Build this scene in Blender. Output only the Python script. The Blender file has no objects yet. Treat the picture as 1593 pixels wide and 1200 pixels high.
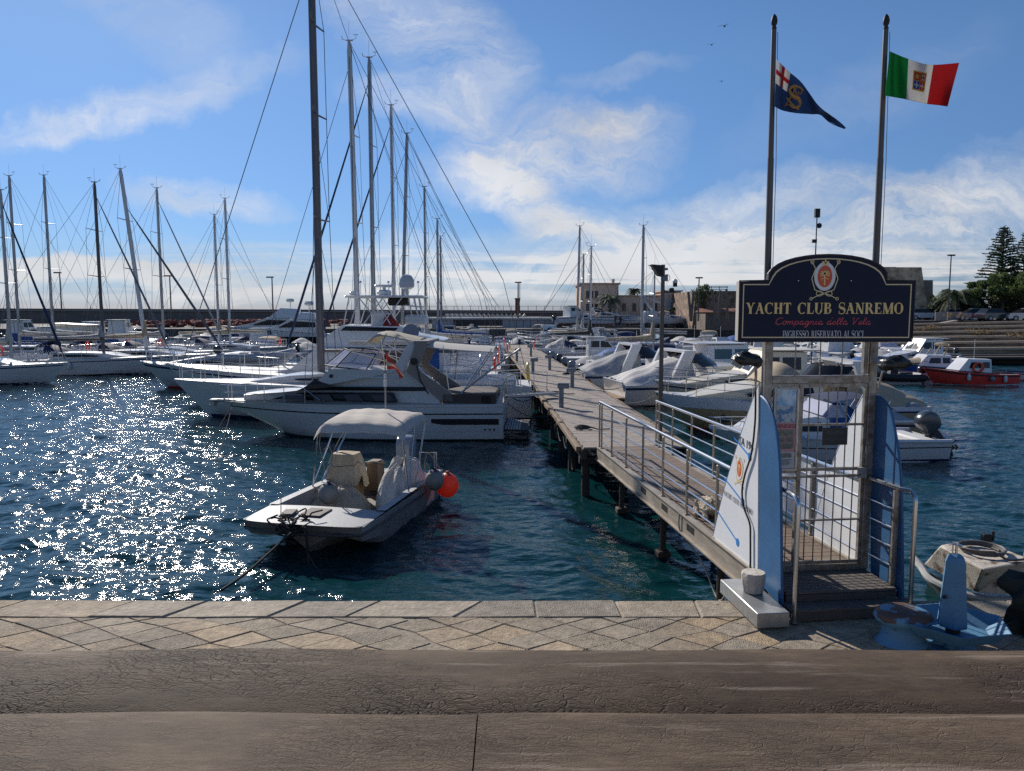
import bpy, math, random
import numpy as np
from mathutils import Vector, Matrix
R=math.radians; PI=math.pi
sc=bpy.context.scene; COL=sc.collection
# ---------------- camera, world, sun, exposure ----------------
CAMH=4.2; PITCH=R(5.66); FPX=1160.0; PW,PH=1593,1200
cd=bpy.data.cameras.new('camera'); cam=bpy.data.objects.new('camera',cd); COL.objects.link(cam)
cam.location=(0,0,CAMH); cam.rotation_euler=(PI/2-PITCH,0,0)
cd.sensor_width=36; cd.lens=36*FPX/PW; cd.clip_start=.05; cd.clip_end=8000
sc.camera=cam
SUN_AZ=-30.5; SUN_EL=31.0      # azimuth from +Y, negative is to the left
sc.view_settings.view_transform='Standard'; sc.view_settings.look='None'
sc.cycles.use_denoising=False; sc.cycles.blur_glossy=6.0; sc.cycles.caustics_reflective=False; sc.cycles.caustics_refractive=False; sc.cycles.sample_clamp_indirect=.6
sc.view_settings.exposure=0.10; sc.view_settings.gamma=1
sd=bpy.data.lights.new('sun','SUN'); sd.energy=5.0; sd.angle=R(.53); sd.color=(1,.93,.84)
so=bpy.data.objects.new('sun',sd); COL.objects.link(so)
sv=Vector((math.sin(R(SUN_AZ))*math.cos(R(SUN_EL)),math.cos(R(SUN_AZ))*math.cos(R(SUN_EL)),math.sin(R(SUN_EL))))
so.rotation_euler=sv.to_track_quat('Z','Y').to_euler(); so.location=(-30,60,60)
def ray(px,py):
    cx=(px-PW/2)/FPX; cy=(PH/2-py)/FPX; c,s=math.cos(PITCH),math.sin(PITCH)
    return Vector((cx, c+cy*s, -s+cy*c))
def G(px,py,z=0.0):           # point of the horizontal plane z seen at a photo pixel
    r=ray(px,py); t=(z-CAMH)/r.z; return Vector((r.x*t,r.y*t,z))
def proj(p):
    q=p-Vector((0,0,CAMH)); c,s=math.cos(PITCH),math.sin(PITCH); zc=q.y*c-q.z*s; yc=q.y*s+q.z*c; return PW/2+FPX*q.x/zc, PH/2-FPX*yc/zc
def D(px,py,d):               # point at distance d along +Y
    r=ray(px,py); t=d/r.y; return Vector((r.x*t,d,CAMH+r.z*t))
w=bpy.data.worlds.new('World'); sc.world=w; w.use_nodes=True
nt=w.node_tree; N=nt.nodes; LK=nt.links; N.clear()
def nn(t,**k):
    n=N.new(t)
    for a,b in k.items(): setattr(n,a,b)
    return n
def wm(op,a,b=None,c=None):
    n=nn('ShaderNodeMath',operation=op)
    for i,x in enumerate((a,b,c)):
        if x is None: continue
        if isinstance(x,(int,float)): n.inputs[i].default_value=x
        else: LK.new(x,n.inputs[i])
    return n.outputs[0]
sky=nn('ShaderNodeTexSky'); sky.sky_type='NISHITA'; sky.sun_disc=False
sky.sun_elevation=R(SUN_EL); sky.sun_rotation=R(SUN_AZ)
sky.altitude=0; sky.air_density=1.0; sky.dust_density=.12; sky.ozone_density=3.0
hs=nn('ShaderNodeHueSaturation'); hs.inputs['Saturation'].default_value=1.0; hs.inputs['Value'].default_value=1.0
LK.new(sky.outputs[0],hs.inputs['Color'])
tint=nn('ShaderNodeMix',data_type='RGBA',blend_type='MULTIPLY'); tint.inputs[0].default_value=1.0; LK.new(hs.outputs[0],tint.inputs[6])
tc=nn('ShaderNodeTexCoord'); sp=nn('ShaderNodeSeparateXYZ'); LK.new(tc.outputs['Generated'],sp.inputs[0])
ay=wm('MAXIMUM',wm('ABSOLUTE',sp.outputs[1]),.08)
U=wm('DIVIDE',sp.outputs[0],ay); V=wm('DIVIDE',sp.outputs[2],ay)
cb=nn('ShaderNodeCombineXYZ'); LK.new(U,cb.inputs[0]); LK.new(V,cb.inputs[1])
def sp_uv(px,py):
    r=ray(px,py); return r.x/r.y, r.z/r.y
def noise(vec,scale,detail=8,rough=.6,dist=0,sx=1,sy=1,rot=0,w_=0):
    m=nn('ShaderNodeMapping'); m.inputs['Scale'].default_value=(sx,sy,1); m.inputs['Rotation'].default_value=(0,0,rot); m.inputs['Location'].default_value=(w_,w_*.7,0)
    LK.new(vec,m.inputs[0]); n=nn('ShaderNodeTexNoise'); n.inputs['Scale'].default_value=scale; n.inputs['Detail'].default_value=detail
    n.inputs['Roughness'].default_value=rough; n.inputs['Distortion'].default_value=dist; LK.new(m.outputs[0],n.inputs[0]); return n.outputs[0]
# warp the coordinates a little so that the masks have torn edges
n1=nn('ShaderNodeTexNoise'); n1.inputs['Scale'].default_value=3.5; n1.inputs['Detail'].default_value=7; n1.inputs['Roughness'].default_value=.6; LK.new(cb.outputs[0],n1.inputs[0])
vs=nn('ShaderNodeVectorMath',operation='SUBTRACT'); LK.new(n1.outputs['Color'],vs.inputs[0]); vs.inputs[1].default_value=(.5,.5,.5)
vsc=nn('ShaderNodeVectorMath',operation='SCALE'); LK.new(vs.outputs[0],vsc.inputs[0]); vsc.inputs['Scale'].default_value=.20
va=nn('ShaderNodeVectorMath',operation='ADD'); LK.new(cb.outputs[0],va.inputs[0]); LK.new(vsc.outputs[0],va.inputs[1])
def blob(px,py,rx,ry,rot,k):
    u,v=sp_uv(px,py)
    m=nn('ShaderNodeMapping',vector_type='TEXTURE'); m.inputs['Location'].default_value=(u,v,0); m.inputs['Rotation'].default_value=(0,0,R(rot)); m.inputs['Scale'].default_value=(rx/FPX,ry/FPX,1)
    LK.new(va.outputs[0],m.inputs[0]); g=nn('ShaderNodeTexGradient',gradient_type='SPHERICAL'); LK.new(m.outputs[0],g.inputs[0])
    return wm('MULTIPLY',wm('SMOOTH_MIN',wm('MULTIPLY',g.outputs[1],1.8),1,.2),k)
tot=None
for b in [(720,95,150,105,-40,.6),(570,25,130,60,-25,.5),(860,240,230,70,8,.9),(800,300,150,50,-30,.75),(1200,335,430,70,3,.85),(1540,290,220,80,18,.6),(960,200,60,25,10,.4),
          (210,165,280,40,12,.50),(110,190,160,30,10,.32),(1080,400,420,40,2,.35),(1500,420,300,30,0,.4),(970,130,120,20,15,.3),(330,300,160,36,-4,.6),(660,175,150,40,-10,.5),(480,418,560,30,1,.95),(70,430,380,26,0,.95),(250,452,500,12,0,.6),(900,430,560,30,1,.70),(1400,390,480,60,0,.7),(900,370,450,30,2,.4),(430,380,300,14,0,.25),(1350,150,260,60,25,.12),(220,25,200,60,-30,.3)]:
    o=blob(*b); tot=o if tot is None else wm('ADD',tot,o)
fib=noise(va.outputs[0],3.0,14,.70,.5,1,3.2,R(-20),3)
fib2=noise(va.outputs[0],9.0,12,.74,.8,.8,3.0,R(14),9)
tex=wm('ADD',wm('MULTIPLY',fib,.62),wm('MULTIPLY',fib2,.48))
den=wm('MULTIPLY',tot,wm('MAXIMUM',wm('MULTIPLY',wm('SUBTRACT',tex,.40),4.6),0))
# low bands of stratus near the horizon
bv=wm('SUBTRACT',1,wm('ABSOLUTE',wm('DIVIDE',wm('SUBTRACT',V,.050),.045)))
band=noise(cb.outputs[0],5.0,8,.6,.3,.42,11.0,R(.6),5)
bd=wm('MULTIPLY',wm('MAXIMUM',bv,0),wm('MAXIMUM',wm('MULTIPLY',wm('SUBTRACT',band,.455),9),0))
den=wm('ADD',den,wm('MULTIPLY',bd,1.1))
den=wm('MINIMUM',wm('MULTIPLY',den,.78),.88)
den=wm('MULTIPLY',den,wm('GREATER_THAN',sp.outputs[2],0))
cc=nn('ShaderNodeRGB'); cc.outputs[0].default_value=(8.2,8.2,8.3,1)
cs=noise(va.outputs[0],3.0,5,.5,0,1,2,0,2)
ccm=nn('ShaderNodeVectorMath',operation='SCALE'); LK.new(cc.outputs[0],ccm.inputs[0]); LK.new(wm('ADD',wm('MULTIPLY',cs,.9),.55),ccm.inputs['Scale'])
mx=nn('ShaderNodeMix',data_type='RGBA'); LK.new(den,mx.inputs[0]); 
mr_=nn('ShaderNodeMapRange'); mr_.inputs[1].default_value=0.0; mr_.inputs[2].default_value=.30; LK.new(sp.outputs[2],mr_.inputs[0]); hz=nn('ShaderNodeValToRGB')
hz.color_ramp.elements[0].color=(.38,.455,.76,1); hz.color_ramp.elements[1].color=(.66,.84,1.04,1); e_=hz.color_ramp.elements.new(.28); e_.color=(.46,.62,.92,1)
LK.new(mr_.outputs[0],hz.inputs[0]); LK.new(hz.outputs[0],tint.inputs[7]); LK.new(tint.outputs[2],mx.inputs[6]); LK.new(ccm.outputs[0],mx.inputs[7])
bg=nn('ShaderNodeBackground'); bg.inputs[1].default_value=.086; LK.new(mx.outputs[2],bg.inputs[0])
ow=nn('ShaderNodeOutputWorld'); LK.new(bg.outputs[0],ow.inputs[0])

# ---------------- materials ----------------
MATS={}
def mat(name,col=(.5,.5,.5),rough=.5,metal=0,noise=0,nscale=8,bump=0,bscale=20,col2=None,spec=.5,transl=0,alpha=1,trans=0,stretch=(1,1,1),thr=None,em=None,coat=0):
    if name in MATS: return MATS[name]
    m=bpy.data.materials.new(name); m.use_nodes=True; t=m.node_tree; b=t.nodes['Principled BSDF']
    b.inputs['Base Color'].default_value=(*col,1); b.inputs['Roughness'].default_value=rough; b.inputs['Metallic'].default_value=metal
    b.inputs['Specular IOR Level'].default_value=spec
    if coat: b.inputs['Coat Weight'].default_value=coat; b.inputs['Coat Roughness'].default_value=.08
    if trans: b.inputs['Transmission Weight'].default_value=trans
    if alpha<1: b.inputs['Alpha'].default_value=alpha
    if em: b.inputs['Emission Color'].default_value=(*em[:3],1); b.inputs['Emission Strength'].default_value=em[3]
    if noise or bump:
        tcn=t.nodes.new('ShaderNodeTexCoord'); mp=t.nodes.new('ShaderNodeMapping'); mp.inputs['Scale'].default_value=stretch
        t.links.new(tcn.outputs['Object'],mp.inputs[0])
    if noise:
        n=t.nodes.new('ShaderNodeTexNoise'); n.inputs['Scale'].default_value=nscale; n.inputs['Detail'].default_value=8; n.inputs['Roughness'].default_value=.65
        t.links.new(mp.outputs[0],n.inputs[0]); cr=t.nodes.new('ShaderNodeValToRGB')
        lo,hi=thr if thr else (.3,.7)
        cr.color_ramp.elements[0].position=lo; cr.color_ramp.elements[1].position=hi
        c2=col2 if col2 else tuple(c*(1-noise) for c in col)
        cr.color_ramp.elements[0].color=(*c2,1); cr.color_ramp.elements[1].color=(*col,1)
        t.links.new(n.outputs[0],cr.inputs[0]); t.links.new(cr.outputs[0],b.inputs['Base Color'])
    if bump:
        n=t.nodes.new('ShaderNodeTexNoise'); n.inputs['Scale'].default_value=bscale; n.inputs['Detail'].default_value=6
        t.links.new(mp.outputs[0],n.inputs[0]); bp=t.nodes.new('ShaderNodeBump'); bp.inputs['Strength'].default_value=min(1,bump); bp.inputs['Distance'].default_value=.02*max(1,bump)
        t.links.new(n.outputs[0],bp.inputs['Height']); t.links.new(bp.outputs[0],b.inputs['Normal'])
    if transl:
        o=[x for x in t.nodes if x.type=='OUTPUT_MATERIAL'][0]; tr=t.nodes.new('ShaderNodeBsdfTranslucent'); mxs=t.nodes.new('ShaderNodeMixShader'); mxs.inputs[0].default_value=transl
        tr.inputs[0].default_value=(*col,1); t.links.new(b.outputs[0],mxs.inputs[1]); t.links.new(tr.outputs[0],mxs.inputs[2]); t.links.new(mxs.outputs[0],o.inputs[0])
    MATS[name]=m; return m
gel=mat('gelcoat_white',(.66,.66,.66),.22,noise=.14,nscale=1.3,stretch=(.6,1,3),coat=.3)
gelg=mat('gelcoat_grey',(.55,.57,.60),.28,noise=.15,nscale=2,stretch=(.6,1,3))
gelold=mat('gelcoat_old',(.50,.51,.52),.5,noise=.3,nscale=3,bump=.15,bscale=30)
gelc=mat('gelcoat_cream',(.66,.60,.48),.3,noise=.1,nscale=2)
tan_=mat('hull_tan',(.42,.32,.19),.35,noise=.15,nscale=2)
deckw=mat('deck_white',(.66,.66,.65),.5,noise=.15,nscale=6,bump=.05,bscale=60)
navy=mat('navy_paint',(.015,.03,.10),.3); blueh=mat('blue_paint_hull',(.02,.08,.30),.3)
redh=mat('red_paint_hull',(.75,.06,.045),.4,noise=.2,nscale=3); greenh=mat('green_antifoul',(.02,.09,.08),.5)
blackg=mat('black_glossy',(.012,.011,.012),.25,spec=.3); black=mat('black_matte',(.015,.015,.017),.65)
glass=mat('tinted_glass',(.018,.02,.022),.12,spec=.35); glassg=mat('green_glass',(.02,.06,.05),.05,spec=.8)
plexi=mat('clear_plexi',(.62,.62,.72),.08,alpha=.55)
alu=mat('mast_aluminium',(.42,.41,.40),.42,metal=.6,noise=.25,nscale=3,stretch=(3,3,.4))
aluw=mat('mast_white',(.62,.61,.60),.4,noise=.15,nscale=2); aludk=mat('mast_dark',(.10,.085,.08),.4,metal=.4)
wood=mat('varnished_wood',(.16,.07,.03),.35,noise=.4,nscale=6,stretch=(1,8,8)); teak=mat('teak_deck',(.34,.21,.11),.6,noise=.35,nscale=5,stretch=(1,14,1))
steel=mat('stainless_steel',(.62,.62,.63),.22,metal=1,noise=.1,nscale=4); wire=mat('rigging_wire',(.10,.10,.11),.4,metal=.6)
galv=mat('galvanised_rusty',(.36,.34,.31),.45,metal=.55,noise=.5,nscale=9,col2=(.16,.11,.07),thr=(.32,.6),bump=.1)
galvb=mat('galvanised_plain',(.42,.43,.43),.4,metal=.6,noise=.3,nscale=14,bump=.05)
canvw=mat('canvas_white',(.62,.60,.56),.85,noise=.15,nscale=4,bump=.2,bscale=5,transl=.25)
canvg=mat('canvas_grey',(.34,.34,.35),.85,noise=.15,nscale=4,bump=.2,bscale=6)
canvc=mat('canvas_cream',(.52,.43,.30),.85,noise=.3,nscale=6,bump=.3,bscale=7,transl=.12)
canvb=mat('canvas_blue',(.02,.10,.34),.8,noise=.2,nscale=4,transl=.2); canvn=mat('canvas_navy',(.02,.03,.08),.8)
canvt=mat('canvas_tan',(.44,.35,.24),.85,noise=.2,nscale=4,bump=.2,bscale=6); canvr=mat('canvas_red',(.30,.02,.025),.8,transl=.2)
sailw=mat('sail_cloth',(.60,.58,.54),.8,noise=.1,nscale=3,bump=.2,bscale=5)
rope_d=mat('rope_dark',(.025,.025,.025),.9); rope_w=mat('rope_pale',(.40,.36,.29),.9,noise=.3,nscale=60)
orange=mat('orange_plastic',(1.0,.16,.07),.45,transl=.35,noise=.1,nscale=6,bump=.05); rubber=mat('fender_grey',(.28,.28,.26),.6,noise=.4,nscale=5,bump=.1)
fendw=mat('fender_white',(.62,.62,.60),.5,noise=.2,nscale=5)
outg=mat('outboard_grey',(.20,.23,.28),.3,noise=.15,nscale=4); outd=mat('outboard_dark',(.03,.034,.042),.25)
conc=mat('concrete',(.34,.31,.27),.9,noise=.3,nscale=3,bump=.3,bscale=20); rustm=mat('rust',(.16,.07,.035),.9,noise=.4,nscale=12,bump=.3)
# ---------------- mesh builder ----------------
class MB:
    def __init__(s): s.v=[]; s.f=[]; s.m=[]; s.mi=0
    def add(s,vs,fs):
        o=len(s.v); s.v+= [tuple(x) for x in vs]; s.f+=[tuple(i+o for i in f) for f in fs]; s.m+=[s.mi]*len(fs); return s
    def box(s,c,d,rz=0,ry=0,rx=0,taper=1,bev=0):
        a,b,h=d[0]/2,d[1]/2,d[2]/2; M_=Matrix.Translation(c)@Matrix.Rotation(rz,4,'Z')@Matrix.Rotation(ry,4,'Y')@Matrix.Rotation(rx,4,'X')
        if bev>0:
            e=min(bev,a*.9,b*.9,h*.9); rings=[]
            for z,i in((-h,e),(-h+e,0),(h-e,0),(h,e)):
                k=taper if z>0 else 1
                aa,bb=(a-i)*k,(b-i)*k; q=e*.7
                rings.append([(-aa+q,-bb,z),(aa-q,-bb,z),(aa,-bb+q,z),(aa,bb-q,z),(aa-q,bb,z),(-aa+q,bb,z),(-aa,bb-q,z),(-aa,-bb+q,z)])
            vs=[M_@Vector(p) for r in rings for p in r]; fs=[]
            for r in range(3):
                for i in range(8): j=(i+1)%8; fs.append((r*8+i,r*8+j,r*8+8+j,r*8+8+i))
            fs.append(tuple(range(7,-1,-1))); fs.append(tuple(range(24,32))); return s.add(vs,fs)
        vs=[]
        for z in(-h,h):
            k=taper if z>0 else 1
            vs+=[(-a*k,-b*k,z),(a*k,-b*k,z),(a*k,b*k,z),(-a*k,b*k,z)]
        return s.add([M_@Vector(p) for p in vs],[(3,2,1,0),(4,5,6,7),(0,1,5,4),(1,2,6,5),(2,3,7,6),(3,0,4,7)])
    def bb(s,x0,x1,y0,y1,z0,z1): return s.box(((x0+x1)/2,(y0+y1)/2,(z0+z1)/2),(abs(x1-x0),abs(y1-y0),abs(z1-z0)))
    def cyl(s,p0,p1,r0,r1=None,n=8,caps=True):
        p0=Vector(p0);p1=Vector(p1); r1=r0 if r1 is None else r1; d=(p1-p0)
        if d.length<1e-6: return s
        q=d.to_track_quat('Z','Y'); vs=[]
        for p,r in((p0,r0),(p1,r1)):
            for i in range(n): a=2*PI*i/n; vs.append(p+q@Vector((math.cos(a)*r,math.sin(a)*r,0)))
        fs=[(i,(i+1)%n,n+(i+1)%n,n+i) for i in range(n)]
        if caps: fs+=[tuple(range(n-1,-1,-1)),tuple(range(n,2*n))]
        return s.add(vs,fs)
    def tube(s,pts,r,n=6,closed=False,flat=1):
        pts=[Vector(p) for p in pts]; k=len(pts); vs=[]; rr=r if isinstance(r,(list,tuple)) else [r]*k; up=Vector((0,0,1)); prev=None
        for i,p in enumerate(pts):
            a=pts[i-1] if (i>0 or closed) else p; b=pts[(i+1)%k] if (i<k-1 or closed) else p
            t=(b-a).normalized()
            if prev is None:
                ref=up if abs(t.z)<.95 else Vector((1,0,0)); x=t.cross(ref).normalized()
            else:
                x=(prev-t*prev.dot(t)); x=x.normalized() if x.length>1e-5 else prev
            prev=x; y=t.cross(x)
            for j in range(n): an=2*PI*j/n; vs.append(p+x*math.cos(an)*rr[i]+y*math.sin(an)*rr[i]*flat)
        fs=[]
        for i in range(k if closed else k-1):
            i2=(i+1)%k
            for j in range(n): fs.append((i*n+j,i*n+(j+1)%n,i2*n+(j+1)%n,i2*n+j))
        if not closed: fs+=[tuple(range(n-1,-1,-1)),tuple((k-1)*n+j for j in range(n))]
        return s.add(vs,fs)
    def lathe(s,prof,c=(0,0,0),n=16,sx=1,sy=1,rot=None):
        c=Vector(c); vs=[]; fs=[]; k=len(prof)
        for r,z in prof:
            for i in range(n):
                a=2*PI*i/n; p=Vector((math.cos(a)*r*sx,math.sin(a)*r*sy,z)); vs.append(c+(rot@p if rot else p))
        for i in range(k-1):
            for j in range(n): fs.append((i*n+j,i*n+(j+1)%n,(i+1)*n+(j+1)%n,(i+1)*n+j))
        fs+=[tuple(range(n-1,-1,-1)),tuple((k-1)*n+j for j in range(n))]
        return s.add(vs,fs)
    def ball(s,c,r,n=12,sx=1,sy=1,sz=1,rot=None,jit=0,rng=None):
        m=max(4,n//2); prof=[(max(r*math.sin(PI*i/m),r*.02),-r*math.cos(PI*i/m)*sz) for i in range(m+1)]
        o=len(s.v); s.lathe(prof,c,n,sx,sy,rot)
        if jit:
            for i in range(o,len(s.v)):
                v=s.v[i]; s.v[i]=(v[0]+rng.uniform(-jit,jit),v[1]+rng.uniform(-jit,jit),v[2]+rng.uniform(-jit,jit))
        return s
    def prism(s,poly,d0,d1,ax='y'):  # poly 2D; extruded along an axis
        def P(a,b,d): return {'y':(a,d,b),'x':(d,a,b),'z':(a,b,d)}[ax]
        n=len(poly); vs=[P(a,b,d0) for a,b in poly]+[P(a,b,d1) for a,b in poly]
        return s.add(vs,[tuple(range(n)),tuple(range(2*n-1,n-1,-1))]+[(i,(i+1)%n,n+(i+1)%n,n+i) for i in range(n)])
    def grid(s,fn,nu,nv,closed=False):
        vs=[fn(i/nu,j/nv) for i in range(nu+1) for j in range(nv+1)]
        return s.add(vs,[(i*(nv+1)+j,(i+1)*(nv+1)+j,(i+1)*(nv+1)+j+1,i*(nv+1)+j+1) for i in range(nu) for j in range(nv)])
    def sheet(s,fn,nu,nv,th,nrm): # a grid with thickness th along nrm
        n=Vector(nrm)*th/2; o=len(s.v)
        s.grid(lambda u,v:Vector(fn(u,v))+n,nu,nv); a=len(s.v)-o; s.grid(lambda u,v:Vector(fn(u,v))-n,nu,nv)
        W_=nv+1
        bd=[i*W_ for i in range(nu+1)]+[nu*W_+j for j in range(1,nv+1)]+[i*W_+nv for i in range(nu-1,-1,-1)]+[j for j in range(nv-1,0,-1)]
        for i in range(len(bd)):
            p,q=bd[i],bd[(i+1)%len(bd)]; s.f.append((o+p,o+q,o+a+q,o+a+p)); s.m.append(s.mi)
        return s
    def build(s,name,m,parent=None,smooth=35,loc=None,rz=0):
        me=bpy.data.meshes.new(name); me.from_pydata(s.v,[],s.f)
        ms=m if isinstance(m,(list,tuple)) else [m]
        for x in ms: me.materials.append(x)
        if len(ms)>1: me.polygons.foreach_set('material_index',s.m)
        if smooth:
            me.polygons.foreach_set('use_smooth',[True]*len(me.polygons))
            try: me.set_sharp_from_angle(angle=R(smooth))
            except Exception: pass
        me.update(); o=bpy.data.objects.new(name,me); COL.objects.link(o)
        if parent: o.parent=parent
        if loc: o.location=loc
        if rz: o.rotation_euler=(0,0,rz)
        return o
LABELS={}
def tag(o,label=None,cat=None,group=None,kind=None):
    if label:
        o['label']=label
        if cat: LABELS.setdefault(label,[]).append(o.name)
    if cat: o['category']=cat
    if group: o['group']=group
    if kind: o['kind']=kind
    return o
def thing(name,label,cat,loc=(0,0,0),rz=0,group=None):
    o=bpy.data.objects.new(name,None); COL.objects.link(o); o.location=loc; o.rotation_euler=(0,0,rz); o.empty_display_size=.2
    return tag(o,label,cat,group)
def copy_tree(o,parent=None):
    c=o.copy(); COL.objects.link(c)
    if parent: c.parent=parent
    for ch in list(o.children): copy_tree(ch,c)
    return c
def place(root,loc,rz,label=None,group=None):
    r=copy_tree(root); r.location=loc; r.rotation_euler=(0,0,rz)
    if label: tag(r,label,r['category'],group)
    return r
def hash_(i): return (math.sin(i*127.1+3.3)*43758.5453)%1.0
def sag(a,b,s_,n=12):
    a=Vector(a);b=Vector(b); return [a.lerp(b,i/n)-Vector((0,0,s_*4*(i/n)*(1-i/n))) for i in range(n+1)]
def text_mesh(txt,size,mw,name,m,parent,align='CENTER',ext=.002,sx=1.0,smooth=0,shear=0,spacing=1):
    cu=bpy.data.curves.new('txt','FONT'); cu.body=txt; cu.size=size; cu.align_x=align; cu.align_y='CENTER'; cu.extrude=ext; cu.shear=shear; cu.space_character=spacing; cu.resolution_u=3
    to=bpy.data.objects.new('txt',cu); COL.objects.link(to); bpy.context.view_layer.update()
    me=bpy.data.meshes.new_from_object(to.evaluated_get(bpy.context.evaluated_depsgraph_get())); bpy.data.objects.remove(to)
    me.transform(mw@Matrix.Diagonal((sx,1,1,1))); me.materials.clear(); me.materials.append(m); me.name=name
    o=bpy.data.objects.new(name,me); COL.objects.link(o); o.parent=parent; return o
# ---------------- serif alphabet (cap height 1, baseline 0) ----------------
def arcp(cx,cy,rx,ry,a0,a1,wt,wn,n=18):   # stroke along an ellipse, thick at the sides, thin at top and bottom
    out=[];inn=[]
    for i in range(n+1):
        a=R(a0+(a1-a0)*i/n); w_=wn+(wt-wn)*abs(math.cos(a))**1.5
        out.append((cx+(rx)*math.cos(a),cy+(ry)*math.sin(a))); inn.append((cx+(rx-w_)*math.cos(a),cy+(ry-wn)*math.sin(a)))
    return [[out[i],out[i+1],inn[i+1],inn[i]] for i in range(n)]
def rc(x0,y0,x1,y1): return [[(x0,y0),(x1,y0),(x1,y1),(x0,y1)]]
def dg(x0,y0,x1,y1,w_): return [[(x0-w_/2,y0),(x0+w_/2,y0),(x1+w_/2,y1),(x1-w_/2,y1)]]
def serif_glyph(ch,T=.19,t=.065):
    S=lambda x,y,w_=.3: rc(x-w_/2,y-(t*.7 if y>.5 else 0),x+w_/2,y+(0 if y>.5 else t*.7))
    st=lambda x,y0=0,y1=1,w_=T: rc(x-w_/2,y0,x+w_/2,y1)
    if ch=='I': return .38,st(.19)+S(.19,0)+S(.19,1)
    if ch=='H': return .84,st(.2)+st(.64)+rc(.2,.47,.64,.47+t)+S(.2,0)+S(.2,1)+S(.64,0)+S(.64,1)
    if ch=='T': return .72,st(.36)+S(.36,0)+rc(.04,1-t,.68,1)+dg(.05,.76,.07,1,.05)+dg(.67,.76,.65,1,.05)
    if ch=='L': return .68,st(.2)+S(.2,0)+S(.2,1)+rc(.2,0,.62,t)+dg(.63,.28,.60,0,.05)
    if ch=='E': return .70,st(.2)+rc(.04,0,.62,t)+rc(.04,1-t,.6,1)+rc(.2,.48,.48,.48+t)+dg(.63,.26,.60,0,.05)+dg(.60,.78,.58,1,.05)+rc(.46,.38,.5,.62)
    if ch=='N': return .84,st(.17,0,1,t)+st(.68,0,1,t)+dg(.64,0,.17,1,T)+S(.17,0,.26)+S(.14,1,.24)+S(.68,1,.26)
    if ch=='M': return 1.02,st(.16,0,1,t)+st(.84,0,1,T)+dg(.48,0,.2,1,T)+dg(.48,0,.80,1,t)+S(.16,0,.26)+S(.84,0)+S(.14,1,.22)+S(.86,1,.26)
    if ch=='A': return .82,dg(.12,0,.40,1,t)+dg(.66,0,.38,1,T)+rc(.22,.32,.6,.32+t)+S(.12,0,.24)+S(.67,0,.30)
    if ch=='V': return .82,dg(.42,0,.16,1,T)+dg(.42,0,.70,1,t)+S(.16,1,.3)+S(.7,1,.24)
    if ch=='Y': return .80,st(.40,0,.5)+dg(.40,.42,.16,1,T)+dg(.42,.42,.66,1,t)+S(.4,0)+S(.15,1)+S(.67,1,.24)
    if ch=='O': return .86,arcp(.43,.5,.40,.52,0,360,T,t,28)
    if ch=='C': return .80,arcp(.43,.5,.40,.52,48,312,T,t,24)+dg(.70,.68,.70,1.0,.05)
    if ch=='G': return .86,arcp(.43,.5,.40,.52,48,318,T,t,24)+dg(.70,.68,.70,1.0,.05)+st(.70,.05,.42)+S(.68,.42-t*.0,.28)
    if ch=='U': return .82,st(.19,.35,1)+st(.66,.35,1,t)+arcp(.40,.35,.30,.37,180,360,T*.8,t,14)+S(.19,1)+S(.66,1,.24)
    if ch=='B': return .76,st(.2)+S(.16,0,.24)+S(.16,1,.24)+rc(.2,0,.4,t)+rc(.2,1-t,.38,1)+rc(.2,.5,.4,.5+t)+arcp(.38,.765,.26,.235,-90,90,T*.85,t,12)+arcp(.40,.28,.30,.28,-90,90,T*.95,t,12)
    if ch=='R': return .84,st(.2)+S(.2,0)+S(.16,1,.24)+rc(.2,1-t,.38,1)+rc(.2,.46,.4,.46+t)+arcp(.38,.74,.27,.26,-90,90,T*.9,t,12)+dg(.72,0,.42,.5,T)+S(.74,0,.22)
    if ch=='S':
        pts=[];n=26
        for i in range(n+1):
            a=i/n
            if a<.5: an=R(40+ (270-40)*(a/.5)); pts.append((.33+.24*math.cos(an),.76+.25*math.sin(an)))
            else: an=R(90-(90+140)*((a-.5)/.5)); pts.append((.33+.26*math.cos(an),.255+.265*math.sin(an)))
        q=[]
        for i in range(n):
            (x0,y0),(x1,y1)=pts[i],pts[i+1]; a=i/n; w_=t*.6+ (T*.62)*math.exp(-((a-.5)/.16)**2)
            dx,dy=x1-x0,y1-y0; l=math.hypot(dx,dy) or 1; nx,ny=-dy/l*w_*.75,dx/l*w_*.75
            q.append([(x0+nx,y0+ny),(x1+nx,y1+ny),(x1-nx,y1-ny),(x0-nx,y0-ny)])
        return .66,q+dg(.54,.72,.54,1.0,.05)+dg(.10,0,.10,.28,.05)
    return .52,[]
def serif_text(mb,txt,width,height,xf,**k):   # xf maps flat (x,y) to 3D; centred
    adv=[serif_glyph(c,**k) for c in txt]; tw=sum(a for a,_ in adv); sx=width/tw; x=-width/2; z=0
    for (a,qs) in adv:
        for i,q in enumerate(qs):
            o=(i%9)*.00012
            f=[xf(x+p[0]*sx,p[1]*height,.001+o) for p in q]
            mb.add(f,[(0,1,2,3)])
        x+=a*sx
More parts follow.
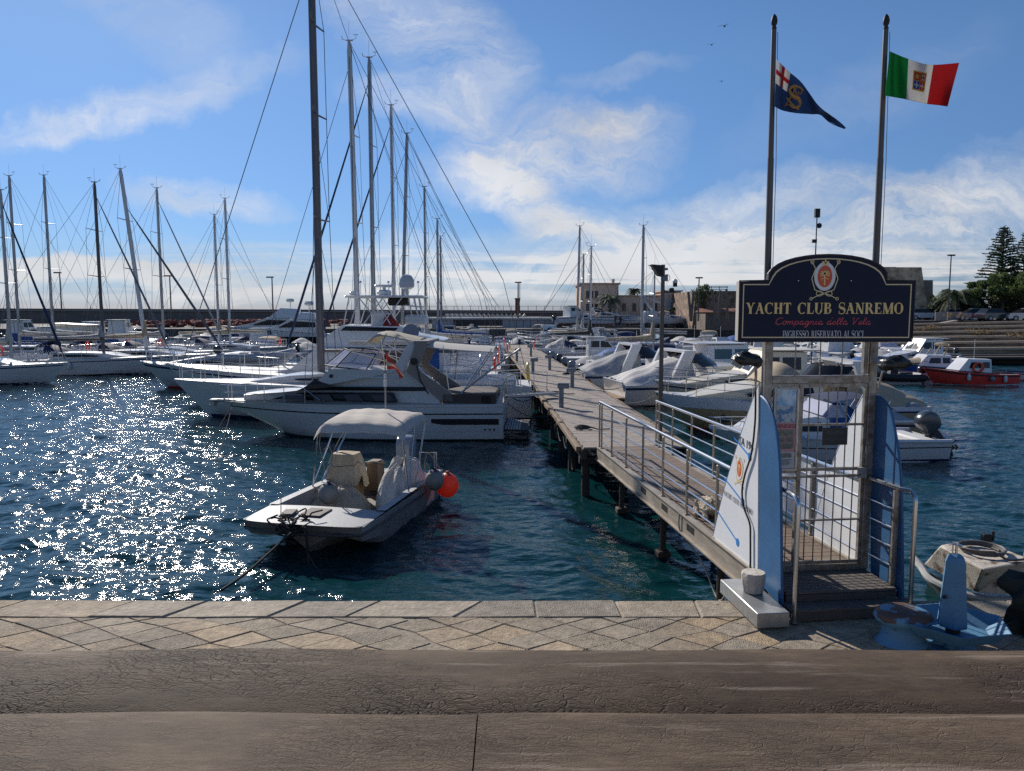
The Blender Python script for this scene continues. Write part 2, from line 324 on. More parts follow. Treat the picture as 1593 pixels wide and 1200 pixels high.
SCRIPT={'C':(.62,[[(.58,.85),(.5,.97),(.3,.95),(.12,.7),(.06,.4),(.12,.1),(.3,0),(.45,.06),(.6,.2)]]),
'o':(.42,[[(.3,.5),(.14,.48),(.06,.25),(.12,.03),(.25,0),(.36,.2),(.32,.45),(.25,.48),(.42,.42)]]),
'm':(.66,[[(.0,.3),(.08,.48),(.1,.3),(.07,0)],[(.08,.25),(.2,.48),(.28,.42),(.26,0)],[(.27,.25),(.4,.48),(.5,.4),(.47,.08),(.54,0),(.66,.15)]]),
'p':(.44,[[(.0,.3),(.1,.48),(.08,.1),(.02,-.42)],[(.08,.3),(.2,.5),(.34,.4),(.32,.12),(.2,0),(.08,.1)],[(.25,.02),(.44,.15)]]),
'a':(.46,[[(.34,.42),(.2,.5),(.07,.3),(.08,.06),(.2,0),(.32,.2),(.36,.48)],[(.36,.48),(.32,.08),(.38,0),(.46,.14)]]),
'g':(.46,[[(.34,.42),(.2,.5),(.07,.3),(.08,.06),(.2,0),(.32,.2),(.36,.48)],[(.36,.48),(.32,-.2),(.2,-.42),(.08,-.3),(.3,-.06),(.46,.14)]]),
'n':(.48,[[(.0,.3),(.08,.48),(.1,.3),(.07,0)],[(.08,.25),(.2,.48),(.32,.42),(.28,.08),(.36,0),(.48,.14)]]),
'i':(.26,[[(.02,.25),(.1,.48),(.08,.08),(.14,0),(.26,.14)],[(.14,.68),(.17,.74)]]),
'd':(.48,[[(.41,1.02),(.37,.5),(.34,.1)],[(.34,.42),(.2,.5),(.07,.3),(.08,.06),(.2,0),(.32,.2),(.42,.98)],[(.42,.98),(.33,.08),(.4,0),(.48,.14)]]),
'e':(.38,[[(.0,.14),(.2,.22),(.3,.4),(.2,.5),(.08,.34),(.08,.08),(.2,0),(.38,.16)]]),
'l':(.28,[[(.0,.14),(.16,.5),(.26,.85),(.2,.98),(.1,.8),(.07,.1),(.14,0),(.28,.16)]]),
'V':(.62,[[(.0,.8),(.1,.95),(.18,.85),(.22,0),(.4,.6),(.52,.93),(.62,.88)]]),' ':(.3,[])}
# ---------------- setting: water, quay, terrace ----------------
def water():
    rs=np.concatenate([np.exp(np.linspace(math.log(7.3),math.log(70),620)),np.exp(np.linspace(math.log(70.4),math.log(3000),220))])
    us=np.concatenate([np.linspace(-2.2,-.80,30)[:-1],np.linspace(-.80,.80,440),np.linspace(.80,2.2,30)[1:]])
    Y,Uq=np.meshgrid(rs,us,indexing='ij'); X=Uq*Y; Z=np.zeros_like(X)
    rng=np.random.RandomState(4); sp_y=np.gradient(rs)[:,None]; sp_x=(Y*(1.6/440)); spc=np.maximum(sp_y,sp_x)
    for i in range(64):
        lam=.26*(13 **(rng.rand()**1.3)); k=2*PI/lam; th=rng.normal(R(72),R(38)); amp=.0046*lam**.8*(1.0 if lam<1.4 else .55)*rng.uniform(.5,1.1)
        att=np.clip((lam/spc-2.2)/2.0,0,1); ph=rng.rand()*2*PI
        g=X*math.cos(th)+Y*math.sin(th); wob=.25*lam*np.sin((X*math.sin(th)-Y*math.cos(th))*k*.23+ph*3)
        s_=np.sin(k*(g+wob)+ph); Z+=amp*att*(s_-.22*np.cos(2*(k*(g+wob)+ph)))
    Z*=np.clip(1.15-.15*np.sin(X*.21+Y*.07),.8,1.3)
    nr,nc=X.shape; co=np.stack([X,Y,Z],-1).reshape(-1,3).astype(np.float32)
    idx=np.arange(nr*nc).reshape(nr,nc); q=np.stack([idx[:-1,:-1],idx[:-1,1:],idx[1:,1:],idx[1:,:-1]],-1).reshape(-1,4)
    me=bpy.data.meshes.new('water'); me.vertices.add(len(co)); me.vertices.foreach_set('co',co.ravel())
    me.loops.add(q.size); me.loops.foreach_set('vertex_index',q.ravel().astype(np.int32))
    me.polygons.add(len(q)); me.polygons.foreach_set('loop_start',(np.arange(len(q))*4).astype(np.int32)); me.polygons.foreach_set('use_smooth',np.ones(len(q),bool))
    me.update(calc_edges=True); me.validate()
    o=bpy.data.objects.new('water',me); COL.objects.link(o); o['kind']='structure'
    m=bpy.data.materials.new('sea_water'); m.use_nodes=True; t=m.node_tree; b=t.nodes['Principled BSDF']
    b.inputs['Base Color'].default_value=(.003,.032,.038,1); b.inputs['Roughness'].default_value=.05; b.inputs['IOR'].default_value=1.333; b.inputs['Specular IOR Level'].default_value=.5
    c=t.nodes.new('ShaderNodeNewGeometry'); prev=None
    for sc_,st,dist,sxy in((4.2,1,.026,(.6,1.5,1)),(10.0,1,.0105,(.7,1.4,1))):
        mp=t.nodes.new('ShaderNodeMapping'); mp.inputs['Scale'].default_value=sxy; mp.inputs['Rotation'].default_value=(0,0,R(12)); t.links.new(c.outputs['Position'],mp.inputs[0])
        n=t.nodes.new('ShaderNodeTexNoise'); n.inputs['Scale'].default_value=sc_; n.inputs['Detail'].default_value=3; n.inputs['Distortion'].default_value=.6; t.links.new(mp.outputs[0],n.inputs[0])
        bp=t.nodes.new('ShaderNodeBump'); bp.inputs['Strength'].default_value=st; bp.inputs['Distance'].default_value=dist; t.links.new(n.outputs[0],bp.inputs['Height'])
        if prev: t.links.new(prev.outputs[0],bp.inputs['Normal'])
        prev=bp
    t.links.new(prev.outputs[0],b.inputs['Normal']); me.materials.append(m)
water()
def clip(poly,axis,val,keep_less=True):
    out=[]; n=len(poly)
    for i in range(n):
        a,b=poly[i],poly[(i+1)%n]; ia=(a[axis]<=val)==keep_less; ib=(b[axis]<=val)==keep_less
        if ia: out.append(a)
        if ia!=ib:
            t=(val-a[axis])/(b[axis]-a[axis]); out.append((a[0]+(b[0]-a[0])*t,a[1]+(b[1]-a[1])*t))
    return out
QZ=1.0; QE=8.01
def stone_mat(name,c,ca,rot=0):
    m=bpy.data.materials.new(name); m.use_nodes=True; t=m.node_tree; b=t.nodes['Principled BSDF']; b.inputs['Roughness'].default_value=.85
    g=t.nodes.new('ShaderNodeNewGeometry'); at=t.nodes.new('ShaderNodeAttribute'); at.attribute_name='rnd'
    n=t.nodes.new('ShaderNodeTexNoise'); n.inputs['Scale'].default_value=7; n.inputs['Detail'].default_value=10; n.inputs['Roughness'].default_value=.7; t.links.new(g.outputs['Position'],n.inputs[0])
    cr=t.nodes.new('ShaderNodeValToRGB'); cr.color_ramp.elements[0].color=(*[x*.38 for x in c],1); cr.color_ramp.elements[1].color=(*c,1); cr.color_ramp.elements[0].position=.28; cr.color_ramp.elements[1].position=.68
    t.links.new(n.outputs[0],cr.inputs[0])
    cr2=t.nodes.new('ShaderNodeValToRGB'); cr2.color_ramp.interpolation='LINEAR'
    cr2.color_ramp.elements[0].color=(.74,.74,.72,1); cr2.color_ramp.elements[1].color=(1.14,1.0,.80,1); e=cr2.color_ramp.elements.new(.5); e.color=(.95,.93,.88,1)
    t.links.new(at.outputs['Fac'],cr2.inputs[0]); mm=t.nodes.new('ShaderNodeMix'); mm.data_type='RGBA'; mm.blend_type='MULTIPLY'; mm.inputs[0].default_value=1
    t.links.new(cr.outputs[0],mm.inputs[6]); t.links.new(cr2.outputs[0],mm.inputs[7])
    n3=t.nodes.new('ShaderNodeTexNoise'); n3.inputs['Scale'].default_value=1.3; n3.inputs['Detail'].default_value=6; t.links.new(g.outputs['Position'],n3.inputs[0])
    mm2=t.nodes.new('ShaderNodeMix'); mm2.data_type='RGBA'; mm2.blend_type='MULTIPLY'; mm2.inputs[0].default_value=.55; t.links.new(mm.outputs[2],mm2.inputs[6]); t.links.new(n3.outputs[0],mm2.inputs[7])
    t.links.new(mm2.outputs[2],b.inputs['Base Color'])
    mp=t.nodes.new('ShaderNodeVectorRotate'); mp.rotation_type='Z_AXIS'; mu=t.nodes.new('ShaderNodeMath'); mu.operation='MULTIPLY'; mu.inputs[1].default_value=ca; t.links.new(at.outputs['Fac'],mu.inputs[0])
    t.links.new(g.outputs['Position'],mp.inputs['Vector']); t.links.new(mu.outputs[0],mp.inputs['Angle'])
    wv=t.nodes.new('ShaderNodeTexWave'); wv.inputs['Scale'].default_value=17; wv.inputs['Distortion'].default_value=9; wv.inputs['Detail'].default_value=3; wv.inputs['Detail Scale'].default_value=2; t.links.new(mp.outputs[0],wv.inputs[0])
    n2=t.nodes.new('ShaderNodeTexNoise'); n2.inputs['Scale'].default_value=22; n2.inputs['Detail'].default_value=6; t.links.new(g.outputs['Position'],n2.inputs[0])
    ad=t.nodes.new('ShaderNodeMath'); ad.operation='ADD'; wk=t.nodes.new('ShaderNodeMath'); wk.operation='MULTIPLY'; wk2=t.nodes.new('ShaderNodeMath'); wk2.operation='PINGPONG'; wk2.inputs[1].default_value=.5; wk3=t.nodes.new('ShaderNodeMath'); wk3.operation='MULTIPLY'; wk3.inputs[1].default_value=3.7; t.links.new(at.outputs['Fac'],wk3.inputs[0]); t.links.new(wk3.outputs[0],wk2.inputs[0]); t.links.new(wv.outputs[1],wk.inputs[0]); t.links.new(wk2.outputs[0],wk.inputs[1]); t.links.new(wk.outputs[0],ad.inputs[0]); t.links.new(n2.outputs[0],ad.inputs[1])
    bp=t.nodes.new('ShaderNodeBump'); bp.inputs['Strength'].default_value=.9; bp.inputs['Distance'].default_value=.014; t.links.new(ad.outputs[0],bp.inputs['Height']); t.links.new(bp.outputs[0],b.inputs['Normal'])
    return m
def stones(name,polys,z,gap,m,th=.1,bev=.012):
    mb=MB(); rn=[]
    for i,p in enumerate(polys):
        if len(p)<3: continue
        cx=sum(q[0] for q in p)/len(p); cy=sum(q[1] for q in p)/len(p)
        area=abs(sum(p[k][0]*p[(k+1)%len(p)][1]-p[(k+1)%len(p)][0]*p[k][1] for k in range(len(p)))/2)
        if area<.006: continue
        dz=(hash_(i)-.5)*.009; tx=(hash_(i+50)-.5)*.03; ty=(hash_(i+90)-.5)*.03
        def sh(q,g):
            dx,dy=q[0]-cx,q[1]-cy; l=math.hypot(dx,dy); return (cx+dx*(1-g/l),cy+dy*(1-g/l))
        n=len(p); v=[]
        for lv,g in((-th,gap),(-bev,gap),(0,gap+bev)):
            for q in p:
                a=sh(q,g*1.35); v.append((a[0],a[1],z+lv+dz+(a[0]-cx)*tx+(a[1]-cy)*ty))
        f=[]
        for r in(0,1):
            for k in range(n): f.append((r*n+k,r*n+(k+1)%n,(r+1)*n+(k+1)%n,(r+1)*n+k))
        f.append(tuple(range(2*n,3*n)))
        mb.add(v,f); rn+= [hash_(i*3.7+1)]*len(v)
    o=mb.build(name,m,None,0); a=o.data.attributes.new('rnd','FLOAT','POINT'); a.data.foreach_set('value',rn); o['kind']='structure'; return o
# base of the quay
mb=MB(); mb.bb(-60,60,-6,7.98,-3,QZ-.010); o=mb.build('quay',mat('quay_bed',(.34,.29,.22),.95,noise=.4,nscale=10,bump=.4),None,0); o['kind']='structure'
polys=[]; x=-13.0; i=0; sk=-.12
while x<2.6:
    L_=.72+.55*hash_(i*1.9+2); s2=(-.28 if x<-1.5 else (.10*(hash_(i)-.5)))
    polys.append([(x,7.56),(x+L_,7.56),(x+L_-s2,QE),(x-sk,QE)]); sk=s2; x+=L_; i+=1
while x<13:
    polys.append([(x,7.56),(x+1.2,7.56),(x+1.2,QE),(x,QE)]); x+=1.2
polys=[[(a,b) for a,b in p] for p in polys]
stones('coping_stones',polys,QZ+.008,.003,stone_mat('coping_stone',(.60,.52,.42),1.2),.3,.016)
polys=[]
for i in range(-52,54):
    for j in range(-52,54):
        a,b=.385,.335; ux=(math.cos(R(33)),math.sin(R(33))); uy=(-math.sin(R(52)),math.cos(R(52))*.92)
        if i*ux[0]*a+j*uy[0]*b<-1.2: uy=(-math.sin(R(66)),math.cos(R(60)))
        ox=i*a*ux[0]+j*b*uy[0]+.2; oy=7.2+i*a*ux[1]+j*b*uy[1]
        p=[(ox,oy),(ox+a*ux[0],oy+a*ux[1]),(ox+a*ux[0]+b*uy[0],oy+a*ux[1]+b*uy[1]),(ox+b*uy[0],oy+b*uy[1])]
        p=[(q[0]+.085*(hash_(round(q[0]*10)+round(q[1]*10)*7)-.5),q[1]+.075*(hash_(round(q[0]*10)*3+round(q[1]*10)+5)-.5)) for q in p]
        cx=sum(q[0] for q in p)/4; cy=sum(q[1] for q in p)/4
        if abs(cx)>12 or cy<5.6 or cy>8: continue
        p=clip(p,1,7.555)
        if len(p)>2: polys.append(p)
stones('paving_stones',polys,QZ,.002,stone_mat('paving_stone',(.60,.50,.38),3.1),.08,.009)
# weeds in the joints
mb=MB(); rg=random.Random(5)
for i in range(90):
    x=rg.uniform(-7,3.5); y=7.54+rg.uniform(-.02,.02) if rg.random()<.6 else rg.uniform(6.8,7.5)
    if rg.random()<.4: continue
    for k in range(7):
        a=rg.uniform(0,2*PI); l=rg.uniform(.008,.03); xx=x+rg.uniform(-.03,.03)
        mb.add([(xx,y,QZ-.02),(xx+.006,y,QZ-.02),(xx+math.cos(a)*l,y+math.sin(a)*l,QZ+l*.7)],[(0,1,2)])
tag(mb.build('weeds',mat('weed',(.10,.11,.03),.8),None,0),'dry weeds in the joints of the quay paving','weeds',kind='stuff')
# terrace where the photographer stands
mb=MB(); mb.bb(-20,20,-5,.62,QZ-.02,2.7); o=mb.build('terrace_ground',conc,None,0); o['kind']='structure'
# weathered timber rail in the foreground
def wood_mat(name,c1,c2,crack,sc_):
    m=bpy.data.materials.new(name); m.use_nodes=True; t=m.node_tree; b=t.nodes['Principled BSDF']; b.inputs['Roughness'].default_value=.75; b.inputs['Specular IOR Level'].default_value=.22
    g=t.nodes.new('ShaderNodeNewGeometry'); L=t.links
    def mp(s): n=t.nodes.new('ShaderNodeMapping'); n.inputs['Scale'].default_value=s; L.new(g.outputs['Position'],n.inputs[0]); return n
    def no(v,s,d=8,r=.65,di=0): n=t.nodes.new('ShaderNodeTexNoise'); n.inputs['Scale'].default_value=s; n.inputs['Detail'].default_value=d; n.inputs['Roughness'].default_value=r; n.inputs['Distortion'].default_value=di; L.new(v,n.inputs[0]); return n
    def ma(op,a,b_):
        n=t.nodes.new('ShaderNodeMath'); n.operation=op
        for i,x in enumerate((a,b_)):
            if isinstance(x,(int,float)): n.inputs[i].default_value=x
            else: L.new(x,n.inputs[i])
        return n.outputs[0]
    gr=no(mp((7,30,30)).outputs[0],4.0,14,.88); big=no(mp((1,2.2,1)).outputs[0],2.3,5,.6)
    wn=no(mp((1,1,1)).outputs[0],9,4,.6); sb=t.nodes.new('ShaderNodeVectorMath'); sb.operation='SCALE'; sb.inputs['Scale'].default_value=.07; L.new(wn.outputs['Color'],sb.inputs[0])
    av=t.nodes.new('ShaderNodeVectorMath'); av.operation='ADD'; L.new(mp((.62,2.1,1)).outputs[0],av.inputs[0]); L.new(sb.outputs[0],av.inputs[1])
    vo=t.nodes.new('ShaderNodeTexVoronoi'); vo.feature='DISTANCE_TO_EDGE'; vo.inputs['Scale'].default_value=sc_; vo.inputs['Randomness'].default_value=1; L.new(av.outputs[0],vo.inputs['Vector'])
    vo2=t.nodes.new('ShaderNodeTexVoronoi'); vo2.feature='DISTANCE_TO_EDGE'; vo2.inputs['Scale'].default_value=sc_*2.6; L.new(av.outputs[0],vo2.inputs['Vector'])
    mask=ma('MULTIPLY',ma('MAXIMUM',ma('MULTIPLY',ma('SUBTRACT',big.outputs[0],.44),5),0),crack); mask=ma('MINIMUM',mask,1)
    cr1=ma('SUBTRACT',1,ma('MINIMUM',ma('MULTIPLY',vo.outputs['Distance'],17),1)); cr2=ma('SUBTRACT',1,ma('MINIMUM',ma('MULTIPLY',vo2.outputs['Distance'],9),1))
    ck=ma('MULTIPLY',ma('MAXIMUM',cr1,ma('MULTIPLY',cr2,.6)),mask)
    ra=t.nodes.new('ShaderNodeValToRGB'); ra.color_ramp.elements[0].color=(*c2,1); ra.color_ramp.elements[1].color=(*c1,1); ra.color_ramp.elements[0].position=.3; ra.color_ramp.elements[1].position=.72; L.new(gr.outputs[0],ra.inputs[0])
    b2=no(mp((1.1,3,1)).outputs[0],4.5,12,.75); mx1=t.nodes.new('ShaderNodeMix'); mx1.data_type='RGBA'; mx1.blend_type='MULTIPLY'; mx1.inputs[0].default_value=.75; L.new(ra.outputs[0],mx1.inputs[6])
    rb=t.nodes.new('ShaderNodeValToRGB'); rb.color_ramp.elements[0].color=(.55,.50,.46,1); rb.color_ramp.elements[1].color=(1.15,1.1,1.0,1); rb.color_ramp.elements[0].position=.40; rb.color_ramp.elements[1].position=.60; L.new(b2.outputs[0],rb.inputs[0]); L.new(rb.outputs[0],mx1.inputs[7])
    mx2=t.nodes.new('ShaderNodeMix'); mx2.data_type='RGBA'; L.new(ma('MULTIPLY',ck,.72),mx2.inputs[0]); L.new(mx1.outputs[2],mx2.inputs[6]); mx2.inputs[7].default_value=(.018,.013,.011,1)
    # pale scuffs
    sf=no(mp((.9,13,4)).outputs[0],4.2,9,.7); sm=ma('MINIMUM',ma('MAXIMUM',ma('MULTIPLY',ma('SUBTRACT',sf.outputs[0],.57),7),0),.6)
    mx3=t.nodes.new('ShaderNodeMix'); mx3.data_type='RGBA'; L.new(sm,mx3.inputs[0]); L.new(mx2.outputs[2],mx3.inputs[6]); mx3.inputs[7].default_value=(.25,.20,.155,1)
    L.new(mx3.outputs[2],b.inputs['Base Color'])
    hgt=ma('SUBTRACT',ma('MULTIPLY',gr.outputs[0],.5),ma('MULTIPLY',ck,1.2)); bp=t.nodes.new('ShaderNodeBump'); bp.inputs['Strength'].default_value=.9; bp.inputs['Distance'].default_value=.0018; L.new(hgt,bp.inputs['Height']); L.new(bp.outputs[0],b.inputs['Normal'])
    return m
wfar=wood_mat('rail_wood_cracked',(.138,.100,.068),(.048,.033,.022),1.0,56); wnear=wood_mat('rail_wood_plain',(.182,.135,.094),(.066,.046,.032),.45,70)
RZ=3.755
rail=thing('timber_rail','broad weathered brown timber rail with cracked paint running across the foreground','railing',(0,.8,2.7))
rg=random.Random(11)
def profx(mb,x0,x1,prof,nx=90,wob=.0012):
    ph=rg.uniform(0,6)
    def fn(u,v):
        x=x0+(x1-x0)*u; k=v*(len(prof)-1); i=min(int(k),len(prof)-2); f=k-i
        y=prof[i][0]*(1-f)+prof[i+1][0]*f; z=prof[i][1]*(1-f)+prof[i+1][1]*f
        return Vector((x,y+wob*1.2*math.sin(x*5+ph)+wob*math.sin(x*17+v*5),z+wob*math.sin(x*9+ph+v*7)))
    mb.grid(fn,nx,len(prof)-1)
    return mb
yf=G(797,1008,RZ).y; ym=G(797,1103,RZ).y
mb=profx(MB(),-4,4,[(yf+.003,RZ-.10),(yf+.004,RZ-.02),(yf-.0,RZ-.004),(yf-.006,RZ),(yf-.04,RZ+.001),(yf-.08,RZ),(ym+.06,RZ-.001),(ym+.03,RZ-.005),(ym+.012,RZ-.009),(ym+.001,RZ-.013),(ym,RZ-.1),(yf+.003,RZ-.1)])
pr=mb.build('far_plank',wfar,rail,60); pr.location=(0,-.8,-2.7)
xj=G(740,1150,RZ).x
for a,b in((-4,xj-.0007),(xj+.0007,4)):
    mb=profx(MB(),a,b,[(ym-.001,RZ-.1),(ym-.001,RZ-.009),(ym-.005,RZ-.003),(ym-.012,RZ+.0),(ym-.03,RZ+.0015),(ym-.3,RZ+.001),(.42,RZ-.002),(.41,RZ-.1),(ym-.001,RZ-.1)])
    mb.bb
    pr=mb.build('near_plank',wnear,rail,60); pr.location=(0,-.8,-2.7)
for x in(-3.2,-1.6,0,1.6,3.2):
    mb=MB(); mb.box((x,-.2,.475),(.12,.12,.93),bev=.01); mb.build('post',wood,rail)

# ---------------- gate, wings, sign, gangway ----------------
GA=math.atan(-.106)   # the gangway runs slightly to the left as it goes away
GO=Vector((3.447,8.33,0)); PZ=1.245
GR=-GA               # rotation about z
def gl(t,s_,z): # across, along, height -> world
    c,s=math.cos(GR),math.sin(GR); return Vector((GO.x+t*c-s_*s,GO.y+t*s+s_*c,z))
HW=.615
gate=thing('entrance_gate','rusty metal entrance gate with barred door and notice case at the start of the gangway','gate',(GO.x,GO.y,0),GR)
mb=MB()
for t in(-HW,HW): mb.box((t,0,(PZ+3.9)/2),(.09,.09,3.9-PZ),bev=.008)
mb.box((0,0,3.445),(1.23-.092,.085,.085),bev=.006); mb.box((0,0,PZ+.03),(1.23-.092,.07,.06))
mb.box((HW-.085,0,(3.50+3.88)/2),(.05,.05,.38))
mb.build('gate_frame',galv,gate)
mb=MB()
for t in(-.29,0,.26): mb.cyl((t,0,3.48),(t,0,3.88),.007)
mb.build('upper_bars',galv,gate)
# door leaf
MU=-.215
mb=MB(); a,b=MU,HW-.055; z0,z1=PZ+.07,3.395
mb.box((a,0,(z0+z1)/2),(.05,.05,z1-z0)); mb.box((b,0,(z0+z1)/2),(.045,.045,z1-z0))
for z,h in((z1-.02,.04),(2.93,.025),(2.42,.035),(2.34,.03),(1.83,.02),(z0+.02,.04)): mb.box(((a+b)/2,0,z),(b-a-.05,.035,h))
door=mb.build('door',galv,gate)
mb=MB()
for i in range(1,7): t=a+(b-a)*i/7; mb.cyl((t,0,z0),(t,0,z1),.008,n=6)
mb.build('door_bars',galv,door)
mb=MB(); mb.box((b-.03,-.05,2.38),(.10,.03,.12)); mb.cyl((b-.05,-.06,2.36),(b-.12,-.09,2.36),.009); mb.build('lock',galvb,door)
mb=MB(); mb.box((HW-.02,-.055,2.65),(.08,.02,.08)); mb.build('hinge',galv,door)
# left panel with notice case
mb=MB()
for z in(3.38,2.40,2.33,PZ+.09): mb.box(((-HW+MU)/2+.01,0,z),(MU+HW-.07,.035,.035))
for t in(-.50,-.42,-.33): mb.cyl((t,0,PZ+.09),(t,0,2.34),.007,n=6)
mb.build('side_panel',galv,gate)
mb=MB(); cx=-.405; x0,x1,zc0,zc1=-.545,-.265,2.43,3.355
mb.box((cx,-.03,(zc0+zc1)/2),(x1-x0,.03,zc1-zc0)); case=mb.build('notice_case',mat('case_grey',(.38,.38,.37),.4,metal=.3),gate)
mb=MB()
for xx in(x0+.008,x1-.008): mb.box((xx,-.05,(zc0+zc1)/2),(.016,.012,zc1-zc0))
for zz in(zc0+.008,zc1-.008): mb.box((cx,-.05,zz),(x1-x0-.033,.012,.016))
mb.build('case_frame',galvb,case)
def sheet_(name,x0,x1,z0,z1,m,y=-.0475,par=None):
    mb=MB(); mb.bb(x0,x1,y,y+.002,z0,z1); return mb.build(name,m,par or case,0)
pb=mat('poster_blue',(.10,.33,.58),.3,noise=.55,nscale=9,col2=(.55,.68,.75),thr=(.42,.60))
sheet_('poster',-.51,-.285,3.15,3.34,pb); sheet_('poster',-.51,-.285,2.97,3.145,mat('poster_sea',(.06,.20,.38),.3,noise=.5,nscale=14,col2=(.45,.5,.52),thr=(.45,.52)))
pp=sheet_('poster',-.52,-.275,2.64,2.965,mat('poster_pink',(.62,.30,.30),.6)); pp['label']='pink for sale poster with photographs'
pw=sheet_('poster',-.515,-.28,2.45,2.63,mat('poster_white',(.55,.55,.55),.6))
ph=mat('photo_print',(.30,.30,.22),.4,noise=.7,nscale=30,col2=(.05,.07,.08))
mb=MB()
for (a_,b_,c_,d_) in((-.50,-.30,2.815,2.89),(-.50,-.41,2.745,2.808),(-.40,-.30,2.745,2.808),(-.50,-.30,2.67,2.738)): mb.bb(a_,b_,-.0505,-.049,c_,d_)
mb.bb(-.49,-.32,-.0505,-.049,2.57,2.62); mb.build('photos',ph,pp,0)
ink=mat('ink',(.03,.03,.03),.6); inkr=mat('ink_red',(.25,.02,.03),.6)
def T(x,y,z,rx=PI/2,rz=0): return Matrix.Translation((x,y,z))@Matrix.Rotation(rz,4,'Z')@Matrix.Rotation(rx,4,'X')
text_mesh('VENDESI',.062,T(-.4,-.052,2.925),'poster_heading',inkr,pp,ext=.0005)
mb=MB(); mb.bb(-.5,-.46,-.0505,-.049,3.27,3.32); mb.build('badge',mat('badge_white',(.5,.5,.5),.5),pp,0)
mb=MB()
for k in range(6): mb.bb(-.5,-.31-.02*(k%3),-.0505,-.049,2.545-.012*k,2.549-.012*k)
mb.build('print_lines',ink,pw,0)
mb=MB(); mb.box((.195,-.03,2.80),(.30,.008,.20)); pl=mb.build('name_plate',mat('plate_dark',(.045,.045,.043),.6,noise=.3,nscale=20),door)
ptm=mat('plate_print',(.12,.12,.115),.6)
text_mesh('PONTILE',.05,T(.195,-.0355,2.84),'plate_text',ptm,pl,ext=.0008); text_mesh('RISERVATO AI SOCI',.026,T(.195,-.0355,2.765),'plate_text',ptm,pl,ext=.0008)
# platform steps
slat=mat('weathered_slats',(.15,.13,.115),.8,noise=.45,nscale=5,stretch=(1,14,14),bump=.3,bscale=12)
st=thing('entrance_steps','grey slatted wooden platform and step up from the quay to the gate','steps',(GO.x,GO.y,0),GR)
mb=MB()
for k in range(8): s0=-.02-k*.078; mb.box((0,s0-.036,PZ-.015),(1.24,.070,.03),bev=.004)
mb.build('platform',slat,st)
mb=MB(); mb.bb(-.62,.62,-.645,-.615,1.14,PZ-.033); mb.bb(-.62,.62,-.845,-.825,QZ+.014,1.105); mb.bb(-.6,.6,-.5,-.1,QZ+.014,PZ-.034); mb.build('riser',mat('riser_dark',(.10,.09,.08),.8,noise=.4,nscale=10),st)
mb=MB()
for k in range(3): mb.box((.04,-.665-k*.074,1.12),(1.40,.066,.03),bev=.004)
mb.build('tread',slat,st)
# wings: sail shaped panels in the planes of the two railings
whp=mat('wing_white',(.80,.82,.84),.3,noise=.10,nscale=1.5,coat=.2); blp=mat('wing_blue',(.035,.13,.29),.42,noise=.30,nscale=2.2,bump=.04)
cyan_=mat('stripe_blue',(.02,.22,.62),.4)
gold=mat('gold_paint',(.78,.56,.22),.45); goldp=mat('gold_pale',(.72,.58,.33),.5); oran=mat('emblem_red',(.62,.09,.03),.5); white_=mat('white_paint',(.70,.70,.68),.5)
def smooth_poly(pts,n=6):
    out=[]; k=len(pts)
    for i in range(k-1):
        p0=pts[max(i-1,0)];p1=pts[i];p2=pts[i+1];p3=pts[min(i+2,k-1)]
        for j in range(n):
            t=j/n; out.append(tuple(.5*((2*p1[c])+(-p0[c]+p2[c])*t+(2*p0[c]-5*p1[c]+4*p2[c]-p3[c])*t*t+(-p0[c]+3*p1[c]-3*p2[c]+p3[c])*t**3) for c in range(len(p1))))
    out.append(pts[-1]); return out
def wp(px,py,t):   # (s,z) on the vertical plane through the railing at offset t
    c,n=math.cos(GR),math.sin(GR); r=ray(px,py); nx,ny=c,n   # normal of the plane
    k=(GO.x*nx+GO.y*ny+t)/(r.x*nx+r.y*ny); p=Vector((r.x*k,r.y*k,CAMH+r.z*k)); d=p-GO; return (-d.x*n+d.y*c,p.z)
PXW={(-1,True):([(1181.5,597),(1163,648),(1146,700),(1131,750),(1120,793),(1107,851)],[(1176,899),(1180,899)]),
(-1,False):([(1183,615),(1195,628),(1205,656),(1212,700),(1215,760),(1216,850),(1217,947)],[(1183,905)]),
(1,True):([(1350,603),(1335,632),(1318,668),(1302,706),(1286,752),(1273,795),(1262,842)],[(1350,895)]),
(1,False):([(1356,615),(1372,620),(1385,640),(1396,690),(1402,750),(1404,850),(1404,935)],[(1356,900)])}
def wing(name,lab,side,white):
    w_=thing(name,lab,'panel',(GO.x,GO.y,0),GR,'sail shaped wing panels of the gate')
    tx=side*(HW+.05)
    px_=PXW[(side,white)]; lead=smooth_poly([wp(a,b,tx) for a,b in px_[0]]); prof=[wp(a,b,tx) for a,b in px_[1]]+lead
    mb=MB(); mb.prism(prof,tx-.012,tx+.012,'x'); mb.build('panel',whp if white else blp,w_,0)
    mb=MB(); mb.tube([(tx,p[0],p[1]) for p in lead],.016,6); mb.build('rim',whp if white else blp,w_)
    return w_,tx
wl,tx=wing('sail_wing','white sail shaped panel with emblem and sail number left of the gate',-1,True)
XL=tx-.014
def wf(s_,z,o=0): return (XL-.0015-o,s_,z)
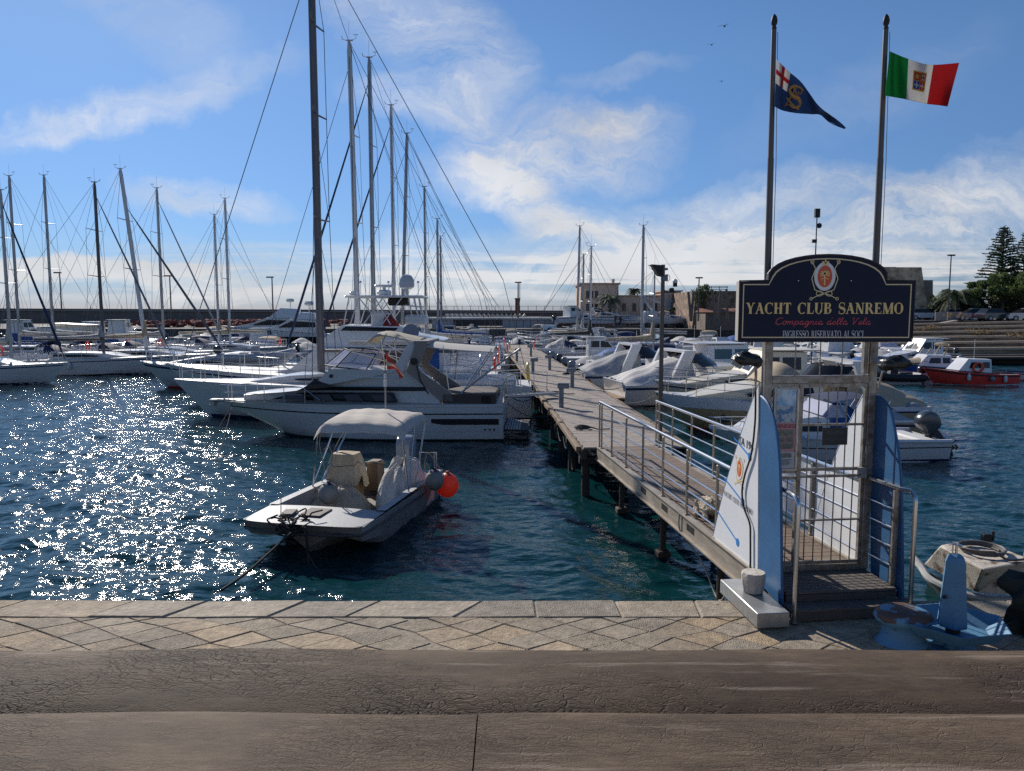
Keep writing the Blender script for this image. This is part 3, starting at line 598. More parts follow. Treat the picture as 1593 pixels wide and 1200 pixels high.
# mirror: text is read from the left with the gate side (near, small s) on the right
mb=MB()
TXL=-(HW+.05); st_px=[((1144,683),(1168,712)),((1127.5,744),(1157,782)),((1118,797),(1149,845))]
for A_,B_ in st_px:
    (sa,za),(sb,zb)=wp(*A_,TXL),wp(*B_,TXL)
    mb.add([wf(sa,za),wf(sb,zb),wf(sb,zb+.022),wf(sa,za+.022)],[(0,1,2,3)])
    c=[wf(sb+.045*math.cos(a*PI/8),zb+.01+.05*math.sin(a*PI/8),.0006) for a in range(16)]; mb.add(c,[tuple(range(16))])
mb.build('batten_stripes',cyan_,wl,0)
def TW(s_,z,rot=0): return Matrix(((0,0,-1,XL-.003),(-1,0,0,s_),(0,1,0,z),(0,0,0,1)))@Matrix.Rotation(rot,4,'Z')
text_mesh('ITA 194',.135,TW(*wp(1161,690,TXL),R(-3)),'sail_number',mat('ink_navy',(.02,.025,.05),.5),wl,ext=.001)
CN=wp(1149,785,TXL); mb=MB(); c_,s_=math.cos(R(-2)),math.sin(R(-2))
serif_text(mb,'YACHT CLUB SANREMO',.86,.062,lambda x,y,o:(XL-.002-o,CN[0]-(x*c_-y*s_),CN[1]+(x*s_+y*c_)),T=.17,t=.07); mb.build('club_name',mat('ink_navy',(.02,.025,.05),.5),wl,0)
def emblem(par,cx,cz,h,xf,rope=gold):
    """oval crest: white ring, red field with a gold palm, gold ropes; xf(x,y,o) -> 3D"""
    def ell(rx,ry,cy=0,n=28): return [(cx+rx*math.cos(2*PI*i/n),cz+cy+ry*math.sin(2*PI*i/n)) for i in range(n)]
    def fill(pts,o,nm,m): mb=MB(); mb.add([xf(p[0],p[1],o) for p in pts],[tuple(range(len(pts)))]); return mb.build(nm,m,par,0)
    e=fill(ell(h*.27,h*.36,.06*h),.001,'crest',white_); fill(ell(h*.185,h*.275,.06*h),.002,'crest_field',oran).parent=e
    mb=MB()
    def strk(pts,w_,o):
        for i in range(len(pts)-1):
            (x0,y0),(x1,y1)=pts[i],pts[i+1]; dx,dy=x1-x0,y1-y0; l=math.hypot(dx,dy) or 1; nx,ny=-dy/l*w_/2,dx/l*w_/2
            mb.add([xf(cx+a,cz+b,o) for a,b in((x0+nx,y0+ny),(x1+nx,y1+ny),(x1-nx,y1-ny),(x0-nx,y0-ny))],[(0,1,2,3)])
    strk([(0,-.16*h),(-.01*h,.1*h)],h*.035,.003)
    for a in range(8):
        an=R(-20+a*32); strk([(-.01*h,.12*h),(.09*h*math.cos(an),.12*h+.10*h*math.sin(an)),(.13*h*math.cos(an),.11*h+.09*h*math.sin(an))],h*.028,.0034)
    for a in range(5): an=R(90+a*72); strk([(0,.40*h),(.09*h*math.cos(an),.40*h+.09*h*math.sin(an))],h*.035,.0036)
    strk([(.09*h*math.cos(R(30*i)),-.02*h+.04*h*math.sin(R(30*i))) for i in range(8)],h*.02,.0037)
    mb.build('palm_motif',gold,e,0); mb=MB()
    for s_ in(-1,1):
        strk([(s_*.35*h,.44*h),(s_*.24*h,.25*h),(s_*.33*h,.0),(s_*.24*h,-.28*h),(-s_*.12*h,-.40*h),(-s_*.32*h,-.5*h)],h*.022,.0022)
        strk([(s_*.33*h+.04*h*math.cos(R(45*i)),.42*h+.05*h*math.sin(R(45*i))) for i in range(9)],h*.018,.0026)
        strk([(-s_*.33*h+.035*h*math.cos(R(45*i)),-.5*h+.035*h*math.sin(R(45*i))) for i in range(9)],h*.018,.0026)
    strk([(.2*h*math.cos(R(30*i)),-.37*h+.07*h*math.sin(R(60*i))) for i in range(13)],h*.02,.0028)
    mb.build('rope_motif',rope,e,0)
EN=wp(1152,732,TXL); emblem(wl,0,0,.36,lambda x,y,o:(XL-.0015-o,EN[0]-x*1.0,EN[1]+y))
mb=MB(); pts=[(XL-.022,)+wp(a,b,TXL) for a,b in((1180,560),(1180,640),(1178,672),(1176,690),(1172,712),(1163,740),(1159,765),(1162,790),(1171,815),(1172,840),(1172,885))]
mb.tube(smooth_poly(pts,8),.011,6); cb_=mb.build('power_cable',rope_d,None); cb_.location=(GO.x,GO.y,0); cb_.rotation_euler=(0,0,GR); tag(cb_,'black power cable hanging down the white sail panel','cable')
wing('sail_wing','blue curved sail panel on the quay side of the gate behind the concrete block',-1,False)
wing('sail_wing','white sail panel seen through the bars of the gate',1,True)
wing('sail_wing','blue sail panel on the right of the gate with railing shadows',1,False)
# handrails of the platform
def handrail(lab,side,bars):
    h=thing('handrail',lab,'handrail',(GO.x,GO.y,0),GR,'handrails either side of the entrance steps'); t=side*(HW-.0)
    mb=MB(); e=-.86 if side<0 else -.80; o=.06*side if side>0 else -.02
    pts=[(t,-.05,2.32),(t+o*.5,e+.16,2.32)]+[(t+o,e+.10-.10*math.sin(R(a)),2.32-.10+.10*math.cos(R(a))) for a in(0,22,45,67,90)]+[(t+o,e,1.6),(t+o,e,QZ+.016)]
    mb.tube(pts,.024,10); mb.build('tube',steel,h)
    mb=MB(); mb.cyl((t+o,e,QZ+.016),(t+o,e,QZ+.03),.05,n=12); mb.build('foot_plate',galv,h)
    if bars:
        mb=MB(); mb.box((t+.01,-.55,(PZ+2.29)/2),(.05,.045,2.29-PZ)); mb.build('post',galv,h)
        mb=MB()
        for z in(1.45,1.66,1.87,2.08): mb.cyl((t,-.05,z),(t+.01,-.53,z),.009)
        mb.build('rails',steel,h)
    return h
handrail('bent steel handrail beside the concrete block left of the steps',-1,False); handrail('bent steel handrail with thin cross bars right of the steps',1,True)
# concrete block on metal box
def gthing(mb,name,m,lab,cat,smooth=35,group=None):
    o=mb.build(name,m,None,smooth); o.location=(GO.x,GO.y,0); o.rotation_euler=(0,0,GR); return tag(o,lab,cat,group)
mb=MB(); mb.box((-.92,-.50,QZ+.10),(.34,.98,.155),bev=.006); gthing(mb,'metal_box',galvb,'low galvanised metal box lying on the quay under the concrete block','box')
mb=MB(); prof=[(.085,0),(.105,.01),(.125,.12),(.13,.2),(.12,.225),(.02,.23)]
mb.lathe(prof,(-.885,-.42,QZ+.178),10,1,1); gthing(mb,'concrete_block',mat('block_white',(.60,.54,.47),.9,noise=.35,nscale=8,bump=.5,bscale=25),'pitted white concrete block standing on the metal box','block',25)
# sign board
sx0,sx1=D(1148,500,8.2).x,D(1416,500,8.2).x; szb=D(1280,530,8.2).z; szs=D(1280,438,8.2).z; szt=D(1280,398,8.2).z; scx=(sx0+sx1)/2; hw=(sx1-sx0)/2
sign=thing('club_sign','navy blue arched sign board with gold lettering of the yacht club over the gate','sign',(scx,8.2,0),0)
def sign_outline(ins=0):
    pts=[(-hw+ins,szb+ins),(hw-ins,szb+ins),(hw-ins,szs-ins),(.68*hw-ins*.2,szs-ins)]
    n=16; a=.68*hw-ins; H_=szt-szs
    y0=szs-ins
    for i in range(1,n): th=PI*i/n; pts.append((a*math.cos(th)*1.0, y0+.02+ (H_-.02)*(abs(math.sin(th))**.85)))
    pts+=[(-.68*hw+ins*.2,szs-ins),(-hw+ins,szs-ins)]
    return pts
mb=MB(); mb.prism([(x,z) for x,z in sign_outline()],-.05,.05,'y'); sb_=mb.build('board',[mat('sign_navy',(.007,.012,.038),.5,noise=.3,nscale=3,spec=.25)],sign,0)
mb=MB(); ol=sign_outline(-.006); mb.tube([(x,-.051,z) for x,z in ol],.011,6,closed=True); mb.build('edge_frame',mat('frame_dark',(.03,.025,.03),.5),sign)
mb=MB(); mb.bb(-hw-.012,-hw-.002,-.05,.055,szb,szs); mb.build('side_plate',mat('side_pale',(.42,.38,.33),.6),sign,0)
ol=sign_outline(.030); ol2=sign_outline(.042); mb=MB(); n=len(ol)
mb.add([(x,-.0525,z) for x,z in ol]+[(x,-.0525,z) for x,z in ol2],[(i,(i+1)%n,n+(i+1)%n,n+i) for i in range(n)]); mb.build('gold_border',goldp,sign,0)
def sw(px,py): p=D(px,py,8.148); return p.x-scx,p.z
a=sw(1160,489); b=sw(1405,489); t_=sw(1280,471)
mb=MB(); serif_text(mb,'YACHT CLUB SANREMO',b[0]-a[0],t_[1]-a[1]-.006,lambda x,y,o:((a[0]+b[0])/2+x,-.053-o*2,a[1]+y+.004),T=.21,t=.08); mb.build('club_name',gold,sign,0)
a=sw(1217,525.5); b=sw(1343,525.5); t_=sw(1280,515)
mb=MB(); serif_text(mb,'INGRESSO RISERVATO AI SOCI',b[0]-a[0],t_[1]-a[1],lambda x,y,o:((a[0]+b[0])/2+x,-.053-o*2,a[1]+y+.002),T=.15,t=.09); mb.build('entry_notice',mat('sign_white',(.55,.56,.58),.5),sign,0)
a=sw(1205,505); b=sw(1354,505); hh=sw(0,495)[1]-a[1]; tw=sum(SCRIPT[c][0] for c in 'Compagnia della Vela'); kx=(b[0]-a[0])/tw; ky=hh*1.05; x=a[0]; mb=MB()
for c in 'Compagnia della Vela':
    wd,sts=SCRIPT[c]
    for s_ in sts:
        pts=smooth_poly([(x+(p[0]+p[1]*.12)*kx,-.0535,a[1]+p[1]*ky) for p in s_],4) if len(s_)>2 else [(x+(p[0]+p[1]*.12)*kx,-.0535,a[1]+p[1]*ky) for p in s_]
        mb.tube(pts,.0058,5,flat=.5)
    x+=wd*kx
mb.build('script_line',mat('sign_pink',(.95,.17,.20),.5),sign)
ec=sw(1283,434); emblem(sign,ec[0],ec[1]+.0,(szt-szs)*1.55,lambda x,y,o:(x,-.053-o,y),goldp)
mb=MB()
for px_,py_ in((1242,437),(1324,437)): p=sw(px_,py_); mb.cyl((p[0],-.056,p[1]),(p[0],-.05,p[1]),.005)
mb.build('bolt',steel,sign)
mb=MB(); mb.bb(-.66*hw,.66*hw,.052,.085,4.0,4.04); mb.build('back_bar',galv,sign)
# floodlights wrapped in black plastic
plast=mat('black_plastic',(.010,.010,.011),.32,bump=1,bscale=14)
def flood(px,py,w_,h,lab,flip,seed):
    p=D(px,py,8.1); f=thing('floodlight',lab,'lamp',tuple(p),0,'floodlights on brackets under the club sign'); rr=random.Random(seed)
    mb=MB(); k=-1 if flip else 1
    prof=[(-.19,.02),(-.13,.07),(-.05,.10),(.06,.075),(.13,.05),(.15,-.02),(.10,-.065),(0,-.05),(-.10,-.055)]
    prof=smooth_poly(prof+[prof[0]],3)[:-1]; n=len(prof); vs=[];fs=[]; L_=[(-.11,.35),(-.085,.85),(-.03,1),(.04,1),(.09,.8),(.11,.3)]
    for y,s_ in L_:
        for (x,z) in prof: vs.append((k*x*s_*(1+rr.uniform(-.08,.08)),y+rr.uniform(-.006,.006),z*s_*(1+rr.uniform(-.12,.12))))
    for i in range(len(L_)-1):
        for j in range(n): fs.append((i*n+j,i*n+(j+1)%n,(i+1)*n+(j+1)%n,(i+1)*n+j))
    fs+=[tuple(range(n)),tuple((len(L_)-1)*n+j for j in range(n))]
    mb.add(vs,fs); mb.build('plastic_wrap',plast,f,50)
    if not flip:
        mb=MB(); mb.box((-.135,-.06,-.035),(.12,.012,.06),ry=R(30)); mb.build('lamp_glass',mat('lamp_glass',(.25,.27,.25),.15),f)
    mb=MB(); e=(.14,.05,-.08) if not flip else (-.14,.05,-.08)
    mb.tube(smooth_poly([(k*.08,.02,-.03),(k*.11,.03,-.12),(k*.12,.08,-.30),(k*.13,.12,-.34)],5),.010,6); mb.build('bracket',galv,f)
flood(1163,561,50,30,'floodlight wrapped in torn black plastic left of the gate',False,3); flood(1390,567,55,30,'floodlight wrapped in black plastic bag right of the gate',True,4)
# flagpoles
polem=mat('pole_dark',(.13,.11,.095),.4,metal=.3,noise=.3,nscale=2)
def flagpole(lab,pt,pb,d0,d1):
    b=D(*pb,d0); t=D(*pt,d1); f=thing('flagpole',lab,'flagpole',(b.x,b.y,b.z),0,'flagpoles behind the club sign'); v=t-b
    mb=MB(); mb.cyl((0,0,-.3),v*.62,.040,.034,n=12); mb.cyl(v*.62,v,.031,.027,n=12); mb.build('pole',polem,f)
    mb=MB(); q=v.normalized(); mb.lathe([(.012,0),(.028,.004),(.028,.02),(.018,.03),(.033,.06),(.036,.09),(.026,.13),(.006,.16)],v,12); mb.build('finial',black,f)
    mb=MB(); mb.tube([v*.99+Vector((.035,-.02,0)),v*.6+Vector((.05,-.03,0)),v*.1+Vector((.04,-.03,0))],.004,4); mb.cyl(v*.18+Vector((.03,-.05,0)),v*.18+Vector((.05,-.05,.1)),.008); mb.build('halyard',rope_w,f)
    return b,t
p1b,p1t=flagpole('left flagpole carrying the blue club flag',(1204,46),(1191,560),8.42,8.42)
p2b,p2t=flagpole('right flagpole carrying the tricolour flag',(1378,46),(1356,560),8.42,8.42)
def flagm(n,c): return mat(n,c,.8,noise=.12,nscale=5,transl=.45)
fw,fr,fg,fn=flagm('flag_white',(.72,.70,.66)),flagm('flag_red',(.55,.035,.03)),flagm('flag_green',(.01,.30,.06)),flagm('flag_navy',(.045,.10,.22))
def lerp_curve(c,u):
    k=u*(len(c)-1); i=min(int(k),len(c)-2); f=k-i; return c[i][0]*(1-f)+c[i+1][0]*f, c[i][1]*(1-f)+c[i+1][1]*f
def make_flag(name,lab,top,bot,depth,colf,mats,nu,nv,wave,base):
    top=smooth_poly(top,5);bot=smooth_poly(bot,5)
    def F(u,v,o=0):
        a=lerp_curve(top,u);b=lerp_curve(bot,u); px_=a[0]*(1-v)+b[0]*v; py_=a[1]*(1-v)+b[1]*v
        return D(px_,py_,depth+wave(u,v)-o)-base
    mb=MB(); vs=[F(i/nu,j/nv) for i in range(nu+1) for j in range(nv+1)]; fs=[];
    mb.add(vs,[(i*(nv+1)+j,(i+1)*(nv+1)+j,(i+1)*(nv+1)+j+1,i*(nv+1)+j+1) for i in range(nu) for j in range(nv)])
    mb.m=[colf((i+.5)/nu,(j+.5)/nv) for i in range(nu) for j in range(nv)]
    f=thing(name,lab,'flag',tuple(base)); c=mb.build('cloth',mats,f,80); s_=c.modifiers.new('thickness','SOLIDIFY'); s_.thickness=.003; s_.offset=0; return f,F
def cf1(u,v):
    if u<.19 and v<.50: return 1 if (abs(u-.095)<.020 or abs(v-.25)<.06) else 0
    return 2
f1,F1=make_flag('club_flag','drooping blue club flag with white and red corner cross and gold monogram',[(1208,93),(1228,112),(1248,130),(1272,163),(1290,178),(1304,188),(1316,199)],[(1205,166),(1217,172),(1236,176),(1262,178),(1276,179),(1292,192),(1314,201)],8.30,cf1,[fw,fr,fn],60,40,lambda u,v:.10*math.sin(u*9+v*1.5)*u+.05*math.sin(u*22-v*3)*min(1,u*3),D(1208,130,8.3))
def cf2(u,v): return 0 if u<.335 else (1 if u<.665 else 2)
f2,F2=make_flag('tricolour_flag','green white and red flag with coat of arms flying on the right flagpole',[(1384,80),(1398,86),(1413,92),(1435,99),(1452,101),(1470,100),(1492,98)],[(1377,149),(1394,152),(1410,155),(1428,159),(1442,162),(1460,164),(1474,166)],8.30,cf2,[fg,fw,fr],60,30,lambda u,v:.07*math.sin(u*8+v*1.2)*(.3+u)+.025*math.sin(u*19-v*2),D(1380,115,8.3))
def fpatch(F,u0,u1,v0,v1,o,mb,n=4): 
    mb.grid(lambda a,b:F(u0+(u1-u0)*a,v0+(v1-v0)*b,o),n,n)
def shield(nm,cells,par,F):
    for (u0,u1,v0,v1,m,o) in cells: mb=MB(); fpatch(F,u0,u1,v0,v1,o,mb); mb.build(nm,m,par,0)
fgold=mat('flag_gold',(.60,.36,.08),.7,transl=.3); fblue=mat('flag_blue',(.02,.06,.30),.7,transl=.3); fr2=flagm('flag_red_arms',(.60,.06,.02))
mb=MB(); fpatch(F2,.405,.585,.22,.72,.006,mb); mb.v=mb.v; e=mb.build('coat_of_arms',fgold,f2,0)
for (u0,u1,v0,v1,m) in((.418,.492,.25,.46,fr2),(.498,.572,.25,.46,fr2),(.418,.492,.475,.68,fblue),(.498,.572,.475,.68,fr2)):
    mb=MB(); fpatch(F2,u0,u1,v0,v1,.009,mb); mb.build('quarter',m,e,0)
for (u0,u1,v0,v1,m) in((.515,.532,.28,.34,fw),(.545,.562,.28,.34,fw),(.515,.532,.38,.44,fw),(.545,.562,.38,.44,fw),(.435,.475,.31,.41,fgold),(.448,.462,.50,.66,fw),(.425,.485,.56,.60,fw),(.528,.542,.50,.66,fw),(.505,.565,.56,.60,fw)):
    mb=MB(); fpatch(F2,u0,u1,v0,v1,.011,mb,2); mb.build('charge',m,e,0)
mb=MB()
F1G=[]
for i in range(81):
    for j in range(61):
        u,v=i/80,j/60; q=F1(u,v)+D(1208,130,8.3); e=proj(q); F1G.append((e[0],e[1],u,v))
def fst(pts,w_):
    q=smooth_poly([(1160+a/4.19,20+b/4.19) for a,b in pts],4); out=[]
    for a,b in q:
        g=min(F1G,key=lambda t:(t[0]-a)**2+(t[1]-b)**2); out.append(F1(g[2],g[3],.014)+D(1208+a-g[0],130+b-g[1],8.3)-D(1208,130,8.3))
    mb.tube(out,w_,6,flat=.5)
fst([(372,512),(352,488),(318,478),(292,492),(290,520),(312,545),(342,566),(352,592),(340,614),(312,618),(292,600)],.024)
fst([(258,606),(276,580),(300,540),(322,500),(334,482)],.014); fst([(272,556),(290,580),(320,612),(346,628)],.014); fst([(262,604),(282,600)],.010); fst([(310,478),(330,530),(352,560)],.014); fst([(372,505),(356,530),(340,520)],.011)
mb.build('monogram',flagm('flag_orange',(.75,.42,.14)),f1)
def flagm(n,c): return mat(n,c,.8,noise=.12,nscale=5,transl=.45)
# ---------------- boat kit: local +x is the bow, z=0 the waterline ----------------
class Hull:
    def __init__(s,L,B,fs,fb,dr=.35,tr=.85,rake=.12,full=2.2,flare=.12,um=.45,stern_rake=0):
        s.L,s.B,s.fs,s.fb,s.dr,s.tr,s.rake,s.full,s.flare,s.um,s.sr=L,B,fs,fb,dr,tr,rake,full,flare,um,stern_rake
    def half(s,u):
        if u<s.um: return s.B/2*(s.tr+(1-s.tr)*math.sin(PI/2*u/s.um))
        return s.B/2*max(0,1-((u-s.um)/(1-s.um))**s.full)
    def sheer(s,u): return s.fs+(s.fb-s.fs)*u**1.8
    def pt(s,u,v,side=1,off=0):
        bd=s.half(u); bw=bd*(1-s.flare)*(1-.35*max(0,(u-.5)/.5)**2); zs=s.sheer(u); dk=s.dr*(1-.9*u**5); z=-dk+(zs+dk)*v
        v=max(0,v); y=bw*(v/.3)**.6 if v<.3 else bw+(bd-bw)*((v-.3)/.7)**.8
        x=-s.L/2+s.L*u-s.rake*s.L*(1-v)*u**3+s.sr*(1-v)*(1-u)**6
        return Vector((x,side*(y+off),z))
    def body(s,n=22,mv=7):
        mb=MB(); row=[]; vv=[0,.12,.3,.45,.65,.85,1][:mv]
        k=len(vv)*2-1; vs=[]
        for i in range(n+1):
            u=i/n
            for v in reversed(vv): vs.append(s.pt(u,v,-1))
            for v in vv[1:]: vs.append(s.pt(u,v,1))
        fs=[(i*k+j,(i+1)*k+j,(i+1)*k+j+1,i*k+j+1) for i in range(n) for j in range(k-1)]+[tuple(range(k))]
        return mb.add(vs,fs)
    def deck(s,u0=0,u1=.995,inset=.97,dz=-.03,camber=.05,n=18):
        mb=MB(); mb.grid(lambda a,b:Vector((s.pt(u0+(u1-u0)*a,1).x,(2*b-1)*s.half(u0+(u1-u0)*a)*inset,s.sheer(u0+(u1-u0)*a)+dz+camber*(1-(2*b-1)**2))),n,8); return mb
    def strip(s,v0,v1,u0=0,u1=1,off=.008,n=22,mb=None):
        mb=mb or MB()
        for sd in(-1,1): mb.grid(lambda a,b:s.pt(u0+(u1-u0)*a,(v0(u0+(u1-u0)*a) if callable(v0) else v0)*(1-b)+(v1(u0+(u1-u0)*a) if callable(v1) else v1)*b,sd,off),n,1)
        return mb
    def vz(s,z): # v at height z
        return lambda u:(z+s.dr*(1-.9*u**5))/(s.sheer(u)+s.dr*(1-.9*u**5))
    def coam(s,u0,u1,h=.12,w_=.09,drop=0): # raised edge
        mb=MB()
        for sd in(-1,1): mb.tube([s.pt(u0+(u1-u0)*i/14,1,sd,-.03)+Vector((0,0,h/2-drop)) for i in range(15)],w_/2,6)
        return mb
    def rail(s,u0,u1,h=.6,r=.013,ns=5,low=True,closed=True,mb=None):
        mb=mb or MB(); P=[]
        for sd in(-1,1):
            p=[s.pt(u0+(u1-u0)*i/12,1,sd,-.06)+Vector((0,0,h*min(1,.25+i/2.5))) for i in range(13)]; P.append(p)
            for k in range(ns): u=u0+(u1-u0)*(k+.7)/ns; b=s.pt(u,1,sd,-.06); mb.cyl(b,b+Vector((0,0,h*min(1,.25+12*(k+.7)/ns/2.5))),r*.9,n=5)
            if low: mb.tube([q-Vector((0,0,h*.45)) for q in p[2:]],r*.55,4)
        if closed: mb.tube(P[0]+[P[0][-1].lerp(P[1][-1],.5)+Vector((.12,0,.02))]+P[1][::-1],r,6)
        else:
            for p in P: mb.tube(p,r,6)
        return mb
class Cabin:
    """a superstructure: side profile in (x,z), half width w0 at z0 and w1 at z1"""
    def __init__(s,prof,w0,w1,z0=None,z1=None,nose=0):
        s.prof=prof; s.z0=min(p[1] for p in prof) if z0 is None else z0; s.z1=max(p[1] for p in prof) if z1 is None else z1; s.w0,s.w1=w0,w1; s.xm=max(p[0] for p in prof); s.xn=min(p[0] for p in prof); s.nose=nose
    def w(s,x,z):
        t=(z-s.z0)/max(1e-6,(s.z1-s.z0)); w_=s.w0+(s.w1-s.w0)*t
        if s.nose: f=max(0,(x-(s.xm-(s.xm-s.xn)*.5))/((s.xm-s.xn)*.5)); w_*=1-s.nose*f*f
        return w_
    def body(s,crown=.04):
        mb=MB(); n=len(s.prof); vs=[]
        for f in(-1,-.6,0,.6,1):
            for x,z in s.prof: vs.append((x,f*s.w(x,z),z+(crown*(1-f*f) if z>s.z0+.02 else 0)))
        fs=[]
        for k in range(4):
            for i in range(n): fs.append((k*n+i,k*n+(i+1)%n,(k+1)*n+(i+1)%n,(k+1)*n+i))
        fs+=[tuple(range(n)),tuple(4*n+i for i in range(n-1,-1,-1))]
        return mb.add(vs,fs)
    def side(s,poly,off=.006,mb=None,sides=(-1,1)):
        mb=mb or MB(); n=len(poly)
        for sd in sides:
            vs=[(x,sd*(s.w(x,z)+off),z) for x,z in poly]+[(x,sd*(s.w(x,z)-.004),z) for x,z in poly]
            mb.add(vs,[tuple(range(n))]+[(i,(i+1)%n,n+(i+1)%n,n+i) for i in range(n)])
        return mb
    def front(s,a,b,ins=.12,off=.008,mb=None,parts=1): # pane on the slope from profile point a to b
        mb=mb or MB(); a=Vector(a);b=Vector(b); d=(b-a).normalized(); nx,nz=d[1],-d[0]
        if nx<0: nx,nz=-nx,-nz
        for k in range(parts):
            f0=-1+2*k/parts+.04; f1=-1+2*(k+1)/parts-.04; vs=[]
            for p,f in((a.lerp(b,.08),f0),(a.lerp(b,.08),f1),(a.lerp(b,.92),f1),(a.lerp(b,.92),f0)):
                vs.append((p[0]+nx*off,f*(1-ins)*s.w(p[0],p[1]),p[1]+nz*off+.04*(1-f*f)))
            mb.add(vs,[(0,1,2,3)])
        return mb
def outboard(par,x,z,y=0,s=1,m=None,tilt=0,name='outboard_motor'):
    mb=MB(); Mx=Matrix.Translation((x,y,z))@Matrix.Rotation(tilt,4,'Y')@Matrix.Scale(s,4)
    o=len(mb.v)
    prof=[(.0,.30),(.05,.62),(-.02,.80),(-.22,.86),(-.42,.80),(-.50,.62),(-.47,.42),(-.36,.30)]
    prof=smooth_poly(prof+[prof[0]],2)[:-1]; n=len(prof); vs=[]; W_=[(-.17,.72),(-.15,.92),(-.08,1),(.08,1),(.15,.92),(.17,.72)]
    for yy,k in W_:
        for a,b in prof: vs.append((-.22+(a+.22)*k,yy,.56+(b-.56)*k))
    fs=[(i*n+j,i*n+(j+1)%n,(i+1)*n+(j+1)%n,(i+1)*n+j) for i in range(len(W_)-1) for j in range(n)]+[tuple(range(n)),tuple((len(W_)-1)*n+j for j in range(n))]
    mb.add([Mx@Vector(v) for v in vs],fs); cw=mb.build(name,m or outg,par,50)
    mb=MB(); mb.box((-.22,0,.02),(.20,.14,.55),taper=.9,bev=.02); mb.box((-.30,0,-.22),(.42,.22,.03)); mb.cyl((-.38,0,-.38),(-.02,0,-.38),.055,.03,n=10); mb.prism([(-.10,-.40),(-.30,-.40),(-.26,-.58),(-.16,-.55)],-.012,.012,'y')
    for a in range(3): an=a*2.09; mb.box((-.42,.09*math.cos(an),-.38+.09*math.sin(an)),(.02,.07,.12),rx=an)
    mb.box((-.06,0,.18),(.14,.24,.22),bev=.02)
    mb.v=[tuple(Mx@Vector(v)) for v in mb.v]; mb.build('leg',outd,cw,40); return cw
def fender(par,p,r=.11,h=.5,m=None):
    mb=MB(); mb.lathe([(.02,-h/2),(r*.8,-h/2+.05),(r,-h/2+.12),(r,h/2-.12),(r*.8,h/2-.05),(.025,h/2),(.02,h/2+.06)],p,10); mb.cyl(Vector(p)+Vector((0,0,h/2)),Vector(p)+Vector((0,0,h/2+.35)),.01,n=4)
    return mb.build('fender',m or fendw,par)
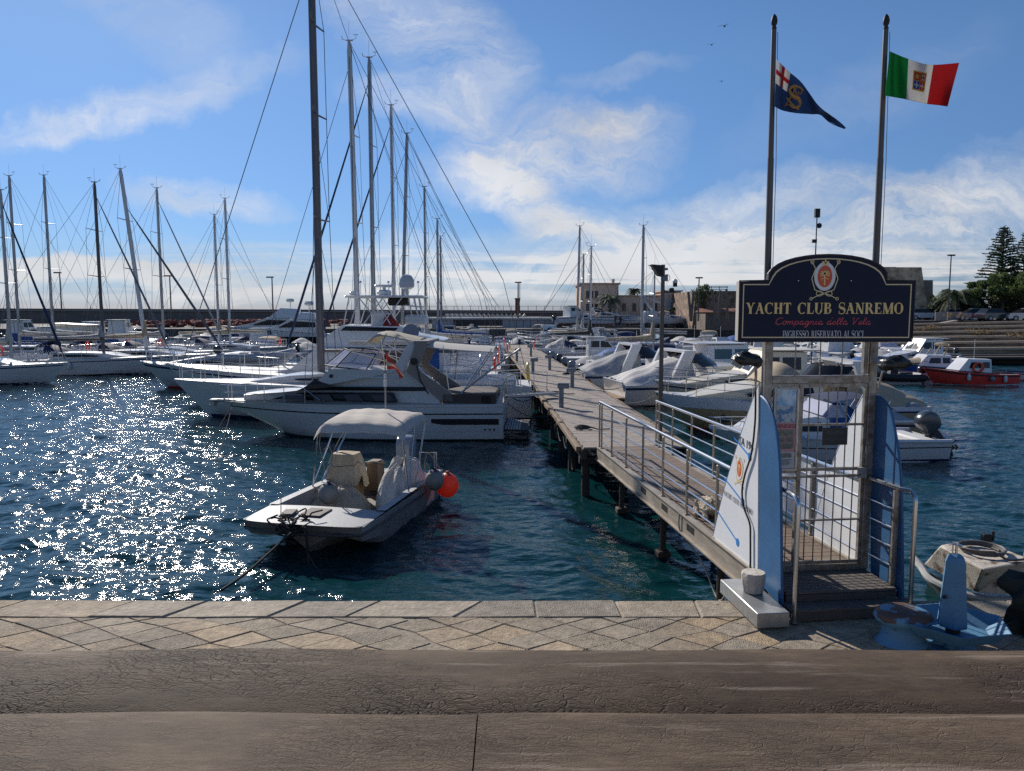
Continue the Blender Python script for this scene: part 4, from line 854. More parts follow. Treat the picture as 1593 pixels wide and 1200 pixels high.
def mast_set(r,H,mx,z0,L,hull,mm,sp=(.45,.72),jib=None,cover=canvw,boomz=1.25,boomL=.38,rake=0,rad=.085,backstay=True,detail=True,fat=1,wr=.008,boom=True,drop=.93):
    """mast, spreaders, boom with stowed sail and rigging; mx = x of the mast"""
    top=Vector((mx-math.tan(rake)*H,0,H)); base=Vector((mx,0,z0)); mb=MB()
    mb.tube([base,base.lerp(top,.5),base.lerp(top,.97),top],[rad,rad,rad*.9,rad*.55],10); m_=mb.build('mast',mm,r)
    mb=MB()
    tips=[]
    for f in sp:
        c=base.lerp(top,f); wdt=hull.half(.5)*.62*(1-.35*(f-.3)); 
        for sd in(-1,1): e=c+Vector((-.18,sd*wdt,.06)); mb.cyl(c,e,rad*.32,rad*.2,n=5); tips.append(e)
    if detail:
        mb.cyl(top,top+Vector((-.35,0,.12)),.012,n=4); mb.cyl(top+Vector((-.35,0,.12)),top+Vector((-.35,0,.30)),.01,n=4); mb.cyl(top+Vector((-.47,0,.30)),top+Vector((-.22,0,.30)),.018,n=4)
        mb.cyl(top,top+Vector((0,0,.95)),.007,n=4); mb.cyl(top+Vector((.1,0,0)),top+Vector((.35,0,.1)),.012,n=4); mb.cyl(top+Vector((.35,-.1,.1)),top+Vector((.35,.1,.2)),.02,n=4); mb.box(top+Vector((-.02,0,.03)),(.34,.08,.05))
    mb.build('spreader',mm,m_)
    mb=MB(); ch=hull.pt(.52,1,1,-.05); n=len(sp)
    for i,sd in enumerate((-1,1)):
        cp=Vector((mx-.15,sd*ch.y,hull.sheer(.5))); pts=[cp]+[tips[2*k+i] for k in range(n)]+[top-Vector((0,0,H*.02))]
        for a,b in zip(pts[:-1],pts[1:]): mb.cyl(a,b,wr,n=4,caps=False)
        mb.cyl(cp+Vector((.3,0,0)),base.lerp(top,sp[0]-.02),wr*.8,n=4,caps=False); mb.cyl(cp-Vector((.5,0,0)),base.lerp(top,sp[0]-.02),wr*.8,n=4,caps=False)
        if n>1: mb.cyl(tips[i],base.lerp(top,sp[1]-.01),wr*.8,n=4,caps=False)
    bow=hull.pt(.985,1); bow=Vector((bow.x,0,hull.sheer(1)+.1)); ft=base.lerp(top,drop)
    if not jib: mb.cyl(bow,ft,wr*1.2,n=4,caps=False)
    st=Vector((-hull.L/2+.1,0,hull.sheer(0)+.1))
    if backstay:
        y=hull.half(0)*.7; k=st+Vector((0,0,2.2)); k=k.lerp(top,.12)
        mb.cyl(top,k,wr,n=4,caps=False)
        for sd in(-1,1): mb.cyl(k,st+Vector((0,sd*y,0)),wr,n=4,caps=False)
    mb.cyl(base.lerp(top,.02)+Vector((-.14,.05,0)),top-Vector((.12,0,.1)),wr*.7,n=4,caps=False)
    mb.build('rigging',wire,r)
    if jib:
        mb=MB(); mb.tube([bow.lerp(ft,t) for t in(0,.04,.12,.5,.85,.97,1)],[.015,.03*fat,.075*fat,.062*fat,.042*fat,.02,.012],7); mb.build('furled_jib',jib,r)
    if boom:
        bz=hull.sheer(.4)+boomz; b0=Vector((mx-.12,0,bz)); b1=Vector((mx-hull.L*boomL,0,bz-.02)); mb=MB(); mb.cyl(b0,b1,.07,.06,n=8); bo=mb.build('boom',mm,r)
        mb=MB(); mb.cyl(b1,Vector((b1.x+.1,0,hull.sheer(.2)+.1)),wr,n=4); mb.cyl(b0+Vector((-.8,0,0)),Vector((mx-.1,0,hull.sheer(.5)+.2)),wr*1.3,n=4); mb.cyl(b1,top,wr*.7,n=4); mb.build('sheet',wire,bo)
        if cover:
            mb=MB(); K=14; R_=[]
            for i in range(K+1):
                t=i/K; R_.append(.10+.16*math.exp(-t*5)+.08*(1-t)+.012*math.sin(i*2.3))
            pts=[b0.lerp(b1,i/K)+Vector((0,0,.10+R_[i]*.45)) for i in range(K+1)]; mb.tube(pts,[R_[i]*1.0 for i in range(K+1)],10,flat=.62)
            mb.tube([b0+Vector((0.03,0,.2)),b0+Vector((.05,0,.75)),b0+Vector((.10,0,1.25))],[.24,.14,.09],8); mb.build('sail_cover',cover,bo)
    return m_
def sailboat(lab,loc,rz,L=11,B=3.5,H=14.5,mx=.06,mm=alu,hm=gel,stripe=navy,jib=None,cover=canvw,rake=0,group=None,cabw=glass,anti=navy,sp=(.45,.72),hood=canvn,rad=.085,fb=1.25,fs=1.0,fenders=2,wr=.009,name='sailboat',detail=True,wheel=False,bs=True,drop=.93,fat=1,boomz=1.25):
    r=thing(name,lab,'sailboat',loc,rz,group); h=Hull(L,B,fs,fb,.4,.72,.10,2.0,.10,.45,0)
    h.body().build('hull',hm,r); h.deck().build('deck',deckw,r)
    h.strip(h.vz(-.06),h.vz(.10),0,.985,.006).build('waterline_stripe',anti,r)
    if stripe: h.strip(.86,.90,0,.99,.007).build('sheer_stripe',stripe,r)
    x0,x1=-.12*L,.27*L; zd=lambda x:h.sheer((x+L/2)/L)
    c=Cabin([(x0,zd(x0)-.02),(x0+.05,zd(x0)+.42),(x0+.15*L,zd(x0)+.44),(x1-.12*L,zd(x1)+.28),(x1,zd(x1)+.02)],B*.31,B*.25,nose=.45)
    cb=c.body().build('coachroof',gel if hm!=gelg else gelg,r)
    zz=zd(x0); c.side([(x0+.12,zz+.13),(x0+.12,zz+.32),(x0+.17*L,zz+.32),(x0+.26*L,zz+.22),(x0+.25*L,zz+.17)]).build('window',cabw,cb,0)
    mb=MB()
    for sd in(-1,1): mb.box((-.30*L,sd*B*.27,fs+.12),(.32*L,.16,.26),bev=.04)
    mb.build('cockpit_coaming',gel,r)
    if hood:
        mb=MB(); mb.grid(lambda u,v:Vector((x0+.35-.95*u,B*.27*math.cos(PI*v)*(1-.06*u),zz+.38+(.55*abs(math.sin(PI*v))**.6)*(.15+.85*u**.6))),6,10); mb.build('sprayhood',hood,r)
    mb=h.rail(.86,.99,.6,.016,3); h.rail(.03,.84,.55,.011,7,True,False,mb=mb)
    y=h.half(0)*.9
    mb.tube([h.pt(.10,1,-1,-.06)+Vector((0,0,.6)),(-L/2+.08,-y,fs+.65),(-L/2+.05,0,fs+.62),(-L/2+.08,y,fs+.65),h.pt(.10,1,1,-.06)+Vector((0,0,.6))],.016,5)
    for yy in(-y,-.3*y,.3*y,y): mb.cyl((-L/2+.08,yy,fs),(-L/2+.08,yy,fs+.64),.014,n=5)
    mb.build('guard_rail',steel,r)
    q_=hash_(loc[0]+loc[1])
    if q_>.3:
        mb=MB(); mb.tube([(-L/2+.14,y*.55+.27*math.cos(a*PI/8),fs+.52+.30*math.sin(a*PI/8)) for a in range(16)],.06,6,True); mb.build('lifebuoy',orange if q_>.5 else mat('buoy_yellow',(.75,.55,.08),.5),r)
    mb=MB(); mb.tube([(-L/2+.3,-y*.7,fs+.45),(-L/2+.0,-y*.7,fs+1.2),(-L/2-.25,-y*.7,fs+1.9)],.016,5)
    if False: mb.build('flag_staff',steel,r); mb=MB(); mb.grid(lambda u,v:Vector((-L/2-.22-.12*v-.45*u,-y*.7+.06*math.sin(u*7),fs+1.85-.55*v-.35*u)),6,4); mb.build('ensign',canvr if q_>.7 else flagm('ensign_green',(.02,.25,.06)),r)
    if wheel:
        mb=MB(); mb.tube([(-.36*L,.5*math.cos(a*PI/9),fs+.65+.5*math.sin(a*PI/9)) for a in range(18)],.02,5,True)
        for a in range(3): an=a*PI/3; mb.cyl((-.36*L,.5*math.cos(an),fs+.65+.5*math.sin(an)),(-.36*L,-.5*math.cos(an),fs+.65-.5*math.sin(an)),.01,n=4)
        mb.build('steering_wheel',steel,r); mb=MB(); mb.box((-.345*L,0,fs+.4),(.25,.3,.8),taper=.8,bev=.04); mb.build('pedestal',gel,r)
    mb=MB()
    for sx_ in(-.2,-.24):
        for sd in(-1,1): mb.lathe([(.10,0),(.11,.05),(.07,.07),(.075,.16),(.09,.18),(.02,.19)],(sx_*L,sd*B*.27,fs+.25),10)
    mb.build('winch',steel,r)
    mast_set(r,H,mx*L,zd(mx*L)+.35,L,h,mm,sp,jib,cover,rake=rake,rad=rad,detail=detail,wr=wr,backstay=bs,drop=drop,fat=fat,boomz=boomz)
    for k in range(fenders):
        u=.32+.2*k
        for sd in(-1,1): p=h.pt(u,.7,sd,.12); fender(r,p+Vector((0,0,.02)))
    return r,h
def motorboat(kind,lab,loc,rz,L=6,B=2.2,hm=gel,accent=navy,motor='d',group=None,cov=canvg,name=None,extra=None,s_=None):
    """kinds: open, cuddy, cover, hardtop, rib, row, fisher, sport"""
    nm={'open':'open_motorboat','cuddy':'cabin_motorboat','cover':'covered_motorboat','hardtop':'hardtop_boat','rib':'inflatable_boat','row':'rowing_boat','fisher':'fishing_boat','sport':'cabin_cruiser'}[kind]
    cat={'rib':'dinghy','row':'rowing boat','fisher':'fishing boat','sport':'cabin cruiser'}.get(kind,'motorboat')
    r=thing(name or nm,lab,cat,loc,rz,group)
    if kind=='rib':
        h=Hull(L,B*.6,.25,.4,.2,.9,.12,2.4); h.body(12).build('hull',gelg,r); R_=B*.13
        mb=MB(); pts=[(-L/2-.25,-B*.37,.36),(-L/2+.2,-B*.37,.36),(0,-B*.38,.38),(L*.25,-B*.33,.45),(L*.42,-B*.17,.56),(L*.48,0,.62),(L*.42,B*.17,.56),(L*.25,B*.33,.45),(0,B*.38,.38),(-L/2+.2,B*.37,.36),(-L/2-.25,B*.37,.36)]
        pts=smooth_poly(pts,4); rr=[R_*(min(1,.25+i/4))*(min(1,.25+(len(pts)-1-i)/4)) for i in range(len(pts))]
        mb.tube(pts,rr,10); mb.build('tube',hm,r); mb=MB(); mb.bb(-L/2+.1,L*.3,-B*.26,B*.26,.2,.26); mb.box((-L/2+.05,0,.4),(.08,B*.5,.45)); mb.build('floor',deckw,r)
        mb=MB(); mb.box((-.1,0,.62),(.5,.5,.75),taper=.8,bev=.05); mb.box((-.7,0,.45),(.5,.7,.4),bev=.06); mb.build('console',gel if cov is None else cov,r)
        outboard(r,-L/2,.35,0,.8,outd); return r
    fs,fb=(.55,.85) if kind!='row' else (.4,.55)
    if kind in('sport','hardtop'): fs,fb=.85,1.15
    if kind=='fisher': fs,fb=.6,1.0
    tr=.35 if kind=='fisher' else .88
    h=Hull(L,B,fs,fb,.3,tr,.14,2.3,.14); h.body(18).build('hull',hm,r)
    if accent: h.strip(.84,.92,0,.99,.007).build('rub_rail',accent,r)
    h.strip(h.vz(-.05),h.vz(.07),0,.985,.006).build('waterline_stripe',navy if accent!=navy else redh,r)
    zd=lambda x:h.sheer((x+L/2)/L)
    if kind=='row':
        h.deck(.02,.98,.86,-.28,0).build('floor',gelold,r); h.coam(0,.995,.06,.07).build('gunwale',accent or wood,r)
        mb=MB()
        for x in(-.25,.08): mb.box((x*L,0,fs-.08),(.26,B*.86,.04))
        mb.build('thwart',wood,r)
        mb=MB(); mb.grid(lambda u,v:Vector(((-.42+.3*u)*L,(v-.5)*B*.6,fs-.15+.3*math.sin(PI*u)*math.sin(PI*v))),6,6); 
        if cov: mb.build('tarp',cov,r)
        if motor: outboard(r,-L/2,.22,0,.62,outd if motor=='d' else outg)
        return r
    if kind in('open','cuddy','cover'):
        h.deck(.62,.995,.96,-.02,.10).build('foredeck',deckw,r); h.deck(0,.62,.84,-.38,0).build('floor',deckw,r)
        h.coam(0,.64,.06,.13).build('gunwale',gel,r)
        mb=MB(); mb.box((-L*.42,0,fs-.16),(.5,B*.74,.4),bev=.05); mb.build('stern_bench',deckw,r)
    if kind=='open':
        mb=MB(); mb.box((.02*L,0,fs+.10),(.55,.62,.95),taper=.85,bev=.06); co=mb.build('console',gel,r)
        mb=MB(); mb.box((.02*L+.22,0,fs+.75),(.02,.55,.42),ry=R(-24)); mb.build('windscreen',plexi,co)
        mb=MB(); mb.box((-.16*L,0,fs-.02),(.45,.8,.5),bev=.06); mb.build('seat',canvw,r)
    if kind=='cover':
        mb=MB(); rr=random.Random(int(L*100)); ph=rr.uniform(0,6)
        mb.grid(lambda u,v:Vector((-L/2+.15+u*L*.72,(2*v-1)*h.half(.02+u*.72)*1.02,fs+.06+(fb-fs)*u*.5+(.55*abs(math.sin(PI*min(1,u*1.15)))**.8)*(1-abs(2*v-1)**1.6)+.02*math.sin(u*30+ph+v*4))),16,10)
        mb.build('boat_cover',cov,r)
    if kind in('cuddy',):
        x0,x1=.02*L,.36*L; c=Cabin([(x0,fs),(x0-.05,fs+.62),(x0+.3,fs+.70),(x1-.5,zd(x1)+.30),(x1,zd(x1))],B*.40,B*.30,nose=.35); cb=c.body().build('cabin',gel,r)
        c.side([(x0+.15,fs+.30),(x0+.2,fs+.55),(x0+.5,fs+.52),(x1-.9,fs+.36),(x1-.9,fs+.30)]).build('window',glass,cb,0)
        mb=MB(); mb.box((x0+.02,0,fs+.90),(.02,B*.62,.42),ry=R(-38))
        for sd in(-1,1): mb.box((x0-.25,sd*B*.32,fs+.86),(.5,.02,.36))
        mb.build('windscreen',plexi,r,0)
        if cov:
            mb=MB(); mb.grid(lambda u,v:Vector((x0-.05-u*L*.28,(2*v-1)*B*.36,fs+1.06+.25*math.sin(PI*(.15+.8*u))*(1-.35*(2*v-1)**2)-.55*max(0,u-.75)*4*.4)),8,8); mb.build('bimini',cov,r)
            mb=MB()
            for sd in(-1,1): mb.cyl((x0-.1-L*.14,sd*B*.4,fs),(x0-L*.03,sd*B*.36,fs+1.2),.014); mb.cyl((x0-.1-L*.14,sd*B*.4,fs),(x0-L*.26,sd*B*.36,fs+1.15),.014)
            mb.build('bimini_frame',steel,r)
    if kind in('sport','hardtop'):
        h.deck(0,.995,.96,-.02,.06).build('deck',deckw,r)
        x0,x1=-.10*L,.36*L
        c=Cabin([(x0,zd(x0)-.02),(x0-.1,zd(x0)+.62),(x0+.10*L,zd(x0)+.66),(x1-.14*L,zd(x1)+.22),(x1,zd(x1))],B*.42,B*.32,nose=.5); cb=c.body().build('cabin',hm if hm!=tan_ else gelc,r)
        zz=zd(x0); c.side([(x0+.2,zz+.24),(x0+.25,zz+.48),(x0+.14*L,zz+.46),(x1-.18*L,zz+.30),(x1-.19*L,zz+.22)]).build('window',glass,cb,0)
        if kind=='sport':
            mb=MB(); a=Vector((x0+.05*L,0,zz+.62)); 
            mb.grid(lambda u,v:Vector((a.x-.5*u-.9*abs(2*v-1)**2,(2*v-1)*B*.38,a.z+.5*u)),3,8); mb.build('windscreen',glass,r)
            mb=MB()
            for sd in(-1,1): mb.prism([(x0-.165*L,zz),(x0-.215*L,zz),(x0-.155*L,zz+1.25),(x0-.105*L,zz+1.25)],sd*B*.42,sd*B*.36,'y')
            mb.bb(x0-.155*L,x0-.105*L,-B*.41,B*.41,zz+1.20,zz+1.28); mb.build('radar_arch',gel,r)
            if cov: mb=MB(); mb.grid(lambda u,v:Vector((x0-.10*L-u*L*.30,(2*v-1)*B*.45,zz-.12+(1.22-.95*u**1.2)*(1-abs(2*v-1)**2.4)+.035*math.sin(u*15+v*7)*(1-abs(2*v-1))+.022*math.sin(v*38+u*9)-.05*abs(math.sin(u*7.5)))) if True else Vector((x0-.10*L-u*L*.28,(2*v-1)*B*.42,0)),20,24); mb.build('cockpit_cover',cov,r)
        else:
            k=Cabin([(x0-.12*L,zz+.0),(x0-.12*L,zz+1.35),(x0+.08*L,zz+1.38),(x0+.17*L,zz+.55),(x0+.17*L,zz)],B*.40,B*.34); kb=k.body().build('wheelhouse',hm if hm!=tan_ else gelc,r)
            k.side([(x0-.09*L,zz+.72),(x0-.09*L,zz+1.18),(x0-.0*L,zz+1.18),(x0,zz+.72)],mb=k.side([(x0+.015*L,zz+.72),(x0+.015*L,zz+1.18),(x0+.085*L,zz+1.18),(x0+.14*L,zz+.72)])).build('window',glass,kb,0)
            k.front((x0+.08*L,zz+1.36),(x0+.165*L,zz+.6),parts=2).build('windscreen',glass,kb,0)
            mb=MB(); mb.box((x0-.05*L,0,zz+1.43),(.27*L,B*.78,.05),bev=.02); mb.build('roof',hm if hm!=tan_ else gelc,kb)
        h.rail(.5,.98,.5,.014,5).build('bow_rail',steel,r)
    if kind=='fisher':
        h.deck(0,.995,.94,-.05,.05).build('deck',extra or deckw,r); h.coam(0,.995,.08,.06).build('gunwale',accent or wood,r)
        x0=-.16*L; c=Cabin([(x0,fs),(x0,fs+.85),(x0+.24*L,fs+.90),(x0+.36*L,fs+.12),(x0+.40*L,fs+.05)],B*.34,B*.28); cb=c.body().build('cabin',gel,r)
        c.side([(x0+.1,fs+.38),(x0+.1,fs+.72),(x0+.09*L,fs+.72),(x0+.09*L,fs+.38)],mb=c.side([(x0+.11*L,fs+.38),(x0+.11*L,fs+.72),(x0+.21*L,fs+.72),(x0+.235*L,fs+.38)])).build('window',glass,cb,0)
        c.front((x0+.24*L,fs+.88),(x0+.34*L,fs+.2)).build('windscreen',glass,cb,0)
        if cov: mb=MB(); mb.grid(lambda u,v:Vector((x0+.25*L+u*L*.36,(2*v-1)*B*.34*(1-.75*u),fs+.75-.35*u-.25*(2*v-1)**2)),6,6); mb.build('tarp',cov,r)
        mb=MB(); mb.cyl((x0+.12*L,0,fs+.9),(x0+.12*L,0,fs+2.0),.02,n=5); mb.build('staff',steel,r)
    if motor and kind not in('fisher','sport'): outboard(r,-L/2-.0,.38,0,.85,outd if motor=='d' else outg,tilt=R(0 if motor!='t' else 40))
    if kind in('open','cuddy'): h.rail(.72,.98,.3,.012,3,False).build('bow_rail',steel,r)
    return r
# ---------------- gangway ----------------
FARS=8.25; ZF=1.19   # length and far height of the gangway
def gz(s_): return PZ+(ZF-PZ)*s_/FARS
gang=thing('gangway','long metal gangway with plank deck leading from the gate out to the pier','gangway',(GO.x,GO.y,0),GR)
mb=MB(); n=int(FARS/.135)
for k in range(n):
    s0=.06+k*.135; mb.box(((hash_(k)-.5)*.012,s0+.06,gz(s0)-.018+.003*hash_(k+9)),(1.22,.122,.03),rz=(hash_(k+4)-.5)*.006)
mb.build('deck',mat('gangway_planks',(.24,.175,.13),.75,noise=.5,nscale=4,stretch=(2,7.4,1),bump=.3,bscale=20),gang,0)
beam=mat('beam_galv',(.46,.41,.34),.5,metal=.35,noise=.35,nscale=3,stretch=(3,.7,3),col2=(.26,.21,.16))
for sd in(-1,1):
    mb=MB(); t=sd*(HW+.045)
    def fx(t0,t1,za,zb): mb.add([(t0,.0,gz(0)+za),(t1,0,gz(0)+za),(t1,0,gz(0)+zb),(t0,0,gz(0)+zb),(t0,FARS,gz(FARS)+za),(t1,FARS,gz(FARS)+za),(t1,FARS,gz(FARS)+zb),(t0,FARS,gz(FARS)+zb)],[(0,1,2,3),(7,6,5,4),(0,4,5,1),(1,5,6,2),(2,6,7,3),(3,7,4,0)])
    fx(t-.02,t+.02,-.26,-.0); fx(t-.055,t+.055,-.285,-.262); fx(t-.055,t+.055,.002,.018); mb.build('side_beam',beam,gang,0)
mb=MB()
for k in range(6): mb.box((0,.3+k*1.5,gz(.3+k*1.5)-.15),(1.24,.06,.12))
mb.build('cross_beam',galv,gang)
mb=MB()
for s0,n_ in((2.0,9),(3.2,9),(4.4,4)):
    for k in range(6): mb.box((-HW-.07,s0+k*.055,gz(s0)-.12),(.004,.02,.10))
mb.build('beam_slots',mat('slot_dark',(.05,.045,.04),.7),gang,0)
for s0,z in((1.55,1),(4.1,1),(6.9,.8)):
    mb=MB()
    for sd in(-1,1): mb.cyl((sd*.45,s0,-1.5),(sd*.45,s0,gz(s0)-.29),.055,n=10)
    mb.box((0,s0,gz(s0)-.32),(1.2,.12,.08)); mb.box((-.45,s0,.10),(.22,.22,.12),bev=.02); mb.build('support_leg',mat('pile_rust',(.07,.045,.03),.8,noise=.5,nscale=8,bump=.4),gang)
for side,lab in((-1,'left'),(1,'right')):
    rl=thing('gangway_railing','stainless steel railing along the %s side of the gangway'%('near left' if side<0 else 'far right'),'railing',(GO.x,GO.y,0),GR,'railings of the gangway'); t=side*(HW+.03)
    S=[.12+k*(FARS-.2)/7 for k in range(8)]
    mb=MB(); mb.tube([(t,s_,gz(s_)+1.02) for s_ in(S[0],4,S[-1]+.02)],.027,10); mb.build('top_rail',steel,rl)
    mb=MB()
    for z in(.16,.38,.60,.81): mb.cyl((t-side*.0,S[0],gz(S[0])+z),(t,S[-1],gz(S[-1])+z),.0115,n=6)
    mb.build('mid_rails',steel,rl)
    for s_ in S+[S[-1]-.22]:
        mb=MB(); mb.box((t,s_,gz(s_)+.48),(.028,.05,1.0),bev=.004); mb.box((t,s_,gz(s_)+.028),(.07,.09,.014)); mb.build('post',mat('post_steel',(.40,.36,.31),.35,metal=.8,noise=.35,nscale=7),rl)
mb=MB(); t=HW+.055; mb.add([(t,.85,gz(.8)+.10),(t,3.0,gz(3)+.10),(t,3.0,gz(3)+1.0),(t,.85,gz(.8)+1.0),(t+.01,.85,gz(.8)+.10),(t+.01,3.0,gz(3)+.10),(t+.01,3.0,gz(3)+1.0),(t+.01,.85,gz(.8)+1.0)],[(0,1,2,3),(7,6,5,4),(0,4,5,1),(1,5,6,2),(2,6,7,3),(3,7,4,0)])
gthing(mb,'railing_panel',whp,'plain white panel fixed to the outside of the right gangway railing','panel',0)
def gtube(pts,r,name,m,lab,cat='rope',group=None,nn_=8):
    mb=MB(); mb.tube(smooth_poly([tuple(p) for p in pts],nn_),r,6); o=mb.build(name,m,None); return tag(o,lab,cat,group)
a=gl(-HW-.09,2.55,gz(2.5)+.02)
gtube([a,a+Vector((.02,-.02,-.3)),a+Vector((.25,-.35,-.62)),a+Vector((.35,-.9,-.98)),gl(-.95,.1,QZ+.03)],.012,'rope',rope_w,'pale rope hanging from the gangway beam down to the metal box')
# ---------------- dog lying on the gangway ----------------
def dog():
    p=gl(-.33,2.35,gz(2.35)); d=thing('dog','cream fluffy small dog lying on the gangway planks behind the sail panel','dog',tuple(p),GR+R(-8))
    fur=mat('dog_fur',(.72,.60,.44),.95,noise=.45,nscale=22,bump=.8,bscale=60)
    me=bpy.data.meshes.new('body'); bm=[(-.05,.30,.12,.10),(-.03,.18,.14,.125),(0,.04,.14,.12),(.02,-.08,.15,.115),(.05,-.17,.22,.085),(.08,-.22,.29,.088),(.10,-.31,.275,.045)]
    V_=[b[:3] for b in bm]; E=[(i,i+1) for i in range(len(bm)-1)]; Rr=[b[3] for b in bm]
    def chain(root,pts):
        k=root
        for x,y,z,r_ in pts: V_.append((x,y,z)); Rr.append(r_); E.append((k,len(V_)-1)); k=len(V_)-1
    chain(3,[(-.09,-.12,.09,.05),(-.10,-.22,.04,.036),(-.11,-.32,.035,.03)]); chain(3,[(.12,-.12,.08,.05),(.14,-.24,.04,.036),(.15,-.33,.035,.03)])
    chain(1,[(-.14,.16,.08,.065),(-.17,.04,.04,.04),(-.18,-.04,.035,.032)]); chain(1,[(.08,.18,.07,.06),(.12,.06,.04,.04)]); chain(0,[(-.06,.38,.09,.035),(-.12,.44,.06,.028)])
    chain(5,[(.01,-.20,.30,.03),(-.03,-.20,.24,.026)]); chain(5,[(.16,-.20,.30,.03),(.20,-.19,.24,.026)])
    me.from_pydata(V_,E,[]); o=bpy.data.objects.new('body',me); COL.objects.link(o); o.parent=d
    s=o.modifiers.new('skin','SKIN'); 
    for i,sv_ in enumerate(me.skin_vertices[0].data): sv_.radius=(Rr[i],Rr[i]); sv_.use_root=(i==2)
    o.modifiers.new('sub','SUBSURF').levels=2; o.modifiers['sub'].render_levels=3
    tx_=bpy.data.textures.new('fur','CLOUDS'); tx_.noise_scale=.035; dm=o.modifiers.new('fur','DISPLACE'); dm.texture=tx_; dm.strength=.035
    me.materials.append(fur)
    mb=MB(); mb.ball((.055,-.285,.325),.013,8); mb.ball((.125,-.285,.325),.013,8); mb.ball((.105,-.36,.28),.019,8); mb.build('eyes_and_nose',black,d)
dog()
# ---------------- pier ----------------
PB=Vector((1.60,16.6)); PE=Vector((-.72,68.5)); pd=(PE-PB).normalized(); PA=math.atan2(pd.y,pd.x)-PI/2; PL=(PE-PB).length; PWD=2.42; PT=1.15
pier=thing('pier','long weathered wooden pier on piles running straight out between the moored boats','pier',(PB.x,PB.y,0),PA)
pw_=mat('pier_planks',(.42,.36,.31),.85,noise=.45,nscale=3,stretch=(3,6,1),bump=.4,bscale=18,col2=(.17,.145,.12))
mb=MB(); k=0; s_=0
while s_<PL: mb.box((PWD/2+(hash_(k)-.5)*.03,s_+.075,PT-.022+.006*hash_(k+3)),(PWD-.04,.142,.04),rz=(hash_(k+7)-.5)*.01,rx=(hash_(k+5)-.5)*.02); s_+=.15; k+=1
mb.build('deck',pw_,pier,0)
mb=MB()
for x in(.04,PWD-.04,PWD*.5): mb.bb(x-.06,x+.06,.02,PL,PT-.27,PT-.046)
mb.build('beam',mat('pier_beam',(.10,.075,.055),.85,noise=.5,nscale=5,bump=.4),pier,0)
mb=MB(); k=0; s_=.1
while s_<PL-3: mb.box((-.07,s_+1.9,PT-.07+.02*math.sin(k*2.1)),(.11,3.7,.12),rz=(hash_(k)-.5)*.02,bev=.01); mb.box((PWD+.05,s_+1.9,PT-.05),(.07,3.7,.11),rz=(hash_(k+2)-.5)*.02); s_+=3.8; k+=1
mb.build('edge_timber',mat('edge_timber',(.30,.21,.13),.8,noise=.5,nscale=4,stretch=(3,.6,3),bump=.3,col2=(.12,.08,.05)),pier,0)
k=0; s_=.25
pm=mat('pier_pile',(.055,.042,.035),.85,noise=.5,nscale=7,bump=.5)
while s_<PL:
    mb=MB()
    for x in(.10,PWD-.1): mb.cyl((x,s_,-2),(x,s_,PT-.28),.10,n=10)
    mb.box((PWD/2,s_,PT-.33),(PWD+.1,.16,.16)); mb.build('pile',pm,pier); s_+=2.55; k+=1
mb=MB(); rg=random.Random(8)
for k in range(34):
    s_=.3+k*1.2; z=PT-.25; mb.tube(sag((-.14,s_,z+.1),(-.14,s_+rg.uniform(.6,1.4),z+.05),rg.uniform(.2,.5),8),.014,4)
    mb.tube([(-.12,s_+.2,z),(-.13,s_+.22,z-rg.uniform(.3,.7))],.012,4)
mb.build('hanging_ropes',rope_d,pier)
mb=MB(); mb.cyl((PWD*.52,.35,-1.5),(PWD*.52,.35,PT-.3),.16,n=16); mb.build('concrete_pile',mat('pile_conc',(.42,.41,.38),.8,noise=.4,nscale=6),pier)
def ponp(px,py): return G(px,py,PT)
pedm=mat('pedestal_grey',(.20,.22,.25),.5,noise=.2,nscale=4)
def pedestal(p,lab,hs=1):
    t=thing('power_pedestal',lab,'pedestal',(p.x,p.y,PT),PA,'electric and water pedestals along the pier'); t.scale=(.74,.74,.74)
    mb=MB(); mb.box((0,0,.42),(.20,.18,.84),bev=.015); mb.build('column',pedm,t)
    mb=MB(); mb.box((hs*.08,0,.93),(.50,.26,.20),bev=.02); mb.box((hs*.08,0,1.045),(.54,.30,.03),bev=.01); mb.build('head',pedm,t)
    mb=MB(); mb.box((0,-.10,.5),(.12,.03,.16),bev=.005); mb.tube(smooth_poly([(.0,-.12,.45),(.05,-.2,.25),(-.08,-.22,.1),(.12,-.25,.02),(.3,-.4,.02)],5),.012,5); mb.build('socket_and_cable',pedm,t)
for i,(px,py,lb) in enumerate([(873,634,'grey power pedestal on the left edge of the pier, nearest to the gangway'),(829,582,'grey power pedestal on the left edge of the pier beside the passerelle tip'),(804,562,'grey power pedestal on the left edge of the pier, farthest of three'),(890,603,'grey power pedestal on the right edge of the pier behind the swim platform'),(855,576,'grey power pedestal on the right edge of the pier, middle of three'),(826,555,'grey power pedestal on the right edge of the pier, farthest away')]):
    pedestal(ponp(px,py),lb,1 if i<3 else -1)
